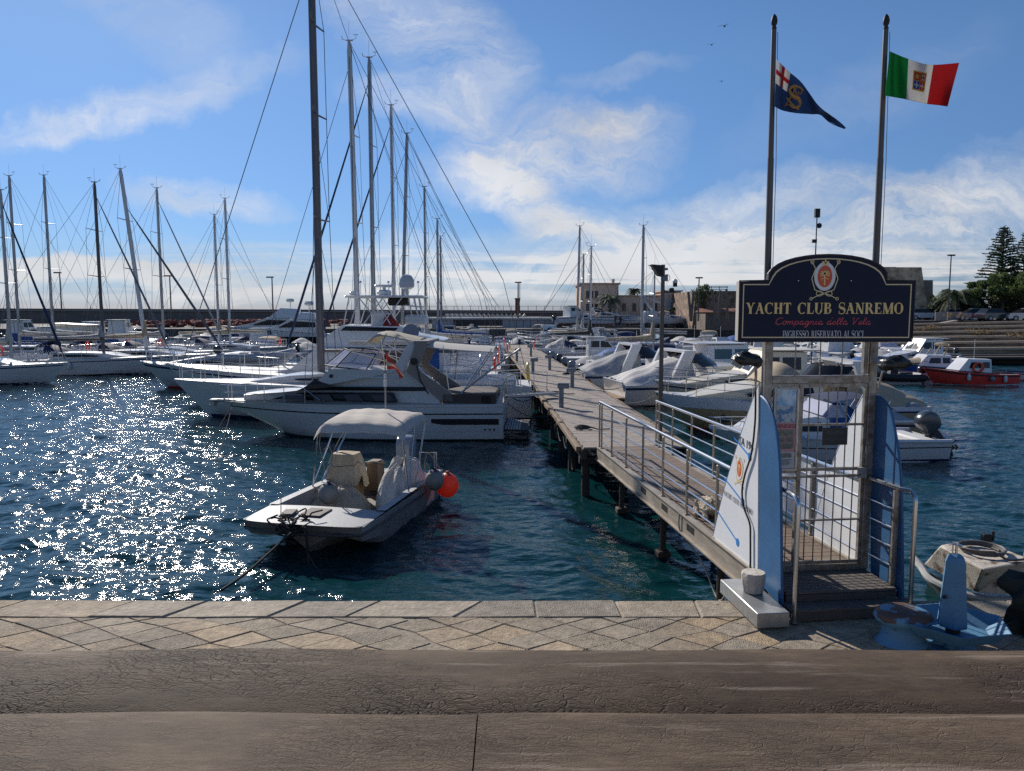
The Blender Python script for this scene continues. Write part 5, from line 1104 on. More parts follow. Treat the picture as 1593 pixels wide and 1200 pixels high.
# lamp post at the end of the gangway railing
b=D(1028,600,17.2); b.z=PT; lp=thing('lamp_post','tall dark lamp post with floodlight and camera at the pier end of the gangway','lamp post',tuple(b),0)
zt=D(1028,412,17.2).z-PT
mb=MB(); mb.cyl((0,0,0),(0,0,zt),.055,.045,n=12); mb.cyl((0,0,0),(0,0,.05),.12,n=12); mb.build('pole',polem,lp)
mb=MB(); mb.prism([(-.02,zt-.02),(-.29,zt+.0),(-.12,zt-.25),(-.02,zt-.27)],-.14,.14,'y'); mb.build('floodlight',black,lp,0)
mb=MB(); mb.box((.02,0,zt-.10),(.16,.1,.05)); mb.box((.04,0,zt-.30),(.13,.12,.14),bev=.01); mb.build('junction_box',pedm,lp)
mb=MB(); mb.tube([(.09+.07*math.sin(a*PI/6),0,zt-.30-.08*math.cos(a*PI/6)+.0) for a in range(9)],.006,4); mb.build('cable_loop',rope_d,lp)
mb=MB(); mb.cyl((0,0,zt-.62),(.30,0,zt-.62),.015); mb.box((.20,0,zt-.58),(.11,.1,.11),bev=.02); mb.cyl((.28,0,zt-.5),(.28,0,zt-.4),.05,n=12); mb.build('camera',black,lp)
mb=MB(); mb.ball((.28,0,zt-.38),.06,12); mb.build('camera_dome',mat('dome_white',(.7,.7,.7),.3),lp)
# yellow cone buoys beside the pier
conem=mat('cone_yellow',(.42,.20,.03),.7,noise=.3,nscale=7)
for px,py,lb in((803,602,'small yellow cone buoy by the pier, left one'),(807,612,'small yellow cone buoy by the pier, nearer one')):
    p=G(px,py,0); mb=MB(); mb.lathe([(.02,-.2),(.22,-.05),(.22,.03),(.03,.42),(.02,.45)],tuple(p),12); tag(mb.build('cone_buoy',conem,None),lb,'buoy',group='yellow cone buoys')
p=G(917,612,0); mb=MB(); mb.lathe([(.02,-.2),(.27,-.05),(.25,.1),(.05,.75),(.02,.8)],tuple(p),12); tag(mb.build('cone_buoy',mat('cone_orange',(.38,.13,.05),.7,noise=.3,nscale=7),None),'rusty orange cone buoy floating between the pier and the swim platform','buoy')
# ---------------- blue mooring bollard, tapered column on tray ----------------
bb_=mat('bollard_blue',(.10,.25,.40),.55,noise=.25,nscale=4,bump=.1); 
brt=bpy.data.materials.new('bollard_rusty'); brt.use_nodes=True; t=brt.node_tree; pb_=t.nodes['Principled BSDF']; pb_.inputs['Roughness'].default_value=.6
g=t.nodes.new('ShaderNodeTexCoord'); n=t.nodes.new('ShaderNodeTexNoise'); n.inputs['Scale'].default_value=5; n.inputs['Detail'].default_value=8; mp_=t.nodes.new('ShaderNodeMapping'); mp_.inputs['Scale'].default_value=(1,1,2.2); t.links.new(g.outputs['Object'],mp_.inputs[0]); t.links.new(mp_.outputs[0],n.inputs[0])
cr=t.nodes.new('ShaderNodeValToRGB'); cr.color_ramp.elements[0].position=.50; cr.color_ramp.elements[1].position=.56; cr.color_ramp.elements[0].color=(.11,.27,.42,1); cr.color_ramp.elements[1].color=(.10,.06,.045,1); t.links.new(n.outputs[0],cr.inputs[0])
sx=t.nodes.new('ShaderNodeSeparateXYZ'); t.links.new(g.outputs['Object'],sx.inputs[0]); mr=t.nodes.new('ShaderNodeMapRange'); mr.inputs[1].default_value=.20; mr.inputs[2].default_value=.31; mr.inputs[3].default_value=.38; mr.inputs[4].default_value=.56; t.links.new(sx.outputs[2],mr.inputs[0])
ad=t.nodes.new('ShaderNodeMath'); ad.operation='ADD'; t.links.new(n.outputs[0],ad.inputs[0]); t.links.new(mr.outputs[0],ad.inputs[1]); su=t.nodes.new('ShaderNodeMath'); su.operation='SUBTRACT'; su.inputs[1].default_value=.5; t.links.new(ad.outputs[0],su.inputs[0]); t.links.new(su.outputs[0],cr.inputs[0]); t.links.new(cr.outputs[0],pb_.inputs['Base Color'])
BC=Vector((3.80,6.98,QZ))
mb=MB(); mb.lathe([(.24,0),(.23,.02),(.20,.05),(.185,.12),(.185,.16),(.21,.20),(.25,.225),(.265,.26),(.25,.30),(.19,.335),(.05,.345)],(0,0,0),28,1.05,.85); 
o=mb.build('mooring_bollard',brt,None,60,loc=tuple(BC)); tag(o,'squat blue mooring bollard with rusty worn head at the foot of the steps','bollard')
mb=MB(); 
cp=Vector((4.20,6.84,QZ)); 
hx=[(math.cos(R(60*i+12)),math.sin(R(60*i+12))) for i in range(6)]
tr_=thing('hexagonal_tray','blue hexagonal steel tray standing on the quay under the tapered column','tray',tuple(cp))
vs=[]; 
for r_,z in((.36,.16),(.50,.285)): vs+=[(a*r_,b_*r_*.85,z) for a,b_ in hx]
for r_,z in((.512,.285),(.37,.15)): vs+=[(a*r_,b_*r_*.85,z) for a,b_ in hx]
f=[tuple(range(6)),tuple(range(23,17,-1))]
for r_ in range(3):
    for k in range(6): f.append((r_*6+k,r_*6+(k+1)%6,(r_+1)*6+(k+1)%6,(r_+1)*6+k))
mb.add(vs,f); mb.build('tray',bb_,tr_,0)
mb=MB()
for a in(30,150,270): c_,s_=math.cos(R(a)),math.sin(R(a)); mb.prism([(0,0),(.20,0),(.03,.158),(0,.158)],-.008,.008,'y'); 
mb.v=[(x*math.cos(R([30,150,270][i//8]))-y*math.sin(R([30,150,270][i//8])),x*math.sin(R([30,150,270][i//8]))+y*math.cos(R([30,150,270][i//8])),z) for i,(x,y,z) in enumerate(mb.v)]
mb.cyl((0,0,0),(0,0,.158),.07,n=12); mb.cyl((0,0,0),(0,0,.012),.22,n=20); mb.build('pedestal_foot',bb_,tr_,0)
mb=MB(); mb.cyl((0,.0,.172),(0,0,.33),.065,.06,n=12); mb.build('rusty_stem',rustm,tr_)
cz=D(1485,973,cp.y).z-QZ; ct=D(1483,862,cp.y).z-QZ; co=D(1484,920,cp.y).x-cp.x
ccol=thing('tapered_column','tall tapered blue hexagonal column with steel ring on top','column',(cp.x+co,cp.y,QZ))
ring=lambda r_,z,dx=0:[(math.cos(R(60*i+8))*r_+dx,math.sin(R(60*i+8))*r_,z) for i in range(6)]
hC=ct-cz; mb=MB(); vs=ring(.128,cz)+ring(.134,cz+.02)+ring(.093,cz+hC*.80)+ring(.094,cz+hC*.81)+ring(.093,cz+hC*.88)+ring(.075,cz+hC*.96)+ring(.04,cz+hC)
f=[tuple(range(5,-1,-1)),tuple(range(36,42))]
for r_ in range(6):
    for k in range(6): f.append((r_*6+k,r_*6+(k+1)%6,(r_+1)*6+(k+1)%6,(r_+1)*6+k))
mb.add(vs,f); mb.build('column_body',bb_,ccol,0)
mb=MB(); mb.cyl((.0,0,ct-.01),(.0,0,ct+.10),.012); mb.cyl((-.035,0,ct+.0),(-.035,0,ct+.12),.007); mb.cyl((-.04,0,ct+.10),(.05,0,ct+.08),.011); mb.build('steel_ring',steel,ccol)
mb=MB(); mb.ball((-.12,-.05,cz+.30),.022,8); mb.build('keyhole',black,ccol)
# ---------------- old white tender afloat at the quay, lower right ----------------
ten=thing('old_tender','dirty white fibreglass tender with coiled hose on deck moored at the quay on the right','dinghy',tuple(G(1520,930,0)))
tb=ten.location; oldf=mat('old_fibreglass',(.50,.45,.38),.7,noise=.7,nscale=5,bump=.3,bscale=40,col2=(.13,.09,.065),thr=(.40,.50))
zt_,zl=.78,.20
A=G(1463,848,zt_)-tb; B_=G(1519,837,zt_)-tb; C_=G(1610,872,zt_)-tb; D_=G(1530,886,zt_)-tb
E_=G(1437,878,zl+.18)-tb; F_=G(1517,921,zl+.1)-tb; G_=G(1585,926,zl+.1)-tb; H_=G(1640,905,zl+.15)-tb; I_=B_+Vector((-.15,.5,-.45))
mb=MB(); mb.add([A,B_,C_,D_,E_,F_,G_,H_,I_,C_+Vector((.3,.5,-.5))],[(0,1,2,3),(0,3,5,4),(3,2,7,6,5),(0,4,8,1),(1,8,9,2),(2,9,7)]); 
ob=mb.build('upper_shell',oldf,ten,0); bv=ob.modifiers.new('bevel','BEVEL'); bv.width=.03; bv.segments=2
E2=G(1434,884,zl+.12)-tb; F2_=G(1512,928,zl)-tb; G2=G(1580,934,zl)-tb
mb=MB(); rim=[E_+Vector((0,.3,0)),E2,G(1452,905,zl+.04)-tb,F2_,G2,H_+Vector((.1,0,-.1))]; mb.tube(smooth_poly([tuple(p) for p in rim],4),.055,8); mb.build('gunwale_rim',mat('rim_old',(.46,.47,.46),.6,noise=.4,nscale=6),ten)
mb=MB(); mb.add([E2,F2_,G2,H_,E2*.9+Vector((.3,.4,-.5)),F2_+Vector((0,.25,-.5)),G2+Vector((0,.25,-.5)),H_+Vector((0,.3,-.8))],[(0,1,5,4),(1,2,6,5),(2,3,7,6)]); mb.build('lower_hull',mat('tender_dark',(.05,.055,.05),.7),ten,0)
mb=MB(); c=G(1527,858,zt_+.015)-tb
pts=[(c.x+(.26+.018*i/12)*math.cos(i*PI/6),c.y+(.30-.01*i/12)*math.sin(i*PI/6),c.z+.01+.002*i) for i in range(34)]
pts+=[(c.x+.1,c.y-.42,c.z+.01),(c.x+.35,c.y-.38,c.z+.01),(c.x+.55,c.y-.1,c.z+.01)]
mb.tube(pts,.019,6); tag(mb.build('hose',mat('hose_grey',(.12,.11,.10),.6),None,loc=tuple(tb)),'dark hose coiled on the deck of the old white tender','hose')
mb=MB(); c=G(1534,842,zt_+.02)-tb; mb.box((c.x,c.y,c.z+.05),(.12,.08,.12),bev=.01); mb.cyl((c.x+.1,c.y,c.z),(c.x+.1,c.y,c.z+.15),.02); mb.build('cleat',black,ten)
# dark tarp bundle at the right edge
p=G(1597,1005,QZ); tp=mat('tarp_dark_green',(.015,.024,.020),.75,bump=1,bscale=9,noise=.5,nscale=6)
mb=MB(); rr=random.Random(4)
def tf(u,v):
    a=2*PI*u; r_=(.26+.08*math.sin(a*3+v*5)+.05*math.sin(a*7-v*9))*(1-.15*math.sin(v*6)); return Vector((math.cos(a)*r_,math.sin(a)*r_*.7,v*.62+.03*math.sin(a*5)))
mb.grid(tf,36,18); mb.grid(lambda u,v:tf(u,1)*Vector((1-v,1-v,1)) if False else Vector((tf(u,1).x*(1-v),tf(u,1).y*(1-v),tf(u,1).z-.05*v)),36,3)
tt=thing('tarp_bundle','dark green torn tarpaulin bundle hanging on a post at the right edge of the quay','tarp',(p.x+.27,p.y+.25,QZ+.0)); mb.build('tarp',tp,tt,60)
mb=MB(); mb.cyl((.02,-.22,0),(-.0,-.24,.9),.018); mb.cyl((.25,0,0),(.2,0,1.1),.03); mb.build('post',pm,tt)
# ---------------- small open boat with bimini ----------------
bowp=Vector((-3.62,12.42,0)); strn=Vector((-2.62,17.0,0)); sm=(bowp+strn)/2; ax=(bowp-strn); SL=ax.length; srz=math.atan2(ax.y,ax.x)
SM=Matrix.Translation(sm)@Matrix.Rotation(srz,4,'Z'); SI=SM.inverted()
def sl(px,py,z): return SI@G(px,py,z)
def sd_(px,py,d): return SI@D(px,py,d)
sb=thing('open_motorboat','worn grey white open motorboat with square bow and cream bimini moored by the quay','motorboat',tuple(sm),srz)
HB=1.13; SH=.56
def bowx(y): return SL/2+.10*(1-(y/HB)**2)-.10*abs(y/HB)**6
def sec(u,k):
    w=HB*(.93+.07*min(1,u*3))*(1-.05*max(0,(u-.8)/.2)**2); s=max(0,(u-.70)/.30); 
    P=[(0,-.30+.36*s*s),(.26,-.16+.40*s),(.48,.02+.32*s),(.70,-.08+.32*s),(.90,-.10+.30*s),(.985,.12+.14*s),(1,.36+.04*s),(1.015,.40),(1.02,SH)]
    y,z=P[k]; y*=w; xb=-SL/2+SL*u; x=xb+(bowx(y)-SL/2)*u**4 - (.30 if k==0 else .42 if k in(1,2,3) else .36 if k==4 else .16 if k==5 else .03 if k==6 else 0)*u**6*1.0
    return Vector((x,y,z+.04*u))
mb=MB(); nu=22; K=9; vs=[]
for i in range(nu+1):
    u=i/nu
    for k in range(K-1,-1,-1): p=sec(u,k); vs.append((p.x,-p.y,p.z))
    for k in range(1,K): vs.append(tuple(sec(u,k)))
kk=2*K-1; mb.add(vs,[(i*kk+j,(i+1)*kk+j,(i+1)*kk+j+1,i*kk+j+1) for i in range(nu) for j in range(kk-1)]+[tuple(range(kk)),tuple(nu*kk+j for j in range(kk-1,-1,-1))])
hullm=mat('old_hull_grey',(.30,.31,.32),.5,noise=.35,nscale=2.5,bump=.12,bscale=25,stretch=(1,1,2))
# open the top: the last closing face would cover only the ends
mb.build('hull',hullm,sb,28)
DX=SL/2-1.02   # rear edge of the foredeck
mb=MB(); 
def fd(u,v):
    y=(2*v-1)*HB*1.0; x=DX+(bowx(y)-DX+.01)*u; return Vector((x,y,SH+.045+.03*(1-(2*v-1)**2)-.015*u))
mb.grid(fd,8,14); mb.add([fd(0,j/14)-Vector((0,0,0)) for j in range(15)]+[Vector((DX+.02,(2*j/14-1)*HB*.9,.12)) for j in range(15)],[(j,j+1,16+j,15+j) for j in range(14)])
fdk=mb.build('foredeck',mat('old_deck_grey',(.34,.35,.36),.5,noise=.25,nscale=3,bump=.1),sb,50)
mb=MB()
for sd in(-1,1):
    mb.add([(-SL/2,sd*HB*.94,SH+.045),(DX+.02,sd*HB*1.02,SH+.07),(DX+.02,sd*HB*.86,SH+.07),(-SL/2,sd*HB*.80,SH+.045),(-SL/2,sd*HB*.76,.10),(DX+.02,sd*HB*.80,.10)],[(0,1,2,3),(3,2,5,4)])
mb.add([(-SL/2+.02,-HB*.9,SH+.02),(-SL/2+.02,HB*.9,SH+.02),(-SL/2+.42,HB*.8,SH+.02),(-SL/2+.42,-HB*.8,SH+.02),(-SL/2+.42,HB*.8,.1),(-SL/2+.42,-HB*.8,.1)],[(0,1,2,3),(3,2,4,5)])
mb.build('gunwale',MATS['old_deck_grey'],sb,0)
mb=MB(); mb.add([(-SL/2,-HB*.85,.11),(DX+.1,-HB*.85,.11),(DX+.1,HB*.85,.11),(-SL/2,HB*.85,.11)],[(0,1,2,3)]); mb.build('floor',mat('old_floor',(.20,.19,.17),.8,noise=.4,nscale=8),sb,0)
mb=MB()
for sd in(-1,1): mb.tube([(sec(i/20,7).x,sd*(sec(i/20,7).y+.012),sec(i/20,7).z+.02) for i in range(21)],.022,6)
mb.tube([(bowx(y)-.02,y,.44) for y in [HB*(2*i/16-1)*.98 for i in range(17)]],.022,6); mb.build('rub_rail',mat('rub_dark',(.05,.05,.055),.5),sb)
mb=MB(); mb.box((DX+.62,-.42,SH+.10),(.34,.22,.05),rz=R(12),bev=.01); mb.box((DX+.45,.0,SH+.085),(.5,.42,.03),bev=.01); mb.build('hatch',mat('hatch_brown',(.11,.09,.075),.7,noise=.4),fdk)
# canopy
cf0,cf1_,cb0,cb1_=sd_(487,666,14.55),sd_(628,671,14.45),sd_(553,638,16.5),sd_(667,645,16.35)
mb=MB()
def can(u,v):
    a=cf0.lerp(cf1_,v); b=cb0.lerp(cb1_,v); p=a.lerp(b,u); e=abs(2*v-1)
    return p+Vector((0,0,.10*(1-abs(2*u-1)**3)+.04*(1-e**2)-.15*max(0,e-.87)/.13-.10*max(0,.07-u)/.07-.05*max(0,u-.94)/.06-.016*math.sin(u*11+v*6)*(1-e)+.008*math.sin(v*26+u*9)))
mb.sheet(can,26,26,.008,(0,0,1)); cny=mb.build('bimini_canopy',mat('bimini_cloth',(.66,.60,.53),.9,noise=.22,nscale=3,bump=.9,bscale=5,transl=.18,stretch=(1,.5,1)),sb,60)
mb=MB()
gl_=lambda x,s_: Vector((x,s_*HB*.92,SH+.07))
for (v,s_) in((0,-1),(1,1)):
    b=gl_(-.15,s_); b2=gl_(-.55,s_)
    for u in(.04,.5,.96): mb.cyl(b if u<.6 else b2,can(u,v*.94+.03)-Vector((0,0,.02)),.016,n=8)
for u in(.04,.5,.96): mb.tube([can(u,.03+.94*i/8)-Vector((0,0,.022)) for i in range(9)],.014,6)
mb.build('bimini_frame',steel,sb)
# console under a cream cloth
cp_=sl(540,778,.12)
mb=MB(); mb.box((cp_.x,cp_.y,.52),(.48,.62,.85),taper=.9,bev=.03); mb.build('console',mat('console_wood',(.28,.19,.10),.6,noise=.3),sb)
mb=MB(); rr=random.Random(2)
ring0=[(1,-.9),(1,0),(1,.9),(.6,1),(0,1),(-.6,1),(-1,.9),(-1,0),(-1,-.9),(-.6,-1),(0,-1),(.6,-1)]
def cl(u,v):
    i=u*12; k=int(i)%12; f=i-int(i); a=ring0[k];b=ring0[(k+1)%12]; x=a[0]*(1-f)+b[0]*f; y=a[1]*(1-f)+b[1]*f
    z=1.16-v*.62*(1+.22*math.sin(u*19)+.1*math.sin(u*41)); s_=.74+.42*v**.8+.07*v*math.sin(u*37+v*5)+(-.0 if v>.05 else 0)
    return Vector((cp_.x+x*.27*s_,cp_.y+y*.36*s_,z))
mb.grid(cl,36,9); mb.grid(lambda u,v:Vector((cp_.x+(cl(u,0).x-cp_.x)*(1-v),cp_.y+(cl(u,0).y-cp_.y)*(1-v),1.16+.05*v)),36,3); cc_=mb.build('console_cloth',mat('cloth_console',(.68,.56,.40),.85,noise=.3,nscale=6,bump=1.2,bscale=6,transl=.1),None,60,loc=tuple(sm),rz=srz); tag(cc_,'cream cloth draped over the console of the open motorboat','cloth')
mb=MB(); mb.tube([Vector((cl(u/24,.34).x*1.0,cl(u/24,.34).y,cl(u/24,.34).z)) for u in range(24)],.007,4,True); o=mb.build('tie_cord',rope_d,cc_); 
# lumps of covering cloth
def lump(pts,name,m,lab,cat,seed,fold=.035,sq=1):
    """heap of cloth: a height field over an ellipse, with folds"""
    (cx,cy,rx,ry,h,z0)=pts; rr=random.Random(seed); ph=[rr.uniform(0,6.3) for _ in range(8)]
    def fn(u,v):
        a=2*PI*u; r_=v; e=1+.10*math.sin(2*a+ph[0])+.07*math.sin(3*a+ph[1])+.04*math.sin(7*a+ph[2]); prof=(1-r_**2.6)**.75 if r_<1 else 0
        z=z0+h*prof*(1+.10*math.sin(3*a+ph[3]))+fold*math.sin(9*a+ph[4]+3*r_)*r_*(1-r_*.5)*1.1+fold*.7*math.sin(17*a+ph[5]-5*r_)*r_+fold*.6*math.sin(5*a-8*r_+ph[6])
        rr_=r_*(1+.5*fold*math.sin(13*a+ph[7]))
        return Vector((cx+rx*e*rr_*math.cos(a),cy+ry*e*rr_*math.sin(a),max(z,z0-.02)))
    mb=MB(); mb.grid(fn,72,18); o=mb.build(name,m,None,70,loc=tuple(sm),rz=srz); return tag(o,lab,cat)
q=sl(525,797,.12); lump((q.x-.12,q.y-.02,.62,.62,.46,.11),'folded_cloth',mat('cloth_dirty',(.52,.44,.34),.9,noise=.35,nscale=5,bump=1.5,bscale=8),'dirty beige cloth heaped on the floor behind the foredeck','cloth',5,.05)
q=sl(614,785,.14); o=lump((q.x-.30,q.y+.12,.78,.50,.92,.11),'covered_heap',mat('cloth_pale',(.72,.70,.66),.8,noise=.2,nscale=5,bump=1.6,bscale=9,transl=.1),'tall heap of gear wrapped in pale plastic sheeting on the right side','cover',9,.07)
mb=MB(); p0=Vector((q.x-.30,q.y+.02,.98)); mb.tube(smooth_poly([(p0.x+.45,p0.y+.25,.3),(p0.x+.3,p0.y+.15,.75),(p0.x,p0.y,1.02),(p0.x-.2,p0.y-.2,.7)],5),.009,5); mb.build('cord',rope_d,o).parent=o
q=sl(511,778,.45); 
def ballf(p,r_,m,m2,lab,group=None,parent=True):
    t=thing('ball_fender',lab,'fender',tuple(p),0,group); mb=MB(); mb.ball((0,0,0),r_,20,sz=1.08); mb.build('ball',m,t,80)
    mb=MB(); mb.lathe([(r_*.52,r_*.93),(r_*.36,r_*1.04),(r_*.16,r_*1.10),(r_*.14,r_*1.25),(.01,r_*1.27)],(0,0,0),14); mb.build('cap',m2,t); return t
pfw=SM@Vector((q.x,q.y,0)); pfw=D(511,768,G(511,778,.5).y); ballf(pfw,.20,rubber,canvn,'grey ball fender with navy cap lying on the heaped cloth','ball fenders of the open motorboat')
for px,py,d,r_,m,m2,lab in((676,747,15.3,.205,rubber,canvn,'dirty grey ball fender hanging on the right side of the open motorboat'),(696,755,15.65,.245,orange,mat('cap_orange',(.5,.06,.03),.5),'bright orange ball buoy tied beside the grey fender')):
    p=D(px,py,d); ballf(p,r_,m,m2,lab,'ball fenders of the open motorboat' if m is rubber else None)
gtube([D(660,735,15.4),D(664,722,15.4),D(672,736,15.35),D(677,736,15.3)],.012,'rope',rope_w,'pale rope holding the ball fender to the bimini frame')
gtube([D(659,735,15.6),D(666,705,15.6),D(690,738,15.65)],.012,'rope',rope_w,'pale rope tied down to the orange ball buoy')
# outboard
ob_=sd_(628,735,17.0); cw=outboard(sb,-SL/2+.02,SH-.12,ob_.y,1.05,mat('outboard_blue_grey',(.24,.30,.38),.3,noise=.1))
mb=MB(); mb.box((-SL/2+.25,.95,SH+.25),(.03,.03,.5)); mb.tube([(-SL/2+.1,.55,SH),(-SL/2+.1,.55,SH+.45),(-SL/2+.1,.95,SH+.45),(-SL/2+.1,.95,SH)],.016,6); mb.build('stern_rail',steel,sb)
q=sl(585,745,.5); mb=MB(); mb.tube([(q.x+.2*math.cos(a*PI/8),q.y+.0+.22*math.sin(a*PI/8)*1.0,.86+.05*math.cos(a*PI/8)) for a in range(16)],.014,6,True); mb.box((q.x-.1,q.y-.05,.55),(.35,.3,.7),bev=.04); mb.build('helm_seat',mat('seat_dark',(.12,.09,.07),.7),sb)
# light staff with flag on the canopy
st_=D(600,634,15.6); t=thing('light_staff','thin staff with white light standing on the bimini of the open motorboat','staff',tuple(st_)); z1=D(600,582,15.6).z-st_.z
mb=MB(); mb.cyl((0,0,-.04),(0,0,z1*.55),.018); mb.cyl((0,0,z1*.5),(0,0,z1),.012); mb.build('staff',alu,t); mb=MB(); mb.cyl((0,0,z1*.62),(0,0,z1*.82),.035,n=10); mb.cyl((0,0,z1*.86),(0,0,z1),.028,n=10); mb.build('lamp',white_,t)
mb=MB(); mb.cyl((0,0,z1),(D(599,543,15.6)-st_),.009); mb.build('flag_rod',black,t)
fsal=flagm('flag_salmon',(.50,.10,.07)); fpal=flagm('flag_pale',(.60,.55,.48))
make_flag('pennant','torn faded red and white pennant on the staff above the bimini','x' and [(600,547),(606,556),(614,566),(622,576),(629,585)],[(602,574),(607,575),(613,574),(618,578),(622,590)],15.6,lambda u,v:1 if .45<v+.6*u-.15<.72 else 0,[fsal,fpal],24,12,lambda u,v:.05*math.sin(u*8+v*3),D(602,560,15.6))
# mooring ropes
bw=Vector((bowp.x,bowp.y,.66))
k0=D(470,822,12.4)
for i,(pts,r_,lab) in enumerate([([D(466,818,12.6),D(452,830,12.2),D(430,850,12.0),D(385,890,11.2),D(345,918,10.6)],.022,'black mooring rope running from the bow to the left into the water'),
      ([D(462,815,12.7),D(474,822,12.2),D(478,850,12.2),D(480,870,12.2),D(484,896,11.9)],.024,'black rope with knot hanging straight down from the bow'),
      ([D(480,862,12.2),D(490,880,11.9),D(510,902,11.5),D(532,922,11.1)],.015,'black mooring rope running from the bow to the right into the water')]): gtube(pts,r_,'mooring_rope',rope_d,lab,'rope','black ropes at the bow of the open motorboat')
rr=random.Random(3); mb=MB()
for i in range(14):
    a=D(448+rr.uniform(-12,14),820+rr.uniform(-8,12),12.35); pts=[a]
    for k in range(6): pts.append(pts[-1]+Vector((rr.uniform(-.16,.16),rr.uniform(-.1,.16),rr.uniform(-.09,.09))))
    mb.tube(smooth_poly([tuple(p) for p in pts],3),.015,5)
tag(mb.build('rope_tangle',rope_d,None),'tangle of black ropes lying on the bow edge of the open motorboat','rope')
gtube([D(437,745,12.9)+Vector((0,0,-.1)),D(437,808,12.9)],.008,'line',rope_w,'short pale line standing on the foredeck of the open motorboat','line')
# ---------------- white motor cruiser ----------------
CX,CY=-5.17,25.4; CL=9.9; crz=PI+R(-2.5)
cr_=thing('motor_cruiser','white motor cruiser with dark window bands and radar arch behind the open motorboat','motor cruiser',(CX,CY,0),crz)
Mi=(Matrix.Translation((CX,CY,0))@Matrix.Rotation(crz,4,'Z')).inverted()
def cq(px,py,d=24.2): p=Mi@D(px,py,d); return (p.x,p.z)
h=Hull(CL,3.3,1.24,1.13,.45,.88,.25,2.0,.20,.42); h.body(30).build('hull',gel,cr_)
h.deck(0,.995,.96,-.02,.10).build('deck',mat('deck_teaky',(.50,.45,.38),.5,noise=.3,nscale=2,stretch=(1,10,1)),cr_)
h.strip(lambda u:h.vz(.90)(u) if u<.6 else h.vz(.90+.10*(u-.6))(u),lambda u:h.vz(.94)(u) if u<.6 else h.vz(.94+.1*(u-.6))(u),0,.99,.012).build('black_stripe',blackg,cr_)
h.strip(h.vz(.33),h.vz(.345),0,.97,.008).build('crease',gelg,cr_); h.strip(h.vz(-.08),h.vz(.07),0,.97,.010).build('antifouling',greenh,cr_)
h.strip(h.vz(1.16),h.vz(1.21),0,.99,.025).build('gunwale',gel,cr_)
mb=MB(); h.strip(lambda u:h.vz(.56+.07*max(0,(u-.20)/.04))(u),h.vz(.76),.015,.235,.010,mb=mb); mb.build('side_vent',black,cr_)
mb=MB()
for u in(.03,.045,.06): p=h.pt(u,h.vz(.40)(u),1,.01); mb.cyl(p-Vector((0,.02,0)),p+Vector((0,.01,0)),.035,n=10)
mb.build('drain',black,cr_)
c=Cabin([cq(358,621),cq(380,617.5),cq(430,612.5),cq(458,609),cq(489,596),cq(511,575),cq(628,577),cq(685,622),cq(686,631),cq(358,631)],1.34,1.02,nose=.8); cb=c.body(.06).build('superstructure',gel,cr_,25)
c.side([cq(*p) for p in((413,624),(440,617),(466,611.5),(613,610.5),(621,625))],.008).build('window_band',blackg,cb,0)
mb=MB()
for a,b,a2,b2 in((438,470,430,473),(486,512,489,520),(535,558,541,567),(577,608,585,614)): c.side([cq(a2,623),cq(a,614.5),cq(b,613.5),cq(b2,623)],.012,mb)
mb.build('window',mat('window_violet',(.06,.045,.05),.2,spec=.35),cb,0)
c.side([cq(*p) for p in((462,608.3),(476,600),(487,591),(504,597),(519,602),(662,602),(665,608))],.007).build('dark_band',blackg,cb,0)
mb=MB(); c.side([cq(540,586.5),cq(540,588),cq(626,588),cq(626,586.5)],.006,mb); mb.build('trim_line',gelg,cb,0)
mb=MB(); x,z=cq(513,586); mb.cyl((x,c.w(x,z)-.02,z),(x,c.w(x,z)+.02,z),.06,n=12); mb.build('vent_ring',black,cb)
# windscreen
A1,A2,A3,A4=cq(507,572),cq(530,547.5),cq(582,552),cq(567,577)
W=.98; fr=MB(); gp=MB(); tip=.55
def P3(p,y): return Vector((p[0],y,p[1]))
fn_=[P3((A1[0]+.05,A1[1]),0)]
lo=[P3(A4,W),P3((A1[0]-.25,A1[1]),W),P3((A1[0]+.30,A1[1]+.02),W*.35),P3((A1[0]+.30,A1[1]+.02),-W*.35),P3((A1[0]-.25,A1[1]),-W),P3(A4,-W)]
hi=[P3((A3[0],A3[1]),W*.9),P3((A2[0]-.25,A2[1]),W*.88),P3((A2[0]+.1,A2[1]+.06),W*.35),P3((A2[0]+.1,A2[1]+.06),-W*.35),P3((A2[0]-.25,A2[1]),-W*.88),P3((A3[0],A3[1]),-W*.9)]
for i in range(5): gp.add([lo[i],lo[i+1],hi[i+1],hi[i]],[(0,1,2,3)])
fr.tube(lo,.025,5); fr.tube(hi,.022,5)
for a,b in zip(lo,hi): fr.cyl(a,b,.022,n=5)
ws=gp.build('windscreen',mat('screen_violet',(.55,.52,.62),.05,alpha=.6,spec=.8),cr_,0); fr.build('frame',black,ws)
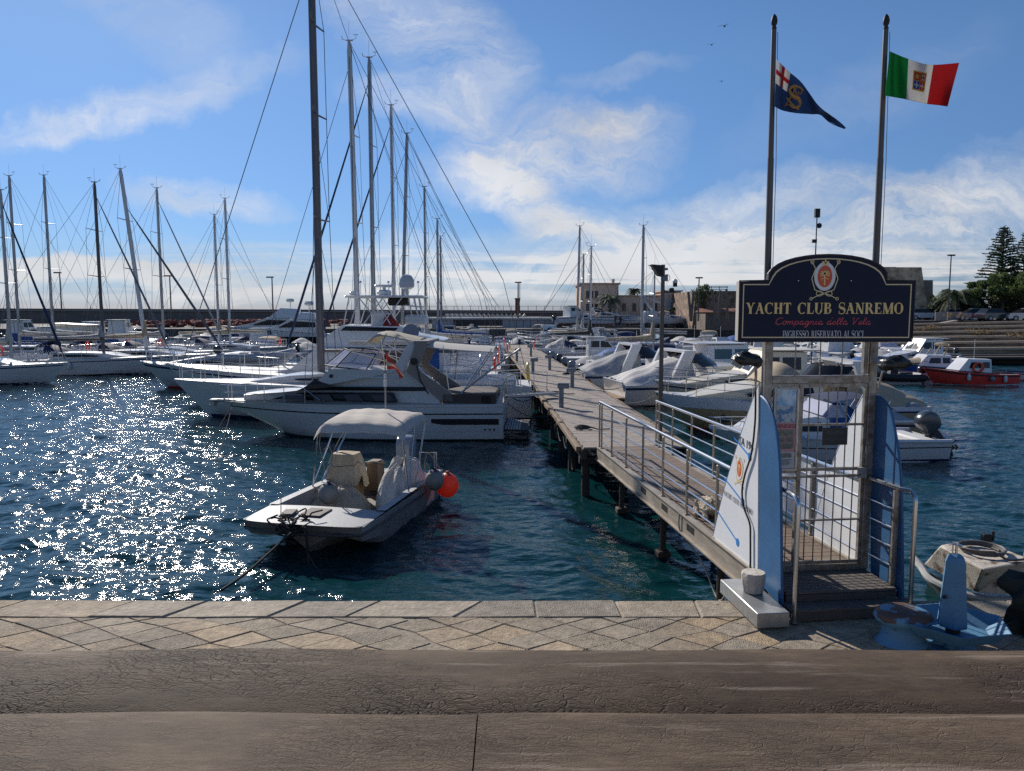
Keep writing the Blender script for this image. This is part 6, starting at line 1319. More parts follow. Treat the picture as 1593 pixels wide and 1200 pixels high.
# hard top canopy and awning
def awn(name,P,Wd,m,crown,th=.05):
    q=[cq(*p) for p in P]; mb=MB(); mb.sheet(lambda u,v:(lambda a:Vector((a[0],(2*v-1)*Wd,a[1]-crown*(2*v-1)**2)))(lerp_curve(q,u)),12,8,th,(0,0,1)); return mb.build(name,m,cr_,50)
awn('bimini',[(562,534),(572,526),(580,520),(590,517.5),(600,518),(650,529)],1.05,mat('bimini_cream',(.62,.56,.45),.8,noise=.15,transl=.35),.10)
awn('aft_awning',[(652,532),(690,537),(730,540),(768,542)],1.25,canvw,.12,.03)
mb=MB()
for sd in(-1,1):
    for a,b in(((590,518),(598,575)),((566,532),(640,575)),((545,548),(640,574)),((600,519),(575,575))): p,q=cq(*a),cq(*b); mb.cyl((p[0],sd*1.02,p[1]),(q[0],sd*1.0,q[1]),.016,n=5)
    for a,b in(((690,538),(700,612)),((766,542),(712,622))): p,q=cq(*a),cq(*b); mb.cyl((p[0],sd*1.2,p[1]),(q[0],sd*1.25,q[1]),.016,n=5)
mb.build('canopy_frame',steel,cr_)
mb=MB()
for sd in(-1,1): mb.prism([cq(*p) for p in((637,531),(652,531),(628,579),(612,575))],sd*1.22,sd*1.12,'y')
mb.build('arch_fin',gelg,cr_,0)
mb=MB()
for sd in(-1,1): mb.prism([cq(*p) for p in((648,532),(667,535),(650,574),(703,610),(706,623),(685,622),(634,578))],sd*1.30,sd*1.20,'y')
p=cq(645,531);q=cq(667,536); mb.bb(q[0],p[0],-1.29,1.29,q[1]-.0,q[1]+.12); mb.build('radar_arch',mat('arch_brown',(.20,.185,.175),.45),cr_,0)
mb=MB(); x,z=cq(646,562); mb.lathe([(.10,0),(.12,.01),(.12,.05),(.03,.06)],(x,1.30,z),14,rot=Matrix.Rotation(-PI/2,3,'X')); mb.build('speaker',black,cr_)
mb=MB(); mb.tube([(cq(650,568)[0],1.32,cq(650,568)[1]),(cq(655,590)[0],1.33,cq(655,590)[1]),(cq(668,612)[0],1.33,cq(668,612)[1])],.02,5); mb.build('hose',rope_d,cr_)
mb=MB(); a,b=cq(690,612),cq(765,626); mb.bb(b[0],a[0],-1.3,1.3,1.2,a[1]); mb.box((b[0]+.1,0,1.35),(.5,2.6,.4),bev=.05); mb.build('cockpit_seat',mat('seat_brown',(.055,.04,.035),.7),cr_)
x_=-CL/2; sw_=MB(); 
for k in range(9): sw_.box((x_-.08-k*.085,0,.42-.012*k),(.062,2.5-.06*k,.035))
sp_=sw_.build('swim_platform',mat('slat_grey',(.28,.28,.28),.5),cr_); mb=MB(); mb.box((x_-.40,0,.35),(.84,2.4,.05)); mb.build('platform_base',black,sp_)
mb=h.rail(.60,.985,.55,.014,5); mb.build('bow_rail',steel,cr_)
mb=MB(); bt=h.pt(1,1); mb.box((bt.x+.05,0,1.16),(.5,.3,.08),bev=.02); mb.cyl((bt.x-.2,0,1.2),(bt.x+.35,0,.98),.035); mb.prism([(bt.x+.16,.92),(bt.x+.32,.95),(bt.x+.27,1.13),(bt.x+.14,1.10)],-.10,.10,'y'); mb.build('anchor',galvb,cr_)
mb=MB()
for y in(-1.25,1.25): mb.tube([(x_+.05,y,1.25),(x_+.0,y,1.9),(x_-.35,y*.9,2.0),(x_-.4,y*.9,1.6)],.03,6)
mb.tube([(x_+.0,-1.25,1.75),(x_+.0,1.25,1.75)],.025,6); mb.cyl((x_,-.6,1.25),(x_,-.6,1.9),.03); mb.cyl((x_,.6,1.25),(x_,.6,1.9),.03); mb.build('stern_davits',mat('davit_pale',(.45,.43,.40),.5),cr_)
def plank(a,b,lab,w_=.36,m=None):
    a=Vector(a);b=Vector(b); d=b-a; t=thing('boarding_plank',lab,'gangplank',tuple(a),math.atan2(d.y,d.x),'boarding planks between sterns and pier'); L_=math.hypot(d.x,d.y); sl_=-math.atan2(d.z,L_)
    Mq=Matrix.Rotation(sl_,4,'Y'); mb=MB(); mb.box((L_/2,0,.0),(L_,w_,.04)); mb.box((L_/2,w_/2,0),(L_,.04,.08)); mb.box((L_/2,-w_/2,0),(L_,.04,.08)); mb.v=[tuple(Mq@Vector(v)) for v in mb.v]; mb.build('plank',m or alu,t)
    mb=MB()
    for k in range(4): mb.cyl((.2+L_*.26*k,w_/2,0),(.2+L_*.26*k,w_/2,.75),.014,n=5)
    mb.cyl((.2,w_/2,.75),(.2+L_*.78,w_/2,.75),.012,n=5); mb.v=[tuple(Mq@Vector(v)) for v in mb.v]; mb.build('hand_line',steel,t)
def pierx(Y): return PB.x+(PE.x-PB.x)*(Y-PB.y)/(PE.y-PB.y)
plank((-.25,25.2,1.35),(pierx(26.2)+.4,26.4,1.32),'aluminium boarding plank from the motor cruiser to the pier')
b0=D(716,612,24.4);b1=D(808,543,25.6); mb=MB(); mb.cyl(b0,b1,.03,n=6); tag(mb.build('boom_pole',alu,None),'long thin boom pole slanting up from the cruiser stern towards the pier','pole')
# ---------------- tall sailing yacht behind the cruiser ----------------
ys,yh=sailboat('white sailing yacht with very tall mast directly behind the motor cruiser',(-6.45,29.9,0),PI,L=14.4,B=4.1,H=18.6,mx=.085,mm=mat('mast_weathered',(.20,.17,.165),.5,metal=.2,noise=.35,nscale=4,stretch=(3,3,.5)),stripe=None,fs=1.35,fb=1.5,anti=navy,sp=(.36,.60,.80),rad=.15,cover=None,wheel=True,hood=None,wr=.014,fenders=0,boomz=1.25)
yh.strip(yh.vz(.92),yh.vz(1.05),0,.28,.012).build('blue_band',blueh,ys)
mb=MB(); mb.box((.02*14.4,0,2.95),(4.6,.16,.16)); mb.v=[(x-2.5,y,z) for x,y,z in mb.v]; mb.build('boom_spar',alu,ys)
mb=MB(); mb.prism([(-2.9,1.9),(-3.5,1.9),(-3.5,3.0),(-3.0,3.0)],-.35,.35,'y'); mb.build('blue_bag',canvb,ys,0)
# ---------------- sportfisher with flybridge ----------------
FX,FY=-9.7,35.0; frz=PI
fb_=thing('flybridge_yacht','white flybridge yacht with tubular hardtop frame behind the tall mast','motor yacht',(FX,FY,0),frz)
Fi=(Matrix.Translation((FX,FY,0))@Matrix.Rotation(frz,4,'Z')).inverted()
def fq(px,py,d=33.2): p=Fi@D(px,py,d); return (p.x,p.z)
h=Hull(13.2,4.3,1.2,1.75,.5,.85,.14,2.0,.2,.45); h.body(24).build('hull',gel,fb_); h.deck(0,.995,.96,-.02,.1).build('deck',deckw,fb_); h.strip(.86,.90,0,.99,.01).build('blue_stripe',navy,fb_); h.rail(.5,.985,.75,.018,7).build('bow_rail',steel,fb_)
x0=fq(690,580)[0]; c=Cabin([(fq(420,580)[0],1.45),fq(448,575),fq(489,542),(x0,fq(690,542)[1]),(x0,1.2),(fq(420,580)[0],1.2)],1.85,1.60,nose=.35); cb=c.body().build('deckhouse',gel,fb_,25)
c.side([fq(*p) for p in((586,545),(628,545),(628,566),(586,566))],.01).build('saloon_door',mat('door_brown',(.14,.07,.035),.4),cb,0)
c.side([fq(*p) for p in((600,536.5),(636,537),(640,539.5),(598,539.5))],.012).build('dark_slot',black,cb,0)
c2=Cabin([fq(484,537),fq(528,506.5),fq(622,508.5),fq(640,521),fq(690,530),fq(690,541),fq(490,541.5)],1.70,1.45,nose=.3); c2b=c2.body(.0).build('flybridge',gel,fb_,25)
c2.side([fq(*p) for p in((534,508.5),(618,510.5),(612,516),(526,515))],.008).build('flybridge_band',blackg,c2b,0)
mb=MB(); a,b=fq(530,461),fq(655,463); mb.box(((a[0]+b[0])/2,0,a[1]),(a[0]-b[0],2.4,.10),bev=.04); mb.build('hardtop',gel,fb_)
mb=MB()
for sd in(-1,1):
    for p,q in(((537,462),(530,505)),((553,462),(540,505)),((552,462),(590,507)),((592,462),(560,506)),((578,462),(604,506)),((622,462),(590,506)),((640,463),(650,504)),((632,463),(640,504)),((648,463),(655,504)),((626,475),(652,478))): a,b=fq(*p),fq(*q); mb.cyl((a[0],sd*1.05,a[1]),(b[0],sd*1.15,b[1]),.028,n=6)
mb.build('hardtop_frame',mat('frame_pale',(.55,.55,.55),.35),fb_)
mb=MB(); a=fq(587,458); mb.lathe([(.30,0),(.34,.05),(.34,.18),(.26,.24),(.02,.25)],(a[0],0,a[1]),16); mb.box((a[0],0,a[1]+.42),(.9,.14,.12),bev=.03); mb.cyl((a[0],0,a[1]+.2),(a[0],0,a[1]+.4),.08); a=fq(539,458); mb.box((a[0],.3,a[1]+.08),(.35,.2,.16),bev=.03); mb.build('radar',gel,fb_)
mb=MB(); a=fq(604,459); mb.box((a[0]-.2,0,a[1]-.28),(.9,.9,.35),bev=.05); mb.build('roof_locker',black,fb_)
mb=MB(); a=fq(624,458); mb.cyl((a[0],0,a[1]),(a[0],0,a[1]+.3),.09); mb.lathe([(.20,.28),(.34,.36),(.36,.5),(.34,.72),(.22,.9),(.04,.97)],(a[0],0,a[1]),18); mb.build('satellite_dome',mat('dome_grey',(.45,.46,.48),.4),fb_)
mb=MB()
for px in(552,597,645): a=fq(px,458); mb.cyl((a[0],.5,a[1]),(a[0],.5,a[1]+.55),.015); mb.ball((a[0],.5,a[1]+.58),.06,8)
mb.build('antenna',steel,fb_)
mb=MB(); a,b=fq(588,490),fq(616,517); mb.grid(lambda u,v:Vector((a[0]+(b[0]-a[0])*u,-.2+.9*v+.2*math.sin(u*5),a[1]+(b[1]-a[1])*(u**2.2)+.10*math.sin(v*9+u*4)-.5*abs(2*v-1)**3)),14,10); mb.build('red_cover',canvr,fb_)
mb=MB(); a=fq(638,517); mb.cyl((a[0],1.5,a[1]),(a[0],1.56,a[1]),.36,n=24); mb.build('wheel_cover',mat('cover_bluegrey',(.16,.19,.25),.7),fb_)
mb=MB(); a=fq(582,500); mb.box((a[0],.2,a[1]),(.7,1.0,.9),bev=.1); a=fq(641,498); mb.box((a[0],.2,a[1]),(1.0,1.0,.45),bev=.1); mb.build('helm_console',deckw,fb_)
# ---------------- sailing yachts along the left side of the pier ----------------
def mastboat(px,py,Y,L,lab,rz=PI,mxf=.07,gr=None,lean=0,**k):
    t=D(px,py,Y); X=t.x; H=t.z; s_=math.cos(rz); cx=X-s_*mxf*L
    if lean: cx+= s_*math.tan(lean)*H
    return sailboat(lab,(cx,Y,0),rz,L=L,B=L*.31,H=H,mx=mxf,rake=lean,group=gr,**k)
GP='sailing yachts moored stern to the left side of the pier'
mastboat(543,64,39.2,12.8,'sailing yacht with thick white mast, first behind the flybridge yacht',gr=GP,mm=aluw,jib=None,cover=canvg,rad=.13,hood=canvb,wr=.012,lean=R(-.6))
mastboat(574,90,43.0,12.8,'sailing yacht with the second tall mast beyond the flybridge yacht and dark blue furled jib',gr=GP,mm=alu,jib=canvn,rad=.115,wr=.012,cover=canvw)
mastboat(608,164,47.0,12.2,'sailing yacht with the third tall mast beyond the flybridge yacht',gr=GP,mm=aluw,jib=canvn,rad=.10,wr=.012,cover=canvg,hm=gelg)
mastboat(633,208,50.8,11.8,'sailing yacht whose mast leans slightly to the right, beside the pier',gr=GP,mm=alu,rad=.11,wr=.012,lean=R(2),cover=canvt)
mastboat(660,291,56,11,'sailing yacht with slim mast left of the middle of the pier',gr=GP,mm=alu,rad=.085,wr=.012)
mastboat(680,341,61,10.5,'sailing yacht with short mast, left one of a close pair of masts',gr=GP,mm=alu,rad=.085,wr=.012,cover=canvb)
mastboat(685,368,66,10,'sailing yacht with short mast, right one of a close pair of masts',gr=GP,mm=alu,rad=.08,wr=.012,cover=canvg)
# ---------------- sailing yachts at the left ----------------
GL='sailing yachts moored in the left basin'
p=D(92,570,43.0); sailboat('white sailing yacht cut by the left edge, dark blue furled jib, bow pointing right',(p.x-5.8,43.6,0),0,L=12,B=3.7,H=D(1,296,43.6).z,mx=((D(1,300,43.6).x-(p.x-5.8))/12),mm=alu,jib=canvn,cover=canvw,group=GL,fenders=0,wr=.012,hood=None,fat=1.0)
p=D(262,553,50); sailboat('long white sailing yacht with dark mast, grey sail cover and two fenders at the left',(p.x-6.1,50.6,0),0,L=12.4,B=3.8,H=D(147,284,50.6).z,mx=((D(147,284,50.6).x-(p.x-6.1))/12.4),mm=aludk,jib=mat('jib_grey',(.16,.17,.19),.8),cover=canvg,group=GL,fenders=2,wr=.012,stripe=navy,rad=.10)
mastboat(187,263,53.5,13,'sailing yacht with the thickest light mast leaning left in the left basin',0,.06,GL,lean=R(5),mm=aluw,jib=mat('jib_dark',(.10,.10,.12),.8),rad=.14,wr=.012,cover=canvt,drop=.8,fat=1.3)
mastboat(244,293,58,11.5,'sailing yacht with slim upright mast right of the thick light mast',0,.06,GL,mm=alu,jib=canvg,cover=canvg,wr=.012,rad=.095)
mastboat(68,273,63,12,'sailing yacht with the second upright mast from the left edge',PI,.06,GL,mm=alu,cover=canvw,wr=.012,rad=.11)
mastboat(14,274,60,12,'sailing yacht with the first full mast from the left edge and white sail cover',PI,.06,GL,mm=alu,jib=canvw,cover=canvw,wr=.012,rad=.11)
mastboat(333,334,68,10.5,'sailing yacht with light mast, left one of the pair before the big motor yachts',PI,.06,GL,mm=aluw,cover=canvt,wr=.012,rad=.10)
mastboat(350,309,64,11.5,'sailing yacht with light mast, right one of the pair before the big motor yachts',0,.06,GL,mm=aluw,cover=canvc,wr=.012,rad=.10)
p=D(215,555,40.6); r_=motorboat('sport','grey hulled motor yacht with long bow rail pointing left behind the glittering water',(p.x+5.2,41.4,0),PI,L=7.4,B=2.6,hm=gelg,cov=None); r_.scale=(1.5,1.4,1.25)
for o_ in list(r_.children):
    if o_.name.startswith(('radar_arch','windscreen')): bpy.data.objects.remove(o_)
motorboat('rib','grey inflatable tender lifted on the foredeck behind the bow rails',(D(395,552,40).x,40.6,1.35),R(8),L=3.8,B=1.8,hm=mat('rib_grey',(.30,.32,.36),.5,noise=.15),cov=canvg)
# boats right of the masts, right basin
GM='small yachts with masts in the right basin'
mastboat(902,352,70,10,'sailing yacht with leaning mast in front of the beige building, left of three',PI,.05,GM,lean=R(1),mm=alu,wr=.012,rad=.10,cover=canvw)
mastboat(908,396,74,8.5,'small sailing yacht with short mast standing beside the leaning mast',0,.05,GM,mm=alu,wr=.012,rad=.09)
mastboat(920,384,60,8.5,'sailing yacht with slim mast and black sail cover near the pier',0,.05,GM,mm=aluw,wr=.012,rad=.075,cover=black,jib=None)
mastboat(1001,351,66,10.5,'sailing yacht with the tallest mast right of the pier',PI,.05,GM,mm=alu,wr=.012,rad=.12,cover=canvg)

for i,(pts,lab) in enumerate([([D(500,668,14.7),D(497,690,14.7),D(501,712,14.7),D(506,735,14.8)],'pale rope wound down the left canopy pole of the open motorboat'),
  ([D(503,700,14.8),D(512,696,14.8),D(517,712,14.8),D(512,735,14.85)],'pale rope loop hanging beside the left canopy pole'),
  ([D(575,640,16.2),D(540,668,15.6),D(520,700,15.2),D(508,742,14.9)],'thin pale guy line running from the canopy down to the left gunwale')]): gtube(pts,.010,'rope',rope_w,lab)
# ---------------- motor boats right of the pier ----------------
def sc_(o,k): o.scale=(k,k,k) if not isinstance(k,tuple) else k; return o
p=G(962,628,0)
r1=motorboat('sport','big white cabin cruiser with covered cockpit and teak swim platform facing the pier',(p.x+5.3,35.2,0),R(10),L=7.4,B=2.7,cov=mat('cover_pale',(.55,.53,.51),.8,noise=.2,nscale=3,bump=2.5,bscale=2.2)); sc_(r1,(1.5,1.4,1.12))
mb=MB(); mb.box((-7.4/2-.42,0,.34),(.80,2.3,.05)); mb.build('swim_platform',teak,r1); mb=MB(); mb.box((-7.4/2-.0,0,.70),(.06,2.0,.55),ry=R(-12)); mb.build('transom',gelg,r1)
r2=motorboat('sport','white cabin cruiser with curved cabin window just behind the big covered cruiser',(D(905,560,40).x+4.9,40.3,0),R(6),L=7.0,B=2.6,cov=canvg); sc_(r2,(1.45,1.35,1.15))
r2b=motorboat('hardtop','white hardtop cruiser with green side windows behind the covered cruiser arch',(D(1080,560,39).x+2.6,39.4,0),R(4),L=7.5,B=2.8,cov=None); sc_(r2b,(1.35,1.3,1.1))
for o in r2b.children_recursive:
    if o.type=='MESH' and o.name.startswith(('window','windscreen')): o.data.materials[0]=glassg
r5=motorboat('hardtop','cream pilothouse boat with wooden door frame behind the tan hull',(D(1150,600,31.5).x+.6,31.6,0),PI,L=7,B=2.6,hm=gelc,cov=None)
sc_(r5,(1.2,1.2,1.12))
r3=motorboat('sport','tan hulled motorboat with bow rails and beige sprayhood right of the lamp post',(D(1025,640,26.6).x+4.4,26.6,0),PI,L=8.2,B=3.0,hm=tan_,cov=canvt); sc_(r3,(1.12,1.1,1.15))
mb=MB(); h_=Hull(8.2,3.0,.85,1.15,.3,.88,.14,2.3,.14); h_.strip(h_.vz(.72),1.0,0,.99,.012,mb=mb); mb.build('white_topside',mat('topside_lilac',(.60,.62,.68),.3),r3)
mb=MB(); p_=h_.pt(.78,h_.vz(.45)(.78),1,.012); mb.lathe([(.13,0),(.15,.01),(.15,.02),(.02,.02)],tuple(p_),16,rot=Matrix.Rotation(-PI/2,3,'X')); mb.build('porthole',black,r3)
mb=MB(); mb.grid(lambda u,v:Vector((.9-1.5*u,(2*v-1)*1.05,1.25+.85*math.sin(PI*min(1,.12+u*.8))*(1-.5*abs(2*v-1)**3))),10,8); mb.build('sprayhood',canvt,r3)
r4=motorboat('cuddy','white motorboat with navy covered console and big tilted outboard right of the gate',(12.3-3.3,21.6,0),PI+R(2),L=6.6,B=2.5,accent=None,cov=canvn,motor=None)
outboard(r4,-3.3-.12,.30,0,1.15,mat('outboard_bluish_black',(.035,.042,.055),.22,coat=.3),tilt=R(38))
h_=Hull(6.6,2.5,.55,.85,.3,.88,.14,2.3,.14); h_.strip(h_.vz(.40),h_.vz(.43),0,.99,.009).build('dark_line',black,r4)
mb=MB(); mb.grid(lambda u,v:Vector((-1.3+1.5*u,(2*v-1)*.75,.6+.95*abs(math.sin(PI*u))**.6*(1-.6*abs(2*v-1)**2.5))),12,10); mb.build('console_cover',canvb,r4)
r6=motorboat('cover','tan and white motorboat seen through the gate bars behind the outboard boat',(D(1270,660,25).x+.4,25.3,0),PI,L=5.6,B=2.2,hm=tan_,cov=canvg,motor='g')
# behind the covered cruiser, along the pier's right edge
GQ='small boats moored along the right side of the pier'
for i,(kind,Y,off,L,hm,ac,cv,mo,lab) in enumerate([('open',44.5,1.6,5.4,gel,navy,canvw,'d','small white open motorboat between pier and cruisers, nearest of its row'),
 ('cuddy',47.5,1.4,6.4,gel,canvb,canvb,'g','white cabin boat with blue bimini beside the right pier edge'),('row',42.4,1.2,3.6,gel,wood,canvg,None,'little white tender tucked under the bow by the right pier edge'),
 ('cover',51,1.3,6.0,gelg,navy,canvg,'g','grey motorboat under grey cover beside the right pier edge'),('hardtop',55,1.4,6.6,gel,navy,None,'d','white hardtop boat beside the right pier edge'),('open',59,1.2,5.2,blueh,None,canvw,'g','blue hulled open boat beside the right pier edge'),
 ('cuddy',63,1.2,5.8,gel,redh,canvw,'d','white cabin boat with red rail near the far end of the pier'),('sport',68,1.3,6.8,gel,navy,canvw,'g','white cabin cruiser at the far end of the pier, right side'),('hardtop',73,.6,6.8,gelc,navy,None,'d','cream hardtop boat just past the far end of the pier')]):
    motorboat(kind,lab,(pierx(Y)+PWD+off+L/2,Y,0),R(-3+3*(i%3)),L=L,B=L*.37,hm=hm,accent=ac,cov=cv,motor=mo,group=GQ)
sailboat('low grey sailing boat with tan covers moored at the right pier edge',(pierx(49)+PWD+6.6,49.3,0),0,L=8.4,B=2.7,H=D(913,530,49.3).z+4.6,mx=.02,mm=alu,cover=canvc,group=GQ,rad=.06,wr=.01)
for px,Y,lab in((893,70,'white motor cruiser moored beyond the pier on the right, nearer of two'),(868,84,'white motor cruiser moored beyond the pier on the right, farther of two')):
    q=motorboat('sport',lab,(D(px,560,Y).x,Y,0),R(160),L=8,B=2.9,cov=canvg); sc_(q,1.25)
# ---------------- right basin: fishing boats and others ----------------
rb=G(1520,600,0)
f=motorboat('fisher','red wooden fishing boat with white cabin, orange lifebuoy and fenders at the right',(rb.x,rb.y+.8,0),PI,L=5.5,B=2.0,hm=redh,accent=black,motor=None,cov=None,extra=deckw)
hh=Hull(5.5,2.0,.6,1.0,.3,.35,.14,2.3,.14); hh.strip(hh.vz(-.02),hh.vz(.05),0,.98,.012).build('white_line',white_,f)
for u,w_ in((.62,fendw),(.38,rubber),(.22,fendw)):
    if w_ is rubber: mb=MB(); mb.ball(hh.pt(u,.72,1,.16),.14,12); mb.build('fender',w_,f)
    else: fender(f,hh.pt(u,.72,1,.12),.10,.42,w_)
mb=MB(); mb.tube([(-.05+.02*math.cos(a*PI/8)+.26*math.cos(a*PI/8),.74,1.02+.26*math.sin(a*PI/8)) for a in range(16)],.06,8,True); mb.build('lifebuoy',orange,f)
p=G(1455,592,0); f=motorboat('fisher','white and blue fishing boat with beige tarp behind the red boat',(p.x+.5,p.y+1.6,0),PI,L=6.2,B=2.2,hm=mat('hull_pinkish',(.62,.50,.52),.5,noise=.2),accent=navy,motor=None,cov=canvt)
hh=Hull(6.2,2.2,.6,1.0,.3,.35,.14,2.3,.14); hh.strip(.66,1.0,0,.99,.012).build('navy_topside',blueh,f)
mb=MB(); 
for sd in(-1,1): mb.cyl((-.2,sd*.5,.7),(-.9,sd*.45,2.1),.05); mb.cyl((.9,sd*.4,.8),(.2,sd*.4,1.9),.05)
mb.cyl((-.9,-.5,2.1),(-.9,.5,2.1),.06); mb.ball((-.7,0,2.15),.25,8,2,1.6,.5); mb.build('net_hauler',canvc,f)
motorboat('hardtop','white cabin boat with long windows behind the blue and white fishing boat',(D(1430,565,52).x,52.5,0),PI+R(6),L=6.4,B=2.4,cov=None,motor='g')
motorboat('cuddy','white boat with raised canopy frame behind the long windowed cabin boat',(D(1435,545,64).x,64.5,0),PI,L=6.0,B=2.3,cov=canvw)
motorboat('row','white tender with its grey outboard tilted up at the right edge',(D(1600,575,46).x,46,0),PI,L=3.8,B=1.6,motor='g',cov=None)
motorboat('rib','black inflatable dinghy with coiled ropes moored left of the red boat',(G(1392,598,0).x,G(1392,598,0).y+.5,0),PI,L=3.2,B=1.7,hm=black,cov=black)
for px,py,lab in((1238,584,'white rowing boat seen under the sign, nearer one'),(1262,572,'white rowing boat seen under the sign, farther one')):
    p=G(px,py,0); motorboat('row',lab,(p.x,p.y,0),PI+R(4),L=4.6,B=1.7,motor=None,cov=None,accent=gelg)
fa,fb2=G(1243,562,.42),G(1356,588,.42); d=fb2-fa; jt=thing('floating_jetty','pale green floating jetty slanting behind the bars under the sign','jetty',tuple((fa.x,fa.y,0)),math.atan2(d.y,d.x))
mb=MB(); mb.bb(0,d.length,-.5,.5,.34,.42); mb.build('deck',mat('jetty_green',(.27,.33,.30),.7,noise=.2),jt,0); mb=MB()
for k in range(int(d.length/1.6)): mb.box((.8+k*1.6,0,.12),(1.2,.9,.42),bev=.05)
mb.build('float',mat('float_dark',(.05,.05,.05),.7),jt)
# ---------------- fields of small boats ----------------
ORD=['first','second','third','fourth','fifth','sixth','seventh','eighth','ninth','tenth','eleventh','twelfth','thirteenth','fourteenth','fifteenth','sixteenth','seventeenth','eighteenth','nineteenth','twentieth','twenty-first','twenty-second','twenty-third','twenty-fourth','twenty-fifth','twenty-sixth','twenty-seventh','twenty-eighth']
PD=[('open','white open motorboat',dict(L=5.6,hm=gel,accent=navy,motor='d')),('cuddy','white cabin boat with cream bimini',dict(L=6,hm=gel,accent=None,cov=canvc,motor='g')),
 ('cover','motorboat under a grey cover',dict(L=5.4,hm=gelg,cov=canvg,motor='d')),('cover','motorboat under a blue cover',dict(L=5.6,hm=gel,cov=canvb,motor='g')),('hardtop','white hardtop boat',dict(L=6.4,hm=gel,cov=None,motor='d')),
 ('rib','grey inflatable boat',dict(L=4.8,hm=mat('rib_pale',(.36,.37,.40),.5),cov=None)),('row','white rowing boat with tarp',dict(L=4.4,hm=gel,cov=canvg,motor=None)),('fisher','small white fishing boat',dict(L=5.6,hm=gel,accent=blueh,cov=None,motor=None)),
 ('cuddy','white cabin boat with navy bimini',dict(L=6.2,hm=gel,accent=navy,cov=canvn,motor='d')),('open','cream open motorboat',dict(L=5.2,hm=gelc,accent=redh,motor='g')),('sport','white cabin cruiser',dict(L=7,hm=gel,cov=canvw)),('cover','motorboat under a white cover',dict(L=5.8,hm=gel,accent=navy,cov=canvw,motor='d'))]
protos={}
rg=random.Random(21)
def field(Y,x0,x1,step,rowname,group,seq,hd=PI/2,z=0,scl=1,jit=.5):
    n=int(abs(x1-x0)/step); cnt={}
    for i in range(n+1):
        x=x0+(x1-x0)*i/max(1,n)+rg.uniform(-.2,.2)*step; k=seq[rg.randrange(len(seq))]; kind,desc,kw=PD[k]; cnt[k]=cnt.get(k,0)+1
        lab='%s, %s of kind from left, %s'%(desc,ORD[cnt[k]-1],rowname)
        y=Y+rg.uniform(-jit,jit); rz=hd+(PI if rg.random()<.35 else 0)+R(rg.uniform(-9,9))
        kw=dict(kw); 
        if k not in protos: protos[k]=o=motorboat(kind,lab,(x,y,z),rz,B=kw['L']*.38,group=group,**kw)
        else: o=place(protos[k],(x,y,z),rz,lab,group)
        s_=scl*rg.uniform(.92,1.1); o.scale=(s_,s_,s_*rg.uniform(.95,1.1))
A_=[0,1,2,3,4,6,7,8,9,11]
def X(px,Y): return D(px,540,Y).x
field(51,X(1035,51),X(1360,51),3.0,'front row, right basin','boats in the front row of the right basin',[0,2,3,4,6,7,8,9,11])
field(57,X(985,57),X(1370,57),2.7,'nearest row, right basin','boats in the nearest row of the right basin',A_)
field(63,X(930,63),X(1390,63),2.7,'middle row, right basin','boats in the row behind the nearest of the right basin',A_)
field(70,X(950,70),X(1400,70),2.7,'second row, right basin','boats in the second row of the right basin',A_+[5,10])
field(78,X(930,78),X(1385,78),3.0,'third row, right basin','boats in the third row of the right basin',A_+[10])
field(90,X(880,90),X(1370,90),3.3,'farthest row, right basin','boats in the farthest row of the right basin',[1,3,4,5,8,10,11])
field(73,X(640,73),X(775,73),3.2,'first row past the pier','boats in the row past the pier on the left',[0,1,3,4,8,10])
field(84,X(640,84),X(800,84),3.2,'second row past the pier','boats in the second row past the pier',[1,2,4,5,10,11])
field(97,X(640,97),X(850,97),3.6,'third row past the pier','boats in the third row past the pier',[1,4,8,10,11])
field(72,X(-20,72),X(480,72),3.3,'middle row, left basin','boats in the middle row of the left basin',[0,1,4,8,10,11])
field(84,X(-20,84),X(470,84),3.6,'back row, left basin','boats in the back row of the left basin',[1,2,3,4,8,10])
field(98,X(-20,98),X(330,98),4.2,'farthest row, left basin','boats in the farthest row of the left basin',[1,4,8,10,11],scl=1.15)
# cabin with blue banners at the left
p=D(118,512,66); k=thing('harbour_kiosk','small cream cabin with two windows between blue banners in the left basin','kiosk',(p.x,66,0)); 
mb=MB(); mb.bb(-1.35,1.35,-1,1,.3,3.0); mb.build('wall',gelc,k,0); mb=MB(); mb.box((0,0,3.08),(3.1,2.4,.1),ry=R(3)); mb.build('roof',gelc,k); mb=MB()
for x in(-.6,.6): mb.bb(x-.5,x+.5,-1.02,-1.004,1.6,2.8)
mb.build('window',mat('window_pale',(.5,.55,.6),.2),k,0); mb=MB(); mb.bb(-2,2,-1.3,1.3,.05,.3); mb.build('float',conc,k,0)
for x0,x1,lb in((-6.2,-1.8,'long blue banner left of the cream cabin'),(1.7,3.6,'short blue banner right of the cream cabin')):
    t=thing('banner',lb,'banner',(p.x,66.2,0),0,'blue banners beside the cream cabin'); mb=MB(); mb.bb(x0,x1,-.02,.02,1.3,2.3); mb.build('cloth',canvb,t,0); mb=MB(); mb.cyl((x0+.2,.04,0),(x0+.2,.04,2.4),.03); mb.cyl((x1-.2,.04,0),(x1-.2,.04,2.4),.03); mb.build('pole',alu,t)
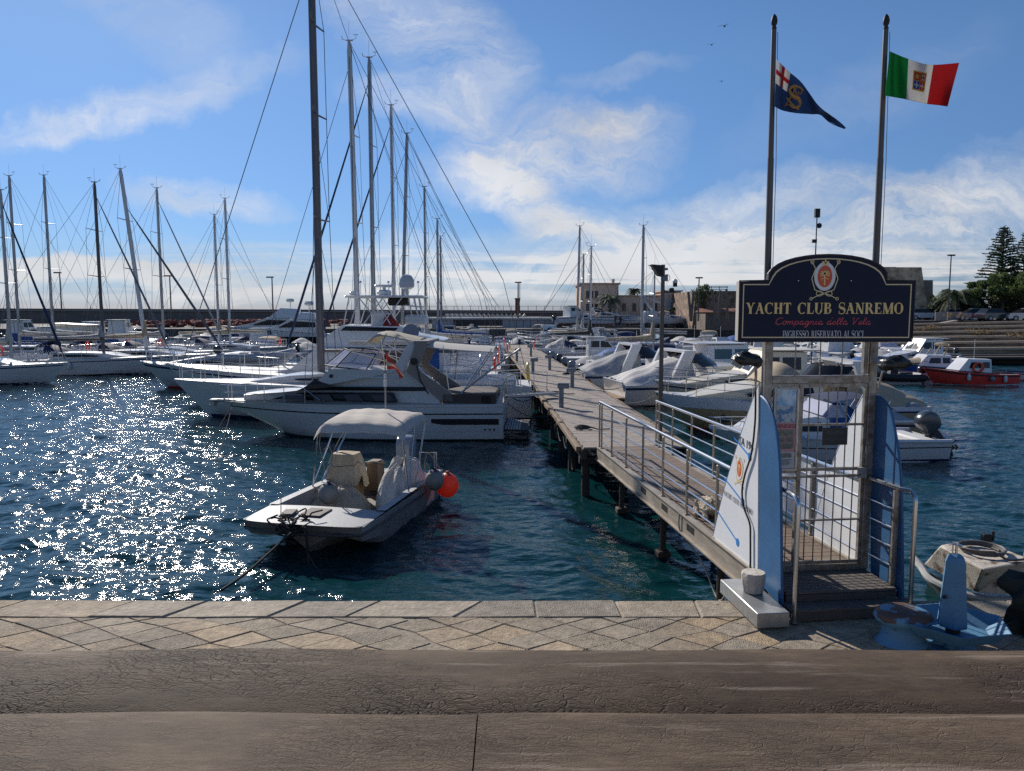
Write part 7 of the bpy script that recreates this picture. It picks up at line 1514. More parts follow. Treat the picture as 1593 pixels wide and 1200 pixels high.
# big motor yachts in front of the mole
def bigyacht(lab,px0,px1,Y,hm,z1,dark):
    a,b=X(px0,Y),X(px1,Y); L=b-a; t=thing('motor_yacht',lab,'motor yacht',((a+b)/2,Y,0),PI,'big motor yachts before the breakwater'); h=Hull(L,L*.24,1.5,2.2,.6,.9,.15,2,.2); h.body().build('hull',hm,t); h.deck().build('deck',deckw,t)
    c=Cabin([(-.36*L,1.6),(-.34*L,3.1),(.02*L,3.3),(.15*L,2.6),(.36*L,2.0)],L*.10,L*.08,nose=.5); cb=c.body().build('deckhouse',gel,t); c.side([(-.30*L,2.3),(-.29*L,2.9),(0,3.05),(.12*L,2.5),(.16*L,2.25)],.01).build('window_band',blackg,cb,0)
    c2=Cabin([(-.30*L,3.2),(-.28*L,z1),(-.12*L,z1+.1),(.0,3.3)],L*.085,L*.06); c2.body().build('flybridge',gel,t)
    mb=MB(); mb.cyl((-.2*L,0,z1),(-.2*L,0,z1+1.1),.06); mb.box((-.2*L,0,z1+1.2),(1.1,.4,.5),bev=.15); mb.build('radar',gel,t)
    if dark: h.strip(h.vz(.3),h.vz(1.15),0,.72,.02).build('dark_side',blackg,t)
    return t
bigyacht('large white motor yacht with sleek black window band and dark hull side before the breakwater',395,520,92,gel,4.0,True)
bigyacht('large pale motor yacht with flybridge farther back before the breakwater',345,500,108,gelg,4.6,False)
# ---------------- background: land, breakwater, buildings ----------------
land=mat('land_asphalt',(.10,.095,.09),.9,noise=.4,nscale=.5)
def stru(mb,name,m,sm_=0): o=mb.build(name,m,None,sm_); o['kind']='structure'; return o
mb=MB(); mb.bb(-260,-8,118,420,-3,1.5); mb.bb(-8,60,112,420,-3,1.6); stru(mb,'harbour_quay',land)
mb=MB(); q=[(X(1395,92),92),(260,88),(260,200),(260,420),(60,420),(60,112),(X(1395,100),100)]
mb.prism(q,-3,3.1,'z'); stru(mb,'upper_quay',land)
# breakwater wall
bw_=thing('breakwater_wall','long dark stone breakwater wall closing the harbour along the horizon','wall',(0,172,0)); zt0=D(100,479,172).z; zt1=D(840,483.5,172).z
mb=MB(); wm_=mat('breakwater_stone',(.20,.175,.155),.9,noise=.4,nscale=.6,bump=.3,bscale=1,stretch=(.3,1,3)); xl,xr=X(-260,172),X(920,172)
mb.add([(xl,0,0),(xr,0,0),(xr,0,zt1-.0),(xl,0,zt0),(xl,5,0),(xr,5,0),(xr,5,zt1),(xl,5,zt0)],[(0,1,2,3),(4,7,6,5),(3,2,6,7),(0,3,7,4),(1,5,6,2)]); mb.build('wall',wm_,bw_,0)
mb=MB(); mb.add([(xl,-.5,zt0-.55),(xr,-.5,zt1-.55),(xr,-.5,zt1-.35),(xl,-.5,zt0-.35),(xl,.1,zt0-.55),(xr,.1,zt1-.55),(xr,.1,zt1-.35),(xl,.1,zt0-.35)],[(0,1,2,3),(0,4,5,1),(3,2,6,7)]); mb.build('ledge',mat('ledge_stone',(.32,.29,.25),.9),bw_,0)
mb=MB(); x=X(655,172)
while x<X(905,172): mb.cyl((x,1,zt1-.1),(x,1,zt1+1.1),.05,n=4); x+=1.9
mb.cyl((X(655,172),1,zt1+1.0),(X(905,172),1,zt1+1.0),.03,n=4); mb.build('fence_posts',wire,bw_)
# red nets / piles on the quay
mb=MB(); rr=random.Random(7)
for i in range(260):
    x=X(rr.uniform(255,520),rr.uniform(126,150)); y=rr.uniform(126,150); mb.ball((x,y,1.6+rr.uniform(0,.9)),rr.uniform(.3,.8),6,1.6,1,.5,jit=.15,rng=rr)
tag(mb.build('fishing_nets',mat('net_red',(.40,.10,.07),.95,noise=.6,nscale=3,col2=(.06,.03,.025)),None,0),'heaps of reddish fishing nets along the far quay at the left','nets',kind='stuff')
# white shed
sh=thing('long_shed','long pale low shed with flat roof on the far quay behind the pier','shed',(0,122,0)); a,b=X(672,122),X(875,122)
def zz(py,Y): return D(797,py,Y).z
mb=MB(); mb.bb(a,X(705,122),0,6,1.5,zz(497,122)); mb.bb(X(782,122),b,0,6,1.5,zz(497,122)); mb.build('wall',mat('shed_wall',(.42,.43,.45),.7,noise=.15),sh,0)
mb=MB(); mb.bb(X(660,122),b+.3,-.5,7,zz(497,122)+.003,zz(494,122)); mb.build('roof',mat('shed_roof',(.62,.60,.56),.6),sh,0)
mb=MB(); k=0
for px in range(792,874,11): mb.bb(X(px,122),X(px,122)+.05,-.03,.0,1.6,zz(497.5,122))
mb.build('panel_joints',black,sh,0)
sh2=thing('terrace_roof','long white ridged roof of a low terrace in front of the breakwater','roof',(0,140,0)); mb=MB()
mb.bb(X(690,140),X(845,140),0,8,1.5,zz(493,140)); mb.build('wall',mat('terrace_dark',(.07,.06,.055),.8),sh2,0); mb=MB(); n=18
for k in range(n): x0_=X(690,140)+(X(820,140)-X(690,140))*k/n; w_=(X(820,140)-X(690,140))/n; mb.prism([(x0_,zz(492.8,140)),(x0_+w_*.98,zz(492.8,140)),(x0_+w_*.5,zz(488,140))],-.3,7,'y')
mb.build('roof_panels',canvw,sh2,0)
t=thing('chimney_tower','short red brick tower on the breakwater','tower',(X(805,165),165,0)); mb=MB(); mb.box((0,0,(zz(466,165)+1)/2),(1.1,1.1,zz(466,165)-1),taper=.9); mb.build('shaft',mat('brick_red',(.20,.07,.05),.9,noise=.3,nscale=2),t,0); mb=MB(); mb.box((0,0,zz(465,165)),(1.3,1.3,.25)); mb.cyl((.5,0,zz(470,165)),(.5,0,zz(440,165)),.07); mb.build('cap',black,t,0)
# beige building
Yb=132; bd=thing('harbour_building','beige two storey harbour office building with dark windows behind the yachts','building',(X(980,Yb),Yb,0)); bx=X(980,Yb)
wb=mat('plaster_beige',(.66,.50,.38),.9,noise=.2,nscale=.6,bump=.1,bscale=3); B=lambda px:X(px,Yb)-bx
z3,z2,zr=zz(443,Yb),zz(461,Yb),zz(454,Yb)
mb=MB(); mb.bb(B(903),B(961),0,11,1.6,z3); mb.bb(B(961)+.003,B(1030),1.0,10,1.6,z2); mb.bb(B(1030)+.006,B(1057),-.3,9,1.6,zr); wl_=mb.build('wall',wb,bd,0)
mb=MB(); mb.bb(B(903)-.3,B(961)+.3,-.3,11.3,z3+.003,z3+.3); mb.bb(B(961)+.31,B(1030)-.31,.7,10.3,z2+.003,z2+.2); mb.bb(B(1030)-.3,B(1057)+.3,-.6,9.3,zr+.003,zr+.22); mb.build('cornice',mat('cornice',(.45,.34,.27),.9),bd,0)
dw=mat('window_dark',(.02,.02,.022),.3)
def wdw(px0,px1,py0,py1,y):
    mb=MB(); mb.bb(B(px0),B(px1),y-.03,y-.004,zz(py1,Yb),zz(py0,Yb)); w_=mb.build('window',dw,bd,0); mb=MB(); mb.bb(B(px0)-.1,B(px1)+.1,y-.12,y-.035,zz(py1,Yb)-.12,zz(py1,Yb)); mb.build('sill',mat('cornice'),w_,0)
for a_ in((911,916),(918,922),(924.5,929.5)): wdw(a_[0],a_[1],453,464,0); wdw(a_[0],a_[1],473,484,0)
for a_ in((968,974),(984,990),(1001,1006),(1017,1023)): wdw(a_[0],a_[1],472,483.5,1.0)
wdw(959.3,960.8,453,462,0)
mb=MB(); 
for a_,b_ in((1034.5,1039),(1040,1045.5)): 
    pts=[(B(a_),zz(486,Yb)),(B(b_),zz(486,Yb)),(B(b_),zz(470,Yb))]+[((B(a_)+B(b_))/2+(B(b_)-B(a_))/2*math.cos(PI*i/6),zz(470,Yb)+.7*math.sin(PI*i/6)) for i in range(1,6)]+[(B(a_),zz(470,Yb))]
    mb.prism(pts,-.36,-.304,'y')
mb.build('arched_window',mat('arch_glass',(.33,.38,.42),.2),bd,0)
mb=MB(); mb.bb(B(1048.5),B(1051),-.36,-.304,zz(486,Yb),zz(468,Yb)); mb.build('side_window',mat('arch_glass'),bd,0)
mb=MB(); mb.bb(B(955),B(958),3,3.6,z3+.3,zz(437,Yb)); mb.lathe([(.22,0),(.3,.05),(.25,.35),(.3,.45)],((B(955)+B(958))/2,3.3,zz(437,Yb)+.003),8); mb.build('chimney',wb,bd,0)
stw=thing('outer_stair','sloping stone ramp wall left of the beige building','ramp',(bx,Yb,0)); mb=MB(); mb.prism([(B(875),1.5),(B(902.5),1.5),(B(902.5),zz(485,Yb)),(B(896),zz(486,Yb))],1,5,'y'); mb.build('ramp_wall',mat('ramp_stone',(.13,.11,.10),.9),stw,0)
# fort
fm=mat('fort_stone',(.85,.60,.37),.95,noise=.5,nscale=.9,bump=2,bscale=1.6,col2=(.30,.20,.13),thr=(.35,.65)); Yf=112
def F_(px,Y=Yf): return X(px,Y)
ft=thing('old_fort','old brown stone fort with sloping walls behind the club sign','fort',(0,0,0))
mb=MB()
def slab(x0,x1,y0,y1,z0,z1,bat,m_=None):
    mb.add([(x0-bat,y0-bat,z0),(x1+bat,y0-bat,z0),(x1+bat,y1,z0),(x0-bat,y1,z0),(x0,y0,z1),(x1,y0,z1),(x1,y1,z1),(x0,y1,z1)],[(0,1,5,4),(1,2,6,5),(2,3,7,6),(3,0,4,7),(4,5,6,7)])
slab(F_(1270),F_(1427),Yf,Yf+22,3.0,zz(416,Yf),1.0); mb.build('bastion',fm,ft,0); mb=MB(); slab(F_(1088),F_(1200),Yf+3,Yf+20,1.6,zz(452,Yf),.6); mb.build('ruined_tower',mat('ruin_stone',(.30,.20,.14),.95,noise=.5,nscale=1.2,bump=3,bscale=2,col2=(.10,.07,.05),thr=(.4,.6)),ft,0)
mb=MB(); slab(F_(1428)+1.1,F_(1492),Yf+8,Yf+24,3,zz(436,Yf+8),.2); mb.build('curtain_wall',mat('fort_dark',(.42,.32,.24),.95,noise=.5,nscale=.8,bump=.8,bscale=1.6),ft,0)
mb=MB(); mb.prism([(F_(1450)-.9,zz(452,Yf+8)),(F_(1450)+.9,zz(452,Yf+8)),(F_(1450)+.9,zz(446,Yf+8)),(F_(1450),zz(443,Yf+8)),(F_(1450)-.9,zz(446,Yf+8))],Yf+7.85,Yf+7.99,'y'); mb.build('arched_opening',mat('opening_pale',(.28,.20,.15),.9),ft,0)
mb=MB(); mb.bb(F_(1262),F_(1440)*1.0-3,Yf+4,Yf+14,zz(416,Yf)+.003,zz(413,Yf)); mb.prism([(F_(1345),zz(413,Yf)+.003),(F_(1388),zz(413,Yf)+.003),(F_(1380),zz(409,Yf)),(F_(1350),zz(409,Yf))],Yf+4,Yf+10,'y'); mb.build('roof',mat('fort_roof',(.16,.18,.18),.6),ft,0)
mb=MB()
for px in(1105,1118,1131,1143): mb.cyl((F_(px),Yf+5,zz(452,Yf)),(F_(px),Yf+5,zz(444,Yf)),.05,n=4)
for py in(449,446,444): mb.cyl((F_(1103),Yf+5,zz(py,Yf)),(F_(1145),Yf+5,zz(py,Yf)),.04,n=4)
mb.build('scaffold_rail',wire,ft)
mb=MB(); mb.bb(X(1088,108),X(1142,108),105,110,1.6,zz(485,108)); hs_=mb.build('wall',mat('hut_wall',(.20,.15,.12),.9,noise=.3),None,0); hsr=thing('red_roof_hut','low hut with red tiled roof in front of the fort','hut',(0,0,0)); hs_.parent=hsr
mb=MB(); mb.prism([(104.5,zz(486,105)),(110.5,zz(486,105)),(107.5,zz(482,105)+.2)],X(1086,108),X(1144,108),'x'); mb.build('roof',mat('tile_red',(.24,.09,.05),.9,noise=.3,nscale=4),hsr,0)
mb=MB(); pp_=[(1071,454,1075,500),(1079,454,1075,500),(1108,451,1114,505),(1121,452,1117,505),(1130,450,1132,500)]
for i,(a_,b_,c_,d_) in enumerate(pp_):
    mb=MB(); mb.cyl(D(c_,d_,100),D(a_,b_,100),.20,.17,n=8); tag(mb.build('timber_pile',aludk,None),['leaning dark timber pile, left one of the pair right of the beige building','leaning dark timber pile, right one of the pair right of the beige building','dark timber pile before the fort, left of three','dark timber pile before the fort, middle of three','dark timber pile before the fort, right of three'][i],'pile',group='timber piles before the fort')
# slipway terraces at the right
Ysl=72
slm=mat('slip_stone',(.42,.32,.22),.9,noise=.5,nscale=.9,bump=1,bscale=2,stretch=(.35,2,3),col2=(.12,.09,.065),thr=(.38,.62)); sld=mat('slip_dark',(.06,.05,.042),.9,noise=.5,nscale=1)
sp2=thing('slipway','stepped old timber and stone slipway rising to the car park at the right','slipway',(0,0,0))
lev=[(0.9,66,1300),(1.3,70,1385),(1.7,74,1395),(2.1,78,1400),(2.5,82,1400),(2.85,86,1400)]
for k,(z,y,pxl) in enumerate(lev):
    xl_=X(pxl,y)+(3 if k<1 else 0)
    mb=MB(); mb.add([(xl_,y+3,-.5),(70,y-4,-.5),(70,y-4,z+.35),(xl_,y+3,z-.25),(xl_,y+9,z-.25),(70,y+3,z+.35)],[(0,1,2,3),(3,2,5,4)]); mb.build('terrace',slm if k%2==0 else slm,sp2,0)
    mb=MB(); mb.add([(xl_,y+2.8,z-.28),(70,y-4.2,z+.32),(70,y-4.2,z+.62),(xl_,y+2.8,z-.10),(xl_,y+3.3,z-.28),(70,y-3.7,z+.32),(70,y-3.7,z+.62),(xl_,y+3.3,z-.10)],[(0,1,2,3),(3,2,6,7)]); mb.build('kerb_timber',mat('kerb_pale',(.62,.48,.34),.85,noise=.4,nscale=3),sp2,0)
    mb=MB(); mb.add([(xl_,y+3.6,z-.2),(70,y-3.4,z+.40),(70,y-2.6,z+.40),(xl_,y+4.4,z-.2)],[(0,1,2,3)]); mb.v=[(a,b,c+.02) for a,b,c in mb.v]; mb.build('gutter',sld,sp2,0)
mb=MB(); mb.bb(X(1380,66),75,60.5,61.2,-1,.7); mb.bb(X(1440,62),80,59,61,.45,.62); mb.build('quay_front',sld,sp2,0)
rr=random.Random(9); mb=MB()
for px,py,Y in((1525,514,76),(1490,489,84),(1590,518,66),(1440,508,80)):
    c=D(px,py,Y)
    for k in range(60): mb.box(c+Vector((rr.uniform(-1.3,1.3),rr.uniform(-.6,.6),rr.uniform(-.3,.1))),(.5,.03,.03),rz=rr.uniform(0,3),ry=rr.uniform(-1,1))
tag(mb.build('dry_weeds',mat('dry_brush',(.28,.19,.08),.95),None,0),'clumps of dry brush growing on the slipway','brush',kind='stuff')
cp2=thing('concrete_barrier','long pale concrete barrier above the slipway right of the sign','barrier',(0,0,0)); mb=MB(); a,b=D(1416,514,88),D(1472,500,90); mb.prism([(a.x,a.z-.6),(b.x,b.z-.6),(b.x,b.z+.15),(a.x,a.z+.25)],87.6,88.6,'y'); mb.build('barrier',conc,cp2,0)
bx2=thing('site_panels','grey site hoarding panels beside the parked cars','hoarding',(0,0,0)); mb=MB()
for k in range(2): a=D(1454+k*19,499,92); mb.bb(a.x,a.x+1.45,91.9,92,a.z,a.z+1.05)
mb.build('panel',mat('hoarding',(.30,.28,.25),.8,noise=.2),bx2,0)
# cars
def car(lab,x,y,z,rz,m,group,proto=[None]):
    t=thing('parked_car',lab,'car',(x,y,z),rz,group)
    c=Cabin([(-2.1,.30),(-2.15,.75),(-1.95,.95),(.9,.95),(1.9,.78),(2.1,.55),(2.1,.30)],.86,.84); c.body(.02).build('body',m,t)
    c=Cabin([(-1.9,.94),(-1.45,1.42),(.1,1.45),(1.0,.94)],.80,.62); c.body(.03).build('cabin',glass,t); mb=MB(); mb.box((-.68,0,1.47),(1.6,1.2,.05),bev=.02); mb.build('roof',m,t)
    for sx in(-1.3,1.3):
        for sd in(-1,1): mb=MB(); mb.cyl((sx,sd*.70,.32),(sx,sd*.88,.32),.32,n=14); w_=mb.build('wheel',black,t); mb=MB(); mb.cyl((sx,sd*.86,.32),(sx,sd*.89,.32),.19,n=10); mb.build('rim',alu,w_)
    mb=MB(); mb.box((-2.12,.62,.72),(.06,.28,.14)); mb.box((-2.12,-.62,.72),(.06,.28,.14)); mb.build('tail_light',mat('tail_red',(.3,.02,.02),.3),t)
    mb=MB(); mb.box((2.08,.6,.64),(.08,.3,.12)); mb.box((2.08,-.6,.64),(.08,.3,.12)); mb.build('headlight',mat('lamp_clear',(.6,.6,.6),.15),t); return t
cw_,cb_,ck_,cs_=mat('car_white',(.6,.6,.6),.25,coat=.5),mat('car_blue',(.10,.16,.30),.25,coat=.5),mat('car_black',(.03,.03,.035),.2,coat=.5),mat('car_silver',(.34,.36,.38),.25,metal=.3,coat=.5)
for i,(px,py,Y,m,rz,lab) in enumerate([(1508,500,92,cb_,R(170),'blue parked car just right of the hoarding panels'),(1545,501,90,ck_,R(8),'black parked car in the middle of the car park'),(1590,499,89,cs_,R(172),'silver parked car at the right edge of the picture'),(1572,497,100,cb_,R(10),'blue grey parked car behind the black one'),(1486,497,97,cw_,R(5),'white parked car behind the hoarding'),(1432,497,98,cs_,R(0),'silver parked car right behind the sign corner'),(1448,497,100,ck_,R(0),'dark parked car half hidden by the hoarding')]):
    car(lab,X(px,Y),Y,3.1,rz,m,'cars parked above the slipway')
# boats on the hard and vans before the beige building
GH='boats laid up on the far quay'; rg2=random.Random(31); cnt={}
for i,px in enumerate(range(655,1150,24)):
    if 700<px<705: continue
    k=[1,3,4,8,10,11,2,5][i%8]; cnt[k]=cnt.get(k,0)+1; Y=rg2.uniform(118,125) if px>880 else rg2.uniform(113,117)
    lab='%s, %s of its kind from left, laid up on quay'%(PD[k][1],ORD[cnt[k]-1])
    o=place(protos[k],(X(px,Y),Y,2.3 if px>880 else .0),R(rg2.uniform(-30,30))+(PI if i%2 else 0),lab,GH); s_=rg2.uniform(1.0,1.25); o.scale=(s_,s_,s_)
    if px>880: mb=MB(); mb.bb(-1.2,1.2,-.8,.8,-.75,-.55); mb.bb(-1.0,-.85,-.7,.7,-.6,.0); mb.bb(.85,1.0,-.7,.7,-.6,.0); cr2=mb.build('cradle',wire,None,0,loc=(X(px,Y),Y,2.3)); tag(cr2,'dark steel cradle under a laid up boat, %s from the left'%ORD[i],'cradle',group='cradles on the far quay')
cr3=thing('boat_crane','white boat crane truck standing before the beige building','crane',(X(1010,121),121,1.6)); mb=MB(); mb.box((0,0,1.5),(2.2,2.2,2.4),bev=.2); mb.box((3.5,0,1.2),(5,2.2,1.2),bev=.1); mb.build('cab',gel,cr3); mb=MB(); mb.cyl((.8,0,2.4),(-1.6,0,5.2),.18); mb.cyl((-1.6,0,5.2),(2.4,0,3.8),.14); mb.build('boom',gelg,cr3)
mb=MB()
for x in(-.6,2.2,4.5): mb.cyl((x,-1.15,.45),(x,1.15,.45),.45,n=14)
mb.build('wheel',black,cr3)
# lamp posts in the distance
def lampp(px,pyt,pyb,Y,lab,head='flat'):
    b=D(px,pyb,Y); z=D(px,pyt,Y).z-b.z; t=thing('street_lamp',lab,'street lamp',tuple(b),0,'tall distant lamp posts'); r_=Y*.0011
    mb=MB(); mb.cyl((0,0,0),(0,0,z),r_,r_*.7,n=6); mb.build('pole',polem,t); mb=MB()
    if head=='flat': mb.box((-.3 if px<700 else 0,0,z+.05),(1.0*Y/110,.35,.18))
    else: mb.box((0,0,z*.98),(.28,.2,.5)); mb.ball((.15,0,z*.90),.16,8); mb.box((-.1,0,z*.8),(.25,.15,.2))
    mb.build('head',black,t)
for a_ in((97,425,500,110,'distant lamp post behind the left basin, left one'),(267,430,500,110,'distant lamp post behind the left basin, right one'),(1086,433,500,104,'distant lamp post before the fort'),(1474,398,500,96,'tall lamp post in front of the fort corner'),(806,440,495,120,'distant lamp post beside the brick tower'),(425,432,495,112,'thin distant lamp post beyond the forestay')): lampp(*a_)
lampp(1262,327,565,44,'slim pole with camera head rising behind the club sign','cam')
# gulls
gm=mat('gull_dark',(.10,.10,.11),.8)
for px,py,sz,lab in((1127,41,.55,'gull flying highest of three above the sign'),(1107,70,.4,'gull flying second highest of three'),(1122,127,.35,'gull flying lowest of three')):
    p=D(px,py,70); mb=MB(); s=sz
    mb.ball((0,0,0),.09*s*2,8,2.2,.8,.7)
    for sd in(-1,1): mb.add([(.12*s,0,.02),(-.14*s,0,.02),(-.1*s,sd*.5*s,.22*s),(.08*s,sd*.5*s,.24*s),(-.12*s,sd*1.05*s,.10*s),(.0*s,sd*1.1*s,.12*s)],[(0,1,2,3),(3,2,4,5)])
    o=mb.build('gull',gm,None,0,loc=tuple(p),rz=1.0); tag(o,lab,'gull',group='gulls in the sky')
# ---------------- trees ----------------
def leafmat(n,c,c2): return mat(n,c,.7,noise=.5,nscale=1.2,col2=c2,transl=.25)
pinem=leafmat('pine_needles',(.07,.10,.05),(.03,.045,.026)); bushm=leafmat('bush_leaves',(.13,.18,.05),(.05,.08,.03)); darkm=leafmat('dark_leaves',(.055,.075,.035),(.025,.038,.02)); palmm=leafmat('palm_leaves',(.13,.16,.07),(.05,.07,.035)); barkm=mat('bark',(.12,.085,.06),.95,noise=.5,nscale=4,bump=.5)
def quadleaf(mb,c,r_,s_,up=.3):
    a=Vector((r_.uniform(-1,1),r_.uniform(-1,1),r_.uniform(-1,1)+up)).normalized(); b=a.cross(Vector((r_.uniform(-1,1),r_.uniform(-1,1),r_.uniform(-1,1)))).normalized(); L_=s_*r_.uniform(.6,1.3)
    mb.add([c-b*L_*.35,c+a*L_,c+b*L_*.35,c-a*L_*.4],[(0,1,2,3)])
def araucaria(lab,px,pyt,Y,z0,Rb,seed):
    r_=random.Random(seed); b=Vector((X(px,Y),Y,z0)); H=D(px,pyt,Y).z-z0; t=thing('norfolk_pine',lab,'pine tree',tuple(b),0,'norfolk pines at the right'); mb=MB(); mb.cyl((0,0,0),(0,0,H*.98),.32,.04,n=8); mb.build('trunk',barkm,t)
    mb=MB(); z=.12*H; 
    while z<H*.985:
        f=1-z/H; R0=Rb*(f**.75)*r_.uniform(.8,1.1)+.25; n=7
        for k in range(n):
            a=2*PI*(k+r_.random()*.6)/n; L_=R0*r_.uniform(.7,1.15); pts=[]
            for j in range(6): q=j/5; pts.append(Vector((math.cos(a)*L_*q,math.sin(a)*L_*q,z+.12*L_*math.sin(q*2.6)+.10*L_*q*q)))
            mb.tube(pts,[.05,.04,.035,.03,.02,.01],4)
            m=int(4+L_*10)
            for j in range(m):
                q=.25+.75*(j+r_.random())/m; p=pts[0].lerp(pts[-1],q); p.z=z+.12*L_*math.sin(q*2.6)+.10*L_*q*q
                sdv=Vector((-math.sin(a),math.cos(a),0))*r_.uniform(-1,1)*(.34*L_*(1-q*.55)); 
                e=p+sdv+Vector((0,0,r_.uniform(.0,.22)))+Vector((math.cos(a),math.sin(a),0))*abs(sdv.length)*.5
                d=(e-p); w_=Vector((0,0,.075)); 
                mb.add([p-w_*.6,e-w_*.3,e+w_*.9,p+w_*.8],[(0,1,2,3)]); w2=d.cross(Vector((0,0,1))).normalized()*.07 if d.length>.02 else Vector((.1,0,0)); mb.add([p-w2,e-w2*.6,e+w2*.6,p+w2],[(0,1,2,3)])
        z+=max(.32,.62*(f**.5))*r_.uniform(.85,1.15)
    for k in range(30): quadleaf(mb,Vector((r_.uniform(-.1,.1),r_.uniform(-.1,.1),H*r_.uniform(.93,1.0))),r_,.22,1)
    mb.build('crown',pinem,t,0)
araucaria('tall norfolk pine with open tiers, left of the two at the right edge',1551,352,102,3.1,4.6,1)
araucaria('tall norfolk pine cut by the right edge of the picture',1594,352,106,3.1,5.2,2)
araucaria('smaller norfolk pine outside the right edge behind the others',1640,372,112,3.1,4.6,3)
def broad(lab,px,Y,z0,rx,rz_,zc,m,seed,n=3600,nm='broadleaf_tree',s_=.28,cl=26):
    r_=random.Random(seed); t=thing(nm,lab,'tree',(X(px,Y),Y,z0),0,'broadleaf trees and shrubs at the right'); mb=MB(); 
    mb.tube([(0,0,0),(.1,.1,zc*.4),(0,0,zc)],[.3,.22,.1],7)
    C=[]
    for k in range(cl):
        a=r_.uniform(0,2*PI); q=r_.random()**.5; e=r_.uniform(-.8,1); w_=math.sqrt(max(0,1-e*e*.8)); C.append((Vector((math.cos(a)*rx*q*w_,math.sin(a)*rx*q*.7*w_,zc+rz_*e*.8)),r_.uniform(.18,.34)*min(rx,rz_*1.3)))
    for c,_ in C[:10]: mb.tube([(0,0,zc*.5),tuple(c*.6+Vector((0,0,zc*.2))),tuple(c)],[.1,.06,.02],5)
    mb.build('trunk',barkm,t); mb=MB()
    for i in range(n):
        c,rr_=C[i%cl]; v=Vector((r_.gauss(0,1),r_.gauss(0,1),r_.gauss(0,1))).normalized()*rr_*r_.random()**.4*1.15; quadleaf(mb,c+v,r_,s_)
    mb.build('crown',m,t,0)
broad('bright green bushy tree under the norfolk pines',1555,96,3.1,4.8,1.5,4.3,bushm,5,5600)
broad('bright green bushy tree at the right edge under the pines',1592,94,3.1,4.4,1.6,4.3,bushm,6,4600)
broad('dark leafy shrub behind the cars, right one',1570,99,3.1,5.2,1.5,2.0,darkm,7,4200)
broad('dark leafy shrub behind the cars, middle one',1530,100,3.1,4.5,1.6,2.2,darkm,8,4000)
broad('dark leafy shrub at the foot of the fort wall',1480,101,3.1,4.6,1.7,2.3,darkm,9,4000)
broad('small ragged tree right of the beige building',1093,109,1.6,1.7,1.9,4.8,palmm,10,1600,s_=.22)
broad('dark hedge right behind the beige building corner',1064,128,1.6,2.4,1.2,2.6,darkm,12,1400)
def palm(lab,px,pyc,Y,z0,L_,seed,n=30,trunk=.22):
    r_=random.Random(seed); b=Vector((X(px,Y),Y,z0)); H=D(px,pyc,Y).z-z0; t=thing('palm_tree',lab,'palm tree',tuple(b),0,'palm trees'); mb=MB(); mb.tube([(0,0,0),(0,0,H*.5),(0,0,H)],[trunk*1.2,trunk,trunk*1.3],9); mb.build('trunk',barkm,t); mb=MB()
    for k in range(n):
        a=2*PI*k*.618+r_.uniform(-.2,.2); up=r_.uniform(-.35,1.25); L=L_*r_.uniform(.8,1.1); pts=[]
        for j in range(9): q=j/8; pts.append(Vector((math.cos(a)*L*q*math.cos(up*.6),math.sin(a)*L*q*math.cos(up*.6),H+L*(q*math.sin(up)*.9-q*q*.75))))
        mb.tube(pts,[.04]*3+[.025]*4+[.012]*2,4)
        for j in range(1,34):
            q=j/34; p=pts[min(7,int(q*8))].lerp(pts[min(8,int(q*8)+1)],q*8-int(q*8)); dr=(pts[min(8,int(q*8)+1)]-pts[min(7,int(q*8))]).normalized(); sd0=dr.cross(Vector((0,0,1))).normalized()
            for sg in(-1,1): w_=L*.22*abs(math.sin(PI*min(1,q*.9+.1)))**.6; e=p+sd0*sg*w_+dr*w_*.5-Vector((0,0,w_*.45)); ww=dr*.045; mb.add([p-ww,p+ww,e],[(0,1,2)])
    mb.build('crown',palmm,t,0)
palm('large palm with drooping fronds in front of the fort wall',1484,459,98,3.1,3.3,3,44,.35)
palm('palm tree standing against the left part of the beige building',948,464,127,1.6,2.6,4,36)
palm('palm tree rising behind the roof of the beige building',985,452,146,1.6,1.9,5,30)

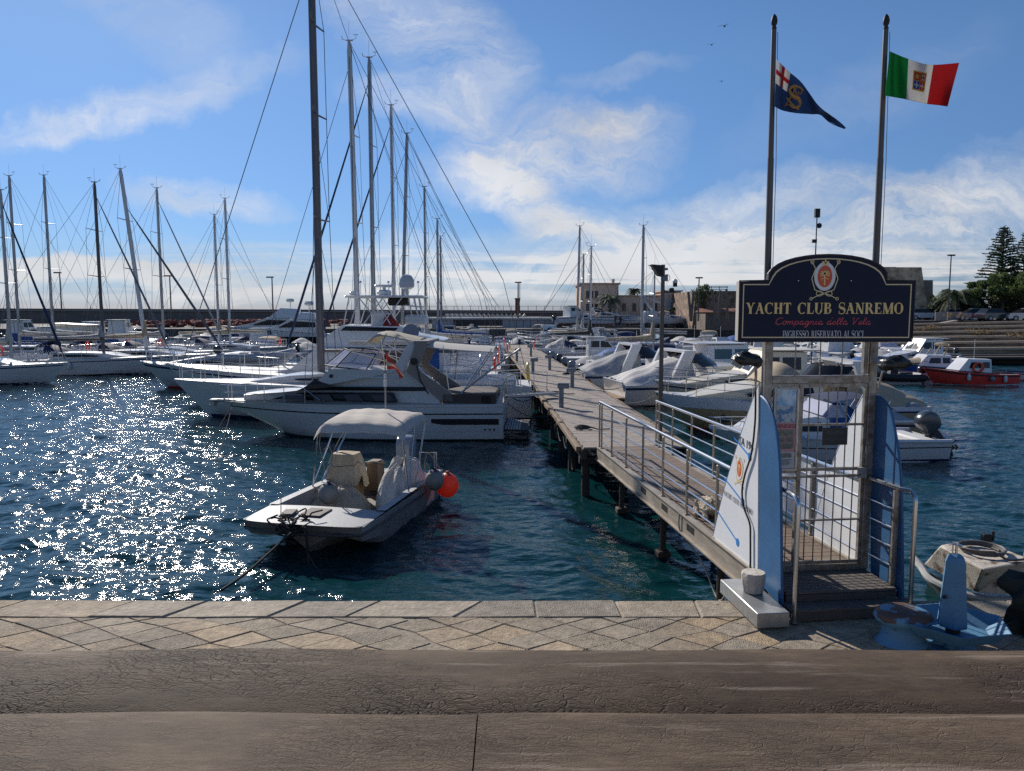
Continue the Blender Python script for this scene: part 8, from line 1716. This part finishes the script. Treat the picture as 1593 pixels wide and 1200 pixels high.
LN='mooring lines between boats and pier'
for i,(a,b,sg,lab) in enumerate([((-.15,24.1,1.25),(pierx(22.5)-.1,22.5,1.1),.25,'dark mooring line from the cruiser stern forward to the pier'),
 ((-.2,26.6,1.3),(pierx(28.2)-.1,28.2,1.1),.3,'dark mooring line from the cruiser stern back to the pier'),
 ((.7,28.3,1.35),(pierx(27.0)-.1,27.0,1.1),.15,'pale mooring line from the tall masted yacht to the pier, nearer one'),
 ((.7,31.4,1.35),(pierx(32.6)-.1,32.6,1.1),.15,'pale mooring line from the tall masted yacht to the pier, farther one'),
 ((-3.1,33.4,1.3),(pierx(32.9)-.1,34.2,1.1),.4,'mooring line from the flybridge yacht to the pier'),
 ((6.2,31.0,.9),(pierx(27)+PWD,27.0,1.1),.35,'pale mooring line from the tan hulled boat to the right pier edge'),
 ((5.4,34.4,.9),(pierx(31.5)+PWD,31.5,1.1),.25,'mooring line from the covered cruiser to the right pier edge')]):
    mb=MB(); mb.tube(sag(a,b,sg,12),.016,5); tag(mb.build('mooring_line',rope_w if 'pale' in lab else rope_d,None),lab,'rope',group=LN)
for px,lab in(((345,655),'thin dark line from the cruiser bow down into the water, left one'),((372,662),'thin dark line from the cruiser bow down into the water, right one')):
    a=D(362,626,25.2); b=G(px[0]-35,px[1]+55,0); mb=MB(); mb.tube(sag(a,b,.1,8),.013,5); tag(mb.build('bow_line',rope_d,None),lab,'rope',group='bow lines of the motor cruiser')
rr=random.Random(12)
for i,(Y,t_,lab) in enumerate([(19.2,.35,'dark rope coil lying near the front corner of the pier'),(27.5,.5,'rope coil lying on the pier beside the boarding plank'),(36,1.9,'rope coil lying on the right half of the pier')]):
    mb=MB(); c=Vector((pierx(Y)+t_,Y,PT+.02)); pts=[c+Vector(((.22-.003*k)*math.cos(k*.6)+rr.uniform(-.02,.02),(.22-.003*k)*math.sin(k*.6),.02+.0016*k)) for k in range(42)]; pts+=[c+Vector((.4,-.2,.01)),c+Vector((.7,-.1,.01))]
    mb.tube(pts,.016,5); tag(mb.build('rope_coil',rope_d,None),lab,'rope',group='rope coils on the pier')
for l,n in LABELS.items():
    if len(n)>1: print('DUPLABEL',l,n)
for o in sc.objects:
    l=o.get('label')
    if l and len(l.split())>16: print('LONG',len(l.split()),l)
